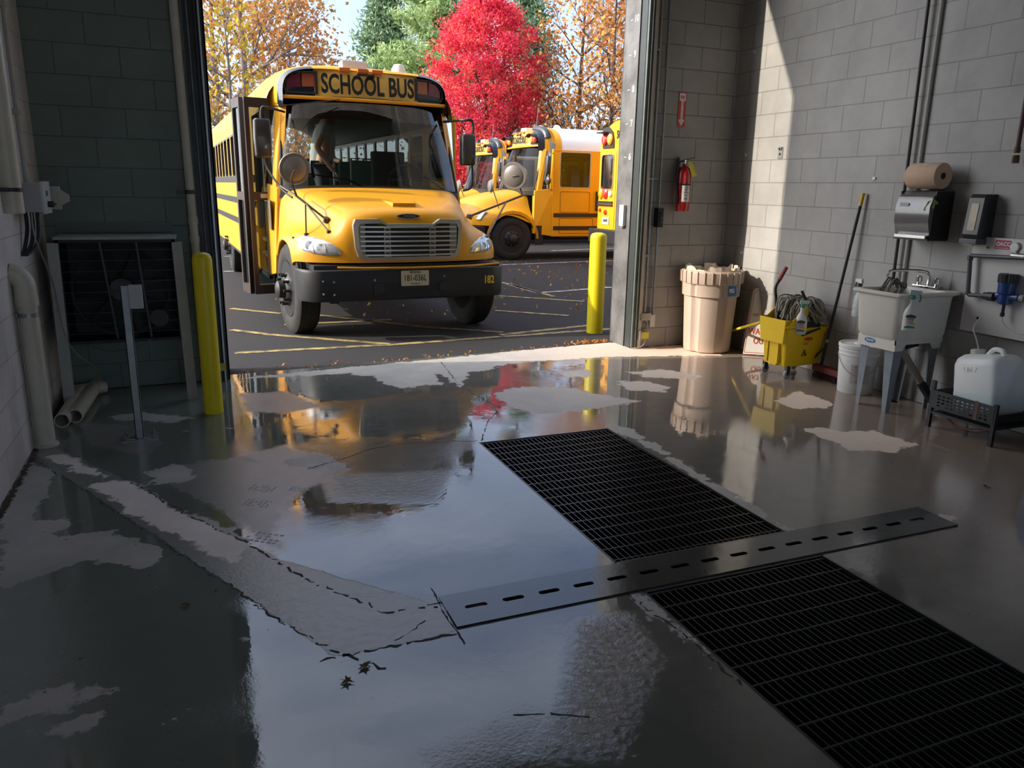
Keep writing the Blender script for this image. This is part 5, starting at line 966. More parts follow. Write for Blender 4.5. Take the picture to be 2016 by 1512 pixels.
    for s in (-1, 1):
        # lamp housing: outline with cut outer corner
        Q = [(.60, 2.665), (.935, 2.665), (.955, 2.72), (.945, 2.79), (.90, 2.855), (.83, 2.89), (.60, 2.90)]; fx = lambda x, z: (s*x, hy_(x, .5)-.014, z)
        cxq = sum(p[0] for p in Q)/len(Q); czq = sum(p[1] for p in Q)/len(Q)
        for nm, sc, mm_, dy, th in (('lamp_bezel', 1.07, BLK, -.0, .02),):
            m = MB(); O_ = [((x-cxq)*sc+cxq, (z-czq)*sc+czq) for x, z in Q]; I_ = [((x-cxq)*.93+cxq, (z-czq)*.90+czq) for x, z in Q]; n_ = len(Q)
            V = [(s*x, hy_(x, .5)-.03, z) for x, z in O_]+[(s*x, hy_(x, .5)-.03, z) for x, z in I_]+[(s*x, hy_(x, .5)+.01, z) for x, z in O_]+[(s*x, hy_(x, .5)+.03, z) for x, z in I_]
            F = [];
            for k in range(n_): k2 = (k+1) % n_; F += [(k, k2, n_+k2, n_+k), (k, k2, 2*n_+k2, 2*n_+k), (n_+k, n_+k2, 3*n_+k2, 3*n_+k)]
            m.add(V, F); m.build(nm, mm_, o, smooth=0)
        for nm, xa, xb, mm_ in (('amber_warning_lamp', .61, .755, AMBL), ('red_warning_lamp', .77, .93, REDL)):
            m = MB(); pts = [(xa, 2.68), (xb, 2.68), (xb, 2.80 if xb > .9 else 2.88), (min(xb, .87), 2.86 if xb > .9 else 2.88), (xa, 2.885)]
            m.prism([(s*x, hy_(x, .5)-.004, z) for x, z in pts], (0, .03, 0)); m.build(nm, mm_, o, smooth=0, bevel=.004)
    for x in (-.27, -.05, .12): m = MB(); m.box((x, 1.655, 2.947), (.13, .05, .045)); m.build('marker_lamp', mat('orange_marker', (.70, .16, .02), .3, coat=.6), o, smooth=0, bevel=.008)
    m = MB(); m.box((-.03, 1.60, 2.895), (.20, .04, .02)); m.box((-.12, 1.60, 2.89), (.02, .05, .035)); m.box((.06, 1.60, 2.89), (.02, .05, .035)); m.build('crossing_bracket', BLK, o, smooth=0)
    m = MB(); m.box((-.12, 1.86, 3.02), (.30, .22, .10)); m.build('roof_box', WHT, o, smooth=0, bevel=.015); m = MB(); m.lathe([(.09, 2.97), (.085, 3.04), (.06, 3.09), (.0, 3.105)], (.47, 1.95, 0), n=20); m.build('strobe_dome', WHT, o)
    # inside: dash, wheel, driver seat, seats
    m = MB(); m.loft([[(-1.04, 1.62, 1.50), (-.6, 1.56, 1.52), (0, 1.52, 1.54), (.6, 1.56, 1.54), (1.04, 1.62, 1.52)], [(-1.08, 1.85, 1.55), (-.6, 1.85, 1.60), (0, 1.85, 1.58), (.6, 1.85, 1.66), (1.08, 1.85, 1.60)], [(-1.08, 2.0, 1.45), (-.6, 2.0, 1.5), (0, 2.0, 1.5), (.6, 2.0, 1.5), (1.08, 2.0, 1.5)], [(-1.08, 2.0, .95), (-.6, 2.0, .95), (0, 2.0, .95), (.6, 2.0, .95), (1.08, 2.0, .95)]]); m.build('dashboard', DASH, o, smooth=40)
    m = MB(); m.tube([(.55+.22*math.cos(a), 2.02-.10*math.sin(a), 1.72+.19*math.sin(a)) for a in [2*math.pi*k/28 for k in range(28)]], .014, 8, closed=True); m.bar((.35, 2.02, 1.72), (.75, 2.02, 1.72), .02, .03); m.cyl((.55, 2.02, 1.72), (.55, 1.9, 1.55), .03, n=10); m.build('steering_wheel', mat('wheel_grey', (.12, .12, .12), .5), o)
def bus_seats(o, L_=12., n=10):
    for k in range(n):
        for s in (-1, 1):
            y = 3.3+k*.82
            if y > L_-.8: continue
            m = MB(); m.b2((s*.25, y, 1.30), (s*1.12, y+.42, 1.42)); m.loft([[(x, y+.42+.10*(z-1.3), z) for x in (s*.25, s*1.12)]+[(x, y+.50+.10*(z-1.3), z) for x in (s*1.12, s*.25)] for z in (1.3, 2.0)], close=True, cap=True); m.b2((s*.3, y+.05, .97), (s*.36, y+.4, 1.3)); m.build('passenger_seat', SEATG, o, smooth=0, bevel=.02)
    m = MB(); m.b2((.32, 2.45, 1.35), (.82, 2.9, 1.47)); m.b2((.34, 2.86, 1.45), (.80, 2.98, 2.10)); m.b2((.4, 2.5, .97), (.74, 2.8, 1.35)); m.build('driver_seat', mat('seat_dark', (.04, .05, .05), .6), o, smooth=0, bevel=.03)
    m = MB(); m.tube([(-.25, 2.55, .97), (-.25, 2.55, 2.0), (-.25, 2.9, 2.05), (-.25, 2.9, .97)], .016, 8); m.tube([(.55, 3.1, .97), (.55, 3.1, 2.0), (.10, 3.1, 2.0), (.10, 3.1, .97)], .016, 8); m.build('grab_rails', CHR, o)

# ---------------------------------------------------------------- the bus facing the bay
BR_ = R(1.8); B0 = Vector((2.14, 8.03, -.12))
bus = empty('school_bus', B0, BR_, label='yellow school bus number 182 facing the bay door with its entry door folded open', cat='school bus')
BM = Matrix.Translation(B0) @ Matrix.Rotation(BR_, 4, 'Z'); BI = BM.inverted()
def bl(px, py, Y): return BI @ ony(px, py, Y)
bus_body(bus); bus_front(bus); bus_seats(bus)
m = MB(); m.loft(hood_net()); hood = m.build('hood', YEL, bus, sub=2, smooth=80)
md = hood.modifiers['u']; md.levels = 2
bpy.context.view_layer.update(); ev = hood.evaluated_get(bpy.context.evaluated_depsgraph_get()).to_mesh()
bvh = BVHTree.FromPolygons([v.co.copy() for v in ev.vertices], [tuple(p.vertices) for p in ev.polygons])
def hY(x, z, d=0.):
    h = bvh.ray_cast(Vector((x, -2, z)), Vector((0, 1, 0)))[0]; return (h.y if h is not None else .5)-d
def hZ(x, y, d=0.):
    h = bvh.ray_cast(Vector((x, y, 4)), Vector((0, 0, -1)))[0]; return (h.z if h is not None else 1.2)+d
# centre bulge / scoop on the hood
m = MB(); m.prism([(-.20, .17, hZ(0, .17)-.02), (-.20, .55, hZ(0, .55)-.03), (-.13, .20, hZ(0, .20)+.045), (-.2, .17, hZ(0, .17))][:3], (.0, 0, 0)) if 0 else None
a_, b_ = hZ(0, .22), hZ(0, .62); m.add([(-.13, .20, a_-.03), (.13, .20, a_-.03), (.12, .20, a_+.03), (-.12, .20, a_+.03), (-.20, .62, b_-.01), (.20, .62, b_-.01)], [(0, 1, 2, 3), (3, 2, 5, 4), (0, 3, 4), (1, 5, 2)]); m.build('hood_scoop', YEL, bus, smooth=0)
# hood ridges
for s in ():
    P_ = [(s*(.60+.16*k/8), .22+.15*k) for k in range(9)]; m = MB(); m.tube([(x, y, hZ(x, y)-.006) for x, y in P_], .018, 8); m.build('hood_crease', YEL, bus)
# grille
gz0, gz1, gw = .885, 1.305, .575
outer = [(-gw+.10, gz0), (gw-.10, gz0), (gw-.03, gz0+.04), (gw, gz0+.13), (gw+.015, gz1-.06), (gw-.01, gz1), (.33, gz1+.005), (.25, gz1-.045), (-.25, gz1-.045), (-.33, gz1+.005), (-gw+.01, gz1), (-gw-.015, gz1-.06), (-gw, gz0+.13), (-gw+.03, gz0+.04)]
cx_, cz_ = 0, (gz0+gz1)/2
inner = [(x*.925, cz_+(z-cz_)*.83+(-.008 if abs(x) > .3 and z > cz_ else .0)) for x, z in outer]
def gy(x): return .015+.055*(x/gw)**2
m = MB(); n = len(outer); V = []
for x, z in outer: V.append((x, gy(x)+.04, z))
for x, z in outer: V.append((x, gy(x)-.044, z))
for x, z in inner: V.append((x, gy(x)-.052, z))
for x, z in inner: V.append((x, gy(x)+.02, z))
m.add(V, [(j*n+k, j*n+(k+1) % n, (j+1)*n+(k+1) % n, (j+1)*n+k) for j in range(3) for k in range(n)]); m.build('grille_frame', GRIL, bus, smooth=30)
m = MB(); m.loft([[(x, gy(x)-.021, gz0+(.035 if abs(x) < .48 else .06)), (x, gy(x)-.021, (gz1-.03) if abs(x) > .33 else (gz1-.065))] for x in [-.53+.053*i for i in range(21)]]); m.build('grille_back', INK, bus, smooth=60)
for k in range(7):
    z = gz0+.055+k*.048; w_ = .49 if k == 0 else .525; m = MB()
    secs = [[(w_*u, gy(w_*u)-.048+dy, z+dz) for dy, dz in ((0, -.008), (0, .008), (.018, .010), (.018, -.010))] for u in [-1+.2*i for i in range(11)]]; m.loft(secs, close=True, cap=True); m.build('grille_bar', mat('grille_bar_metal', (.50, .48, .44), .3, .5), bus, smooth=40)
for s in (-1, 1):
    m = MB(); x = s*.245; m.b2((x-.035, gy(.25)-.033, gz0+.03), (x+.035, gy(.25)-.010, gz1-.07)); m.build('grille_upright', GRIL, bus, smooth=0); m = MB(); x = s*.50; m.b2((x-.05, gy(.5)-.030, gz0+.05), (x+.03, gy(.5)-.002, gz1-.03)); m.build('grille_upright', GRIL, bus, smooth=0)
    m = MB()
    for k in range(7): z = gz0+.075+k*.048; m.box((s*.245, gy(.25)-.035, z), (.04, .006, .012))
    m.build('upright_slots', INK, bus, smooth=0)
E_ = [(.11*math.cos(t)*(1+.15*abs(math.cos(t))), .027*math.sin(t)) for t in [2*math.pi*k/28 for k in range(28)]]; E2 = [(x*.93, z*.78) for x, z in E_]
yy_ = hY(0, 1.335)-.012
me = curve_mesh('badge_rim', [E_, E2], .012, frame((0, yy_, 1.335), (1, 0, 0), (0, .10, 1)), CHROME); link('badge_rim', me, bus)
me = curve_mesh('badge', [E2], .008, frame((0, yy_, 1.335), (1, 0, 0), (0, .10, 1)), INK); link('badge', me, bus)
text('badge_lettering', 'THOMAS', .034, frame((.01, yy_-.006, 1.335), (1, 0, 0), (0, .1, 1)), CHR, bus, sx=.95, thick=.002)
# headlights
HQ = [(.715, .965), (.735, 1.005), (.79, 1.055), (.88, 1.095), (.98, 1.125), (1.06, 1.125), (1.10, 1.08), (1.095, 1.02), (1.05, .975), (.97, .950), (.88, .94), (.77, .935), (.72, .942)]
for s in (-1, 1):
    hx, hz = sum(p[0] for p in HQ)/len(HQ), sum(p[1] for p in HQ)/len(HQ)
    m = MB(); n = len(HQ); V = []
    for f, d in ((1.05, -.004), (1., .008), (.9, .014), (.6, .018), (.3, .02)): V += [(s*(hx+(x-hx)*f), hY(s*(hx+(x-hx)*f), hz+(z-hz)*f, d), hz+(z-hz)*f) for x, z in HQ]
    V.append((s*hx, hY(s*hx, hz, .02), hz)); F = [(j*n+k, j*n+(k+1) % n, (j+1)*n+(k+1) % n, (j+1)*n+k) for j in range(4) for k in range(n)]+[(4*n+k, 4*n+(k+1) % n, 5*n) for k in range(n)]
    m.add(V, F); hl = m.build('headlight', CLEAR, bus, smooth=60)
    m = MB()
    for u, w_ in ((.86, .006), (.97, .006)): m.tube([(s*u, hY(s*u, z, .021), z) for z in (.965, 1.0, 1.04, 1.075 if u > .9 else 1.05)], .004, 6)
    m.lathe([(.0, -.004), (.045, -.003), (.047, .003)], (s*1.0, hY(s*1.0, 1.03, .012), 1.03), ax=(0, 1, 0), n=20); m.lathe([(.0, -.004), (.040, -.003), (.042, .003)], (s*.90, hY(s*.90, 1.01, .012), 1.01), ax=(0, 1, 0), n=20); m.build('reflector', CHROME, hl)
# bumper
m = MB(); secs = []
for k in range(33):
    u = -1+2*k/32; a = abs(u); x = 1.145*math.copysign(1-(1-a)**1.0, u) if a < .82 else math.copysign(.939+.206*math.sin((a-.82)/.18*math.pi/2), u); y = -.05+.03*(a**2)+(0 if a < .82 else .34*(1-math.cos((a-.82)/.18*math.pi/2)))
    dx = -.03*math.copysign(1, u) if a > .82 else 0
    secs.append([(x, y+.03, .80), (x, y+.005, .79), (x, y, .77), (x, y+.0, .50), (x, y+.012, .475), (x+dx, y+.05, .47), (x+dx, y+.09, .48), (x+dx, y+.09, .79)])
m.loft(secs, close=True, cap=True); m.build('front_bumper', BUMP, bus, smooth=40)
m = MB(); m.b2((-1.0, .06, .78), (1.05, .5, .84)); m.b2((-.5, .2, .5), (.5, 1.5, .9)); m.build('front_crossmember', BLK, bus, smooth=0)
m = MB(); m.tube([(-.78, -.035, .825), (-.73, -.05, .825), (-.5, -.055, .815), (0, -.06, .81), (.7, -.05, .815), (1.02, .0, .83)], .011, 8); m.build('crossing_arm', YEL, bus)
me = curve_mesh('tow_slot', [[(-.42, .50), (.42, .50), (.40, .60), (.36, .66), (-.36, .66), (-.42, .60)]], .004, frame((0, -.0505, 0), (1, 0, 0), (0, 0, 1)), INK); link('tow_slot', me, bus)
for s in (-1, 1): m = MB(); m.box((s*.36, -.056, .60), (.10, .016, .11)); m.cyl((s*.33, -.075, .60), (s*.33, -.05, .60), .035, n=16); m.build('tow_hook', BLK, bus, smooth=0, bevel=.006)
me = curve_mesh('license_plate', [rrect(.305, .16, .012, 3)], .003, frame((.03, -.063, .70), (1, 0, 0), (0, 0, 1)), mat('plate_cream', (.66, .60, .42), .45)); lp = link('license_plate', me, bus)
for tx, s_, z, sx_ in (('VIRGINIA', .030, .762, 1.), ('181-036L', .092, .70, .72), ('HISTORIC PUBLIC USE', .010, .640, 1.)): text('plate_lettering', tx, s_, frame((.03, -.0655, z), (1, 0, 0), (0, 0, 1)), INK, lp, sx=sx_, bold=.0008, thick=.001)
NY = mat('decal_yellow', (.85, .55, .03), .4); text('fleet_number', '182', .115, frame((.885, -.038, .655), (1, .06, 0), (0, 0, 1)), NY, bus, sx=.75, bold=.004, thick=.003)
for x, z in ((-.93, .69), (-.82, .68), (-.93, .56), (-.82, .55), (-.40, .69), (.36, .71)): m = MB(); m.cyl((x, -.035 if abs(x) > .5 else -.052, z), (x, -.01, z), .011, n=10); m.build('bumper_bolt', CHROME, bus)
# wheels
wheel(bus, -1.02, .98, .50, -1, steer=R(5)); wheel(bus, 1.04, .98, .50, 1, steer=R(4)); wheel(bus, -1.06, 7.9, .50, -1, w=.28); wheel(bus, 1.06, 7.9, .50, 1, w=.28)
m = MB(); m.cyl((-.9, .98, .5), (.9, .98, .5), .07, n=10); m.cyl((-.9, 7.9, .5), (.9, 7.9, .5), .12, n=10); m.b2((-.72, .7, .35), (-.62, 1.3, .75)); m.build('axles', BLK, bus, smooth=0)
# wheel housing dark behind fender
m = MB(); m.b2((-.86, .45, .6), (-.80, 1.6, 1.15)); m.b2((.80, .45, .6), (.86, 1.6, 1.15)); m.b2((-1.12, .55, 1.08), (1.12, 1.5, 1.10)); m.b2((-.8, .5, .7), (.8, 1.5, 1.2)); m.build('wheel_housing', BLK, bus, smooth=0)
# cowl vent left
m = MB(); m.b2((-1.20, 1.60, 1.12), (-1.192, 1.80, 1.46)); m.build('side_vent', mat('vent_grey', (.16, .15, .12), .5), bus, smooth=0)
# wipers
for a, b, c in (((-.02, 1.43, 1.56), (-.32, 1.47, 1.70), (-.88, 1.60, 1.78)), ((.93, 1.54, 1.58), (.66, 1.47, 1.74), (.08, 1.47, 1.76))):
    m = MB(); m.tube([(a[0], a[1]-.03, a[2]), (b[0], b[1]-.045, b[2])], .012, 6); m.tube(smooth_path([(b[0]+(.10 if a[0] < .5 else .12), b[1]-.05, b[2]-.03), (b[0], b[1]-.05, b[2]), ((b[0]+c[0])/2, (b[1]+c[1])/2-.05, (b[2]+c[2])/2), (c[0], c[1]-.04, c[2])]), .009, 6); m.build('wiper', BLK, bus)
# mirrors
MR = mat('mirror_housing_black', (.035, .03, .028), .3, coat=.3)
for s in (-1, 1):
    t, b_, cx_ = (2.33, 1.92, -1.28) if s < 0 else (2.27, 1.90, 1.13); yq = 1.28
    m = MB(); m.loft([[(cx_+p[0], yq+p[1], z) for p in rrect(w_, d_, .03, 4)] for z, w_, d_ in ((b_, .14, .10), (b_+.02, .175, .13), ((t+b_)/2, .185, .14), (t-.02, .175, .13), (t, .14, .10))], close=True, cap=True); m.build('side_mirror', MR, bus, smooth=40)
    m = MB()
    if s < 0: m.tube(smooth_path([(-.98, 1.62, 2.44), (-1.20, 1.30, 2.45), (-1.27, yq, 2.44), (-1.28, yq, 2.32)], 5), .013, 8); m.build('mirror_arm', BLK, bus); m = MB(); m.tube(smooth_path([(-1.26, yq, 1.94), (-1.25, yq, 1.82), (-1.14, 1.1, 1.60), (-1.05, .9, 1.50)], 5), .012, 8); m.build('mirror_arm', BLK, bus); m = MB(); m.tube([(-1.22, 1.28, 2.45), (-.36, 1.52, 2.60)], .006, 6)
    else: m.tube(smooth_path([(.96, 1.68, 2.43), (1.08, 1.3, 2.43), (1.19, yq, 2.42), (1.20, yq, 2.26)], 5), .016, 8); m.build('mirror_arm', BLK, bus); m = MB(); m.tube(smooth_path([(1.19, yq, 1.92), (1.19, yq, 1.66), (1.12, 1.4, 1.60)], 5), .014, 8)
    m.build('mirror_arm', BLK, bus)
    # round crossover mirror over the fender
    c = Vector((-1.05, .68, 1.80)) if s < 0 else Vector((1.50, .70, 1.78)); nrm = Vector((.25, -.75, -.25)).normalized() if s < 0 else Vector((-.62, -.70, -.12)).normalized()
    nrm = -nrm                               # back of the mirror faces the camera side
    back = Vector((.12, -1, -.10)) if s < 0 else Vector((-.75, -.75, -.1)); back.normalize()
    m = MB(); m.lathe([(.158, .02), (.163, .008), (.160, 0), (.150, -.0), (.148, .006), (.11, .03), (.05, .042), (0, .045)][::-1], c, ax=back, n=36); m.build('convex_mirror', MIRB, bus, smooth=50)
    m = MB(); m.lathe([(.158, .0), (.15, -.04), (.09, -.08), (0, -.095)], c, ax=back, n=36); m.build('mirror_glass', CHROME, bus, smooth=60)
    m = MB(); e = c+back*.045
    if s < 0:
        k0 = Vector((-1.05, .60, 1.52)); base = Vector((-.79, .40, hZ(-.79, .40)+.03)); j = k0.lerp(base, .30)
        m.tube(smooth_path([e+Vector((.03, 0, -.01)), e+Vector((-.02, -.05, -.02)), e+Vector((-.05, -.05, -.12)), k0]), .011, 8); m.tube([(-1.16, .95, 1.62), k0, base], .012, 8)
        for q in ((-1.0, .42), (-.80, .25)): m.tube([j, (q[0], q[1], hZ(*q)+.012)], .009, 8); m.cyl((q[0], q[1], hZ(*q)-.005), (q[0], q[1], hZ(*q)+.02), .022, n=10)
        m.cyl(base-Vector((0, 0, .03)), base+Vector((0, -.02, .02)), .03, n=10)
    else:
        k0 = Vector((1.60, .66, 1.56)); base = Vector((.93, .66, hZ(.90, .66)+.05)); j = k0.lerp(base, .32)
        m.tube(smooth_path([e, e+Vector((.06, -.04, 0)), e+Vector((.09, -.0, -.10)), k0]), .011, 8); m.tube([k0, base], .013, 8)
        for q in ((1.02, .36), (1.10, .52)): m.tube([j, (q[0], q[1], hZ(*q)+.012)], .010, 8); m.cyl((q[0], q[1], hZ(*q)-.005), (q[0], q[1], hZ(*q)+.02), .022, n=10)
        m.cyl(base-Vector((.02, 0, .03)), base+Vector((0, 0, .01)), .035, n=10)
    m.build('mirror_bracket', mat('bracket_bronze', (.09, .07, .055), .35, .6) if s < 0 else mat('bracket_steel', (.20, .17, .15), .3, .8), bus)
# folded entry door
for nm, a, b in (('door_leaf', (-1.12, 1.88), (-1.40, 1.84)), ('door_leaf', (-1.425, 1.88), (-1.48, 2.22))):
    a = Vector((*a, 0)); b = Vector((*b, 0)); w_ = (b-a).length; Mx_ = frame((a.x, a.y, 0), (b-a), (0, 0, 1)); z0, z1 = .34, 2.60
    me = curve_mesh(nm, [[(0, z0), (w_, z0), (w_, z1), (0, z1)], rrect(w_-.10, 1.0, .01, 2, w_/2, .95), rrect(w_-.10, .95, .01, 2, w_/2, 2.02)], .05, Mx_, BRN); d = link(nm, me, bus)
    for z in (.95, 2.02): me = curve_mesh('door_glass', [rrect(w_-.09, .98, .01, 2, w_/2, z)], .006, Mx_, SDG); link('door_glass', me, d)
    if a.x > -1.3: me = curve_mesh('door_sticker', [rrect(.09, .05, .006, 2, w_*.62, 1.50)], .004, Mx_ @ Matrix.Translation((0, 0, .028)), mat('sticker_tan', (.60, .50, .38), .5)); link('door_sticker', me, d); me = curve_mesh('door_sticker', [rrect(.09, .05, .006, 2, w_*.40, 1.50)], .004, Mx_ @ Matrix.Translation((0, 0, -.028)), _M['sticker_tan']); link('door_sticker', me, d)
m = MB(); m.b2((-1.205, 2.0, .5), (-.75, 2.75, .54)); m.b2((-1.15, 2.0, .72), (-.70, 2.75, .75)); m.b2((-.70, 2.0, .5), (-.68, 2.75, .95)); m.build('entry_steps', DKGRY, bus, smooth=0)
me = curve_mesh('stop_sign_housing', [rrect(.4, .4, .1, 3)], .05, frame((1.24, 3.0, 1.5), (0, 1, 0), (0, 0, 1)), BLK); link('stop_sign_housing', me, bus)

# ---------------------------------------------------------------- person standing inside the bus behind the windshield
def skin_fig(name, V, E, Rr, m, parent, root=0, sub=2):
    me = bpy.data.meshes.new(name); me.from_pydata([tuple(v) for v in V], E, []); me.materials.append(m); o = link(name, me, parent)
    md = o.modifiers.new('s', 'SKIN'); md.use_smooth_shade = True
    for i, r_ in enumerate(Rr): sv = me.skin_vertices[0].data[i]; sv.radius = r_ if isinstance(r_, tuple) else (r_, r_)
    me.skin_vertices[0].data[root].use_root = True; md2 = o.modifiers.new('u', 'SUBSURF'); md2.levels = sub; md2.render_levels = sub; return o
pl = BM @ Vector((-.47, 2.22, .97)); prs = empty('person', pl, BR_, label='person in a grey t-shirt standing inside the bus behind the windshield, arm reaching down', cat='person')
V = [(0, 0, .93), (.02, 0, 1.08), (.05, 0, 1.25), (.09, 0, 1.38), (.13, 0, 1.46), (.16, 0, 1.56), (.18, 0, 1.64),      # 0..6 pelvis..head
     (.06, -.18, 1.36), (-.10, -.24, 1.12), (.04, -.28, .90), (.09, -.29, .83),       # 7..10 right arm (towards the camera)
     (.06, .18, 1.36), (.10, .24, 1.10), (.22, .18, .98), (.28, .14, .96),             # 11..14
     (-.02, -.10, .88), (.0, -.11, .48), (-.03, -.11, .08), (.10, -.12, .03), (-.02, .10, .88), (.06, .11, .48), (.03, .11, .08), (.16, .12, .03)]
E = [(0, 1), (1, 2), (2, 3), (3, 4), (4, 5), (5, 6), (3, 7), (7, 8), (8, 9), (9, 10), (3, 11), (11, 12), (12, 13), (13, 14), (0, 15), (15, 16), (16, 17), (17, 18), (0, 19), (19, 20), (20, 21), (21, 22)]
Rr = [(.13, .10), (.14, .10), (.15, .11), (.13, .10), .055, .085, .085, .06, .045, .03, .028, .06, .045, .03, .028, .085, .06, .045, .035, .085, .06, .045, .035]
body = skin_fig('body', V, E, Rr, SKIN, prs)
Vs = [(0, 0, .86), (0, 0, .98), (.02, 0, 1.10), (.05, 0, 1.25), (.085, 0, 1.37), (.06, -.17, 1.36), (-.02, -.215, 1.23), (.06, .17, 1.36), (.08, .215, 1.22)]
skin_fig('t_shirt', Vs, [(0, 1), (1, 2), (2, 3), (3, 4), (4, 5), (5, 6), (4, 7), (7, 8)], [(.165, .13), (.16, .125), (.16, .12), (.165, .125), (.13, .105), .08, .068, .08, .068], SHIRT, prs)
Vt = [(-.0, 0, .90), (-.02, -.10, .86), (.0, -.11, .48), (-.03, -.11, .10), (-.02, .10, .86), (.06, .11, .48), (.03, .11, .10)]
skin_fig('trousers', Vt, [(0, 1), (1, 2), (2, 3), (0, 4), (4, 5), (5, 6)], [(.13, .11), .10, .075, .06, .10, .075, .06], mat('dark_trousers', (.03, .035, .05), .8), prs)
m = MB(); m.lathe([(.10, 0), (.105, .05), (.09, .10), (.05, .135), (0, .145)], (.165, 0, 1.60), n=20, sy=.9); m.build('hair', mat('hair_brown', (.05, .03, .02), .8), prs, smooth=60)
m = MB(); m.lathe([(0, 0), (.016, .01), (.012, .03), (0, .05)], (.265, 0, 1.57), n=8); m.b2((.25, -.04, 1.60), (.262, -.02, 1.612)); m.b2((.25, .02, 1.60), (.262, .04, 1.612)); m.b2((.25, -.025, 1.53), (.264, .025, 1.54)); m.build('face', mat('lip_tone', (.30, .12, .09), .5), prs, smooth=0)
hb_ = Vector((.09, -.29, .83))
for k, (dx, dy, l_) in enumerate(((.035, -.02, .075), (.022, -.02, .085), (.008, -.02, .08), (-.006, -.015, .065))):
    a_ = hb_+Vector((dx*.6, 0, -.03)); skin_fig('finger', [a_, a_+Vector((dx*.3+.01, dy*.3, -l_*.5)), a_+Vector((dx*.3+.02, dy*.3+.012, -l_))], [(0, 1), (1, 2)], [.010, .009, .008], SKIN, prs, sub=1)
skin_fig('thumb', [hb_+Vector((.02, .01, -.01)), hb_+Vector((.05, .03, -.035)), hb_+Vector((.06, .03, -.06))], [(0, 1), (1, 2)], [.012, .010, .009], SKIN, prs, sub=1)

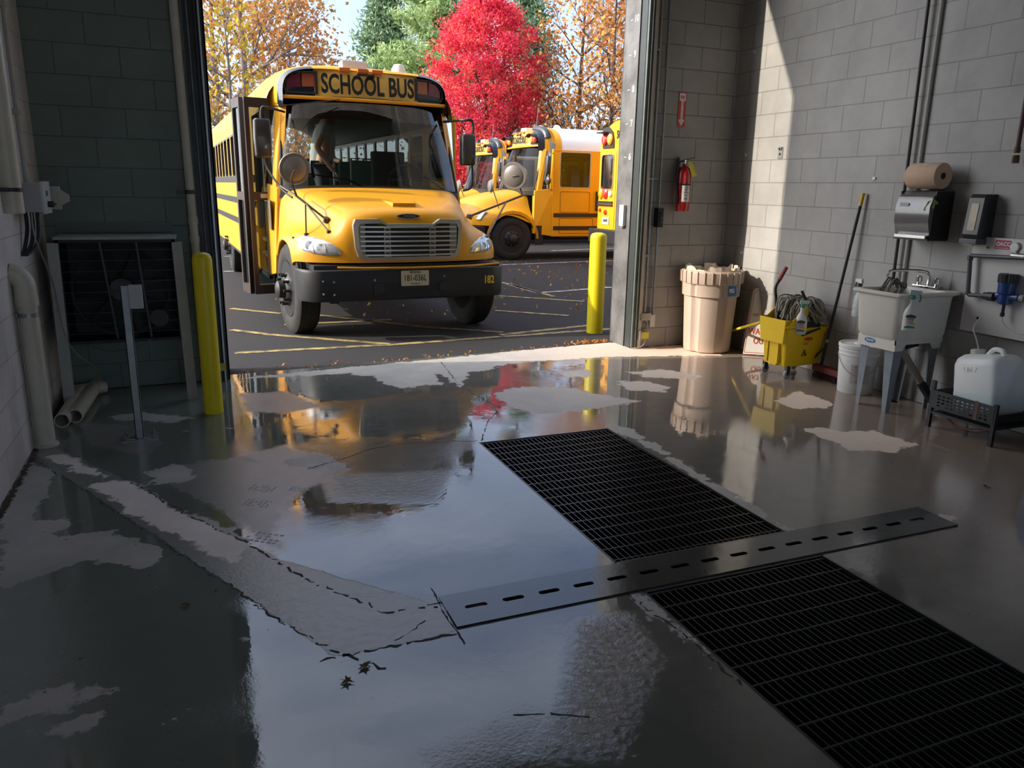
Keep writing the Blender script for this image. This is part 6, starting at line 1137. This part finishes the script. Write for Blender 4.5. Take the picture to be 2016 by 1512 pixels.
# ---------------------------------------------------------------- parked buses in the yard
def parked(name, loc, rz, label, grp, front=True):
    o = empty(name, loc, rz, label=label, cat='school bus', group=grp)
    bus_body(o, roofm=RWHT, driver=True, rub=(1.00, .70), roof0=2.02); bus_front(o, glass_=WSP, sign=(.21, .62)); bus_seats(o, n=6)
    m = MB(); m.loft([[(x*1.004, y, 2.5+(z-2.5)*1.01) for x, z in arch(1.225, 2.50, 3.07, 2.7)] for y in (2.0, 2.16)]); m.build('cap_band', YEL, o, smooth=60)
    # angular hood
    cols = [[(x, y, z) for y, z in P] for x, P in ((0, ((.02, .80), (.02, 1.15), (.10, 1.36), (.5, 1.50), (1.0, 1.58), (1.5, 1.64))), (.5, ((.03, .80), (.03, 1.14), (.12, 1.34), (.5, 1.48), (1.0, 1.56), (1.5, 1.62))), (.78, ((.08, .80), (.09, 1.08), (.2, 1.22), (.5, 1.36), (1.0, 1.45), (1.5, 1.52))),
            (.90, ((.13, .80), (.14, 1.0), (.25, 1.12), (.5, 1.16), (1.0, 1.2), (1.5, 1.2))), (1.10, ((.28, .80), (.30, .98), (.36, 1.08), (.55, 1.13), (1.0, 1.15), (1.5, 1.02))), (1.17, ((.42, .80), (.43, .90), (.46, 1.0), (.62, 1.07), (1.0, 1.09), (1.5, .90))), (1.19, ((.46, .78), (.47, .86), (.52, .95), (.66, 1.03), (1.0, 1.05), (1.5, .80))))]
    cols = [[(-x, y, z) for x, y, z in c] for c in cols[:0:-1]]+cols
    m = MB(); m.loft(cols); m.build('hood', YEL, o, sub=2, smooth=80)
    for s in (-1, 1):
        wheel(o, s*1.03, .98, .50, s); wheel(o, s*1.06, 8.2, .5, s)
        m = MB(); V = []
        for k in range(13): a = math.pi*k/12*1.0; V += [(s*1.20, .98-.60*math.cos(a), .50+.57*math.sin(a)), (s*1.20, .98-.66*math.cos(a), .50+.64*math.sin(a)), (s*1.14, .98-.60*math.cos(a), .50+.57*math.sin(a))]
        m.add(V, [(3*k, 3*k+3, 3*k+4, 3*k+1) for k in range(12)]+[(3*k, 3*k+3, 3*k+5, 3*k+2) for k in range(12)]); m.build('fender_lip', YEL, o, smooth=50)
        m = MB(); m.hexa([(s*.70, .06, .93), (s*1.05, .22, .93), (s*1.05, .3, .93), (s*.7, .14, .93), (s*.72, .08, 1.05), (s*1.10, .32, 1.10), (s*1.10, .4, 1.10), (s*.72, .2, 1.05)]); m.build('headlight', CLEAR, o, smooth=0, bevel=.01)
        for x_, mm_, nm in ((.70, AMBB, 'amber_warning_lamp'), (.86, REDB, 'red_warning_lamp')): m = MB(); m.lathe([(.085, .0), (.085, -.05), (.06, -.075), (0, -.08)], (s*x_, 1.66, 2.77), ax=(0, 1, 0), n=20); m.build(nm, mm_, o)
        m = MB(); m.lathe([(.10, 0), (.10, -.16), (.095, -.16), (.095, 0)], (s*.78, 1.66, 2.79), ax=(0, 1, 0), n=24, sx=1.75); 
        m.v = [v if v[2] > 2.79 else (v[0], max(v[1], 1.62), v[2]) for v in m.v]; m.build('lamp_hood', BLK, o)
        m = MB(); P_ = [(x, z) for x, z in arch(1.03, 2.50, 2.99, 5., 40) if z > 2.6 and s*x > .45 and s*x < 1.02]
        m.tube([(x*1.0, 1.78+.10*abs(x)**2, z+.015) for x, z in P_], .085, 10); m.build('corner_guard', mat('guard_navy', (.02, .025, .04), .3, coat=.3), o)
        m = MB(); m.loft([[(s*1.36+p[0], 1.75+p[1], z) for p in rrect(w_, .10, .03, 3)] for z, w_ in ((1.98, .12), (2.02, .18), (2.33, .18), (2.37, .12))], close=True, cap=True); m.lathe([(0, -.03), (.08, -.02), (.10, .0), (.09, .05), (0, .06)], (s*1.36, 1.75, 1.83), ax=(0, 1, 0), n=16); m.build('side_mirror', MR, o, smooth=40)
        m = MB(); m.tube([(s*1.21, 1.95, 2.44), (s*1.36, 1.80, 2.44), (s*1.36, 1.75, 1.66), (s*1.21, 1.95, 1.62)], .013, 6); m.build('mirror_arm', CHR, o)
        m = MB(); m.lathe([(.15, 0), (.12, .05), (0, .07)], (s*1.15, .45, 1.68), ax=(0, -1, 0), n=24); m.tube([(s*1.15, .46, 1.68), (s*1.12, .6, 1.35), (s*1.0, .7, 1.18)], .012, 6); m.build('convex_mirror', MIRB, o)
        if s > 0:
            me = curve_mesh('hatch', [rrect(.78, .48, .03, 2, 2.55, 1.35), rrect(.765, .465, .03, 2, 2.55, 1.35)], .012, frame((1.222, 0, 0), (0, 1, 0), (0, 0, 1)), mat('seam_brown', (.20, .09, .01), .5)); link('hatch_seam', me, o)
            me = curve_mesh('hatch', [rrect(.9, .36, .03, 2, 2.6, .80), rrect(.885, .345, .03, 2, 2.6, .80)], .012, frame((1.222, 0, 0), (0, 1, 0), (0, 0, 1)), _M['seam_brown']); link('hatch_seam', me, o)
            m = MB(); m.b2((1.22, 3.10, 1.15), (1.29, 3.35, 1.60)); m.b2((1.22, 3.45, 1.20), (1.30, 3.60, 1.55)); m.build('stop_arm_mount', BLK, o, smooth=0)
            m = MB(); m.b2((1.18, 1.55, .35), (1.20, 1.75, .80)); m.build('mud_flap', BLK, o, smooth=0)
    m = MB(); m.b2((-1.1, -.05, .48), (1.1, .1, .78)); m.b2((1.0, .0, .48), (1.15, .3, .78)); m.b2((-1.15, .0, .48), (-1.0, .3, .78)); m.b2((-.85, .3, .5), (.85, 1.6, 1.05)); m.build('front_bumper', BLK, o, smooth=0, bevel=.01)
    m = MB(); m.lathe([(.10, 3.05), (.09, 3.12), (.05, 3.16), (0, 3.17)], (0, 2.6, 0), n=16); m.lathe([(.30, 3.04), (.28, 3.10), (0, 3.12)], (0, 5.5, 0), n=20); m.build('roof_hatch', RWHT, o)
    m = MB(); m.cyl((.3, 1.9, 3.0), (.3, 1.95, 3.5), .006, n=5); m.build('antenna', CHR, o); return o
Y2 = 16.9
p2 = parked('school_bus', (5.98, Y2+1.2, -.12), R(-90), 'white-roofed school bus parked side-on, its front wheel and driver window in view', None)
p3 = copy_tree(p2); p3.location = (6.75, Y2+1.2+5.0, -.12); p3['label'] = 'white-roofed school bus farthest back, mostly hidden behind the other buses'
# bus seen from the rear at the right
XR4 = 8.6; o = empty('school_bus', (XR4, 14.65, -.12), R(90), label='school bus seen from its rear, cut off by the right door jamb', cat='school bus')
# local frame: bus length along local -y ... rear face at y=0 facing +y (world -x)
m = MB(); A0 = arch(1.2, 2.45, 3.10, 2.4)
secs = [[(x, y, z) for x, z in [(-w, .55)]+[(-w-.0, 1.5)]+[(q[0]*w/1.2, q[1]) for q in A0]+[(w, 1.5), (w, .55)]] for y, w in ((.0, 1.16), (-.05, 1.2), (-10, 1.2))]
m.loft(secs); m.build('body_shell', YELG, o, smooth=50)
wl = [rrect(.50, .72, .07, 4, s*.80, 2.02) for s in (-1, 1)]+[rrect(.40, .62, .06, 4, 0, 2.03), rrect(.48, .46, .06, 4, 0, 1.22)]
OL = [(-1.16, .55), (1.16, .55)]+[(q[0]*1.16/1.2, q[1]) for q in A0][::-1]
me = curve_mesh('rear_wall', [OL]+wl, .04, frame((0, .0, 0), (-1, 0, 0), (0, 0, 1)), YELG); link('rear_wall', me, o)
for q in wl:
    cx_ = sum(p[0] for p in q)/len(q); cz_ = sum(p[1] for p in q)/len(q)
    me = curve_mesh('rear_window', [q], .006, frame((0, 0, 0), (-1, 0, 0), (0, 0, 1)), mat('dark_window', (.02, .02, .022), .06, coat=1.)); link('rear_window', me, o)
    me = curve_mesh('window_seal', [[(cx_+(a-cx_)*1.08, cz_+(b-cz_)*1.06) for a, b in q], q], .05, frame((0, .01, 0), (-1, 0, 0), (0, 0, 1)), mat('seal_tan', (.30, .20, .12), .5)); link('window_seal', me, o)
for s in (-1, 1):
    me = curve_mesh('lamp_housing', [[(-.26, -.2), (.22, -.2), (.24, .22), (-.02, .24), (-.20, .12), (-.26, -.05)]], .03, frame((-s*.80 if s > 0 else -s*.80, .03, 2.72), (-s, 0, 0), (0, 0, 1)), BLK); link('lamp_housing', me, o)
    for dx, mm_, nm in ((.92, REDB, 'red_warning_lamp'), (.68, AMBB, 'amber_warning_lamp')): m = MB(); m.lathe([(.10, .03), (.10, .07), (.07, .10), (0, .105)], (s*dx, 0, 2.70), ax=(0, 1, 0), n=20, sy=1.2); m.build(nm, mm_, o)
    m = MB(); m.b2((s*.92-.13, .03, 2.83), (s*.92+.13, .20, 2.86)); m.build('lamp_hood', BLK, o, smooth=0)
    for dx, mm_, nm, r_ in ((1.04, AMBB, 'turn_lamp', .09), (.82, REDB, 'brake_lamp', .09), (.60, WHT, 'reverse_lamp', .055)): m = MB(); m.lathe([(r_, .02), (r_, .05), (r_*.7, .07), (0, .075)], (s*dx, 0, 1.56), ax=(0, 1, 0), n=20, sy=1.25); m.build(nm, mm_, o)
    m = MB(); m.b2((s*.5, .02, 1.36), (s*1.16, .05, 1.40)); m.b2((s*.5, .02, 1.30), (s*1.16, .05, 1.34)); m.build('rub_rail', BLK, o, smooth=0)
    for dx, r_ in ((1.05, .045), (.80, .06)): m = MB(); m.lathe([(r_, .02), (r_*.8, .05), (0, .055)], (s*dx, 0, 1.20 if dx > 1 else 1.16), ax=(0, 1, 0), n=16); m.build('reflector', REDB, o)
me = curve_mesh('license_plate', [rrect(.305, .16, .01, 2)], .004, frame((.78, .03, .98), (-1, 0, 0), (0, 0, 1)), mat('plate_grey_white', (.42, .44, .44), .45)); lp = link('license_plate', me, o)
text('plate_lettering', '184 893', .085, frame((.78, .036, .98), (-1, 0, 0), (0, 0, 1)), INK, lp, sx=.7, bold=.001, thick=.001)
text('rear_sign', 'SCHOOL BUS', .24, frame((0, .03, 2.78), (-1, 0, 0), (0, 0, 1)), INK, o, sx=.62, bold=.005, thick=.004)
m = MB(); m.tube([(.14, .03, 1.62), (.18, .06, 1.60), (.18, .06, 1.72), (.14, .03, 1.74)], .015, 6); m.build('door_handle', mat('handle_gold', (.5, .25, .02), .4), o)
m = MB(); m.b2((-.42, .02, .75), (-.41, .026, 2.45)); m.b2((.41, .02, .75), (.42, .026, 2.45)); m.build('emergency_door_seam', _M['seam_brown'], o, smooth=0)
m = MB(); m.b2((-1.2, .0, .50), (1.2, .22, .80)); m.build('rear_bumper', BUMP, o, smooth=0, bevel=.02); m = MB(); m.cyl((.85, .225, .6), (.85, .15, .6), .05, n=14); m.b2((-.9, -8, .35), (.9, -.3, .55)); m.build('underbody', BLK, o)
for s in (-1, 1): wheel(o, s*1.04, -2.6, .5, s)
# ================================================================== TREES
def leaf_mat(name, cols, rough=.55, tr=.35):
    m = bpy.data.materials.new(name); m.use_nodes = True; nt = m.node_tree; nt.nodes.clear(); l = nt.links.new
    at = N(nt, 'ShaderNodeAttribute', attribute_name='tone'); cr = N(nt, 'ShaderNodeValToRGB'); e = cr.color_ramp.elements
    while len(e) < len(cols): e.new(.5)
    for i, c in enumerate(cols): e[i].position = i/(len(cols)-1); e[i].color = (*c, 1)
    l(at.outputs['Fac'], cr.inputs[0]); d = N(nt, 'ShaderNodeBsdfDiffuse'); t = N(nt, 'ShaderNodeBsdfTranslucent'); x = N(nt, 'ShaderNodeMixShader', ins={0: tr}); o = N(nt, 'ShaderNodeOutputMaterial')
    l(cr.outputs[0], d.inputs[0]); l(cr.outputs[0], t.inputs[0]); l(d.outputs[0], x.inputs[1]); l(t.outputs[0], x.inputs[2]); l(x.outputs[0], o.inputs[0]); return m
BARK = mat('bark_brown', (.10, .075, .06), .9, noise=.5, nscale=12); BARKG = mat('bark_grey', (.22, .19, .17), .9, noise=.4, nscale=12)
def leaves(name, C, size, m, parent, rng, flat=.0, aspect=1.):
    """C (n,3) centres -> one small bent quad each"""
    n = len(C); a = rng.normal(size=(n, 3)); a /= np.linalg.norm(a, axis=1)[:, None]; b = rng.normal(size=(n, 3)); b -= (b*a).sum(1)[:, None]*a; b /= np.linalg.norm(b, axis=1)[:, None]
    s = size*rng.uniform(.6, 1.35, (n, 1)); V = np.stack([C-a*s*aspect, C-b*s*.55, C+a*s*aspect, C+b*s*.55], 1).reshape(-1, 3)
    me = bpy.data.meshes.new(name); me.vertices.add(4*n); me.vertices.foreach_set('co', V.ravel().astype(np.float32)); me.loops.add(4*n); me.loops.foreach_set('vertex_index', np.arange(4*n, dtype=np.int32))
    me.polygons.add(n); me.polygons.foreach_set('loop_start', np.arange(0, 4*n, 4, dtype=np.int32)); me.update(calc_edges=True)
    t = np.clip(.5+.28*rng.normal(size=n)+.22*np.sin(C[:, 0]*2.1+C[:, 2]*1.7)*np.cos(C[:, 2]*2.9-C[:, 1]*1.3), 0, 1); at = me.attributes.new('tone', 'FLOAT', 'POINT'); at.data.foreach_set('value', np.repeat(t, 4).astype(np.float32))
    me.materials.append(m); return link(name, me, parent)
def branch(mb, p, d, L_, r, depth, tips, rng, spread=.5, up=.15, kids=(3, 4), nodes=None, gn=1):
    pts = [p]; rr = [r]; q = p.copy(); dd = d.normalized()
    for k in range(4): dd = (dd+Vector(rng.normal(size=3)*.10)+Vector((0, 0, up*.3))).normalized(); q = q+dd*L_/4; pts.append(q.copy()); rr.append(r*(1-.55*(k+1)/4))
    mb.tube(pts, rr, 6 if depth > 2 else 4, caps=False)
    if depth <= 1: tips += [pts[2], pts[3], pts[4]]
    if depth == 0: return
    for i in range(rng.integers(kids[0], kids[1]+1)):
        t = .35+.65*(i+rng.random())/kids[1]; t = min(t, 1); k = min(3, int(t*4)); base = pts[k].lerp(pts[k+1], t*4-k) if t < 1 else pts[4]
        x, y, _ = basis(dd); a = rng.uniform(0, 6.28); nd = (dd*(1-spread*.4)+(x*math.cos(a)+y*math.sin(a))*spread*rng.uniform(.7, 1.3)+Vector((0, 0, up))).normalized()
        branch(mb, base, nd, L_*rng.uniform(.55, .75), rr[k]*.6, depth-1, tips, rng, spread, up, kids)
def tree(name, base, h, label, cat, lm, bark, seed, n_leaf, size, depth=4, spread=.6, up=.18, trunk=.3, cl=.35, L0=.38, clip=None, kids=(3, 4), stems=1, group=None):
    rng = np.random.default_rng(seed); o = empty(name, base, label=label, cat=cat, group=group); mb = MB(); tips = []
    for s in range(stems):
        d = Vector((rng.normal()*.12*(stems > 1), rng.normal()*.12*(stems > 1), 1)); p0 = Vector((rng.normal()*.4*(stems > 1), rng.normal()*.4*(stems > 1), 0))
        r0 = h*.016*(1 if stems == 1 else .6); q = p0; pts = [q]; rr = [r0]
        for k in range(8): q = q+d.normalized()*h*.11+Vector((rng.normal()*.05, rng.normal()*.05, 0)); pts.append(q); rr.append(r0*(1-.1*(k+1)))
        mb.tube(pts, rr, 8, caps=False)
        for k in range(int(8*trunk), 9):
            for j in range(kids[1]-1+(k > 2)):
                a = rng.uniform(0, 6.28); nd = Vector((math.cos(a), math.sin(a), .45+.35*(k/8)))
                f = L0*h*(1-.55*abs(k/8-.45)) ; branch(mb, pts[k], nd, f*.55, rr[k]*.5, depth-2, tips, rng, spread, up, kids)
    mb.build('trunk_and_branches', bark, o, smooth=60)
    if n_leaf:
        T = np.array([tuple(t) for t in tips]); C = T[rng.integers(0, len(T), n_leaf)]+rng.normal(size=(n_leaf, 3))*cl
        if clip: C = C[clip(C)]
        leaves('foliage', C, size, lm, o, rng)
    return o
OR = leaf_mat('leaf_orange_brown', [(.34, .11, .03), (.58, .24, .08), (.70, .38, .14), (.60, .42, .10)])
YG = leaf_mat('leaf_orange_olive', [(.36, .13, .05), (.60, .28, .09), (.66, .36, .12), (.58, .38, .10)])
GRL = leaf_mat('leaf_yellow_green', [(.35, .30, .04), (.58, .44, .06), (.62, .36, .06)])
RDL = leaf_mat('leaf_crimson', [(.45, .02, .05), (.75, .05, .11), (.90, .14, .21), (.80, .24, .10)], tr=.45)
PNL = leaf_mat('pine_needle_green', [(.16, .26, .09), (.34, .48, .20), (.48, .60, .30), (.56, .66, .38)], tr=.4)
PND = leaf_mat('pine_needle_blue_green', [(.10, .17, .09), (.20, .30, .18), (.30, .40, .26)], tr=.2)
def on(px, py, Y): t = ony(px, py, Y); return (t.x, Y, -.12)
tree('sycamore_tree', on(500, 300, 33), 12.5, 'tall loose tree with sparse orange and olive autumn leaves behind the bus, left', 'tree', YG, BARKG, 3, 7600, .10, spread=.55, cl=.38, L0=.40, trunk=.12, kids=(3, 4))
tree('sycamore_tree', on(590, 200, 35), 9.2, 'thin tree with sparse brown leaves right beside the tall loose sycamore', 'tree', YG, BARKG, 4, 2900, .10, cl=.35, L0=.34, trunk=.15)
tree('maple_sapling', on(452, 200, 29), 7.4, 'small yellow-green tree at the left door edge in front of the sycamores', 'tree', GRL, BARKG, 5, 800, .10, cl=.3, L0=.26, trunk=.2)
tree('sycamore_tree', on(425, 200, 37), 12., 'orange-leaved tree partly hidden by the left door frame', 'tree', OR, BARKG, 6, 3600, .12, cl=.45, L0=.38, trunk=.1)
# red maple: dense rounded crown
rng = np.random.default_rng(11); b = on(957, 200, 40); o = empty('red_maple_tree', b, label='dense bright crimson maple tree with a rounded crown behind the parked buses', cat='tree')
mb = MB(); tips = []; mb.tube([Vector((0, 0, 0)), Vector((.05, 0, 1.5)), Vector((0, .05, 3.2)), Vector((0, 0, 8))], [.22, .2, .15, .05], 10)
for k in range(16):
    a = k*2.4; branch(mb, Vector((0, 0, 1.6+k*.38)), Vector((math.cos(a), math.sin(a), .9)), 2.6*(1-k/30), .07, 3, tips, rng, .6, .2)
mb.build('trunk_and_branches', BARK, o, smooth=60)
n = 900; C0 = []
while len(C0) < n:
    u = rng.uniform(-1, 1, 3); z = u[2]*.5+.5; rad = 3.25*(max(0, 1-abs((z-.42)/.60)**2.3))**.62*(1+.10*math.sin(7*math.atan2(u[1], u[0])+9*z)); rr_ = math.hypot(u[0], u[1])
    if rr_ < 1 and rad > 0: C0.append((u[0]*rad, u[1]*rad, 1.9+z*9.0+0*rad, rr_))
C0 = np.array(C0); w_ = .35+.65*C0[:, 3]; w_ /= w_.sum()
C = C0[rng.choice(n, 60000, p=w_), :3]+rng.normal(size=(60000, 3))*(.20, .20, .16); leaves('foliage', C, .072, RDL, o, rng)
# pines
def pine(px, Y, h, rad, label, lm, seed, n=26000):
    rng = np.random.default_rng(seed); o = empty('pine_tree', on(px, 300, Y), label=label, cat='tree'); mb = MB(); mb.tube([Vector((0, 0, 0)), Vector((.1, 0, h*.5)), Vector((0, 0, h))], [h*.02, h*.013, .03], 8); tips = []; W_ = []
    z = h*.10
    while z < h*.98:
        r_ = rad*(1-((z/h-.10)/.9)**1.5)*rng.uniform(.75, 1.1)
        for j in range(6):
            a = rng.uniform(0, 6.28); d = Vector((math.cos(a), math.sin(a), .30)); e = Vector((0, 0, z))+d*r_; mb.tube([Vector((0, 0, z)), Vector((0, 0, z))+d*r_*.5-Vector((0, 0, .05)), e+Vector((0, 0, r_*.06))], [.05, .035, .012], 5, caps=False)
            for k in range(9): t = .22+.78*k/8; p = Vector((0, 0, z))+d*r_*t; tips.append((p.x, p.y, p.z+.1*t, .28+.30*t*(1.2-t)))
        z += h*.040
    mb.build('trunk_and_branches', BARK, o, smooth=60); T = np.array(tips); k = rng.integers(0, len(T), n); C = T[k, :3]+rng.normal(size=(n, 3))*T[k, 3:4]*(1., 1., .55)
    leaves('foliage', C, .10, lm, o, rng, aspect=1.9); return o
pine(850, 50, 18., 5.2, 'large light green pine directly behind the red maple', PNL, 21, 42000); pine(765, 54, 14.8, 3.6, 'darker blue-green pine left of the large pine', PND, 22, 22000)
pine(1035, 56, 17., 4., 'dark pine glimpsed between the red maple and the oak', PND, 23, 18000); pine(700, 60, 10.5, 2.2, 'short thin dark evergreen at the left foot of the pines', PND, 24, 7000)
tree('oak_tree', on(1135, 200, 38), 12.5, 'oak with hanging russet leaves at the right of the doorway', 'tree', OR, BARK, 31, 4200, .12, cl=.42, L0=.40, trunk=.15)
tree('oak_tree', on(1205, 200, 34), 11.5, 'russet oak next to the numbered right door jamb', 'tree', OR, BARK, 32, 5200, .12, cl=.42, L0=.38, trunk=.1)
for i, (px_, Y_, h_) in enumerate(((640, 58, 9.0), (690, 52, 8.2), (1075, 44, 8.6), (1110, 50, 8.8), (560, 52, 10.5))):
    tree('bare_tree', on(px_, 300, Y_), h_, ['bare grey tree left of the short dark evergreen', 'bare twiggy tree at the foot of the blue-green pine', 'bare tree showing just right of the red maple', 'bare tree behind the oak trunk', 'bare tree far behind the school bus roof'][i], 'tree', None, BARKG, 40+i, 0, .1, depth=5, L0=.34, trunk=.1, kids=(3, 4))
# low brush at the yard's edge
rng = np.random.default_rng(77); n = 30000; C = np.stack([rng.uniform(-12, 45, n), rng.uniform(44, 50, n), -.1+np.abs(rng.normal(size=n))*1.3], 1)
b = leaves('undergrowth', C, .16, leaf_mat('brush_brown', [(.10, .07, .04), (.20, .13, .06), (.16, .17, .07), (.26, .16, .06)]), None, rng); tag(b, 'brown and green brush along the far edge of the yard', 'undergrowth', kind='stuff')
# fallen leaves by the threshold
rng = np.random.default_rng(5)
n = 260; tt = rng.uniform(0, 1, n); C = np.stack([np.where(tt < .6, np.minimum(rng.normal(3.72, .14, n), 3.92), rng.uniform(.3, 3.9, n)), 0*tt, 0*tt], 1); C[:, 1] = 6.53+.075*C[:, 0]+np.abs(rng.normal(size=n))*.09+.02; C[:, 2] = np.array([GZ(y) for y in C[:, 1]])+.012+rng.uniform(0, .03, n)*(C[:, 0] > 3.5)
C2 = np.stack([rng.uniform(1., 9, 260), rng.uniform(9, 17, 260), np.full(260, -.105)], 1)
b = leaves('fallen_leaves', np.concatenate([C, C2]), .016, OR, None, rng); tag(b, 'scattered dry leaves on the asphalt by the door threshold', 'leaves', kind='stuff')
C3 = np.stack([rng.uniform(2, 9, 240), rng.uniform(9, 17, 240), np.full(240, -.10)], 1)
b = leaves('fallen_leaves', C3, .035, OR, None, rng); tag(b, 'larger brown leaves strewn over the yard between the buses', 'leaves', kind='stuff')
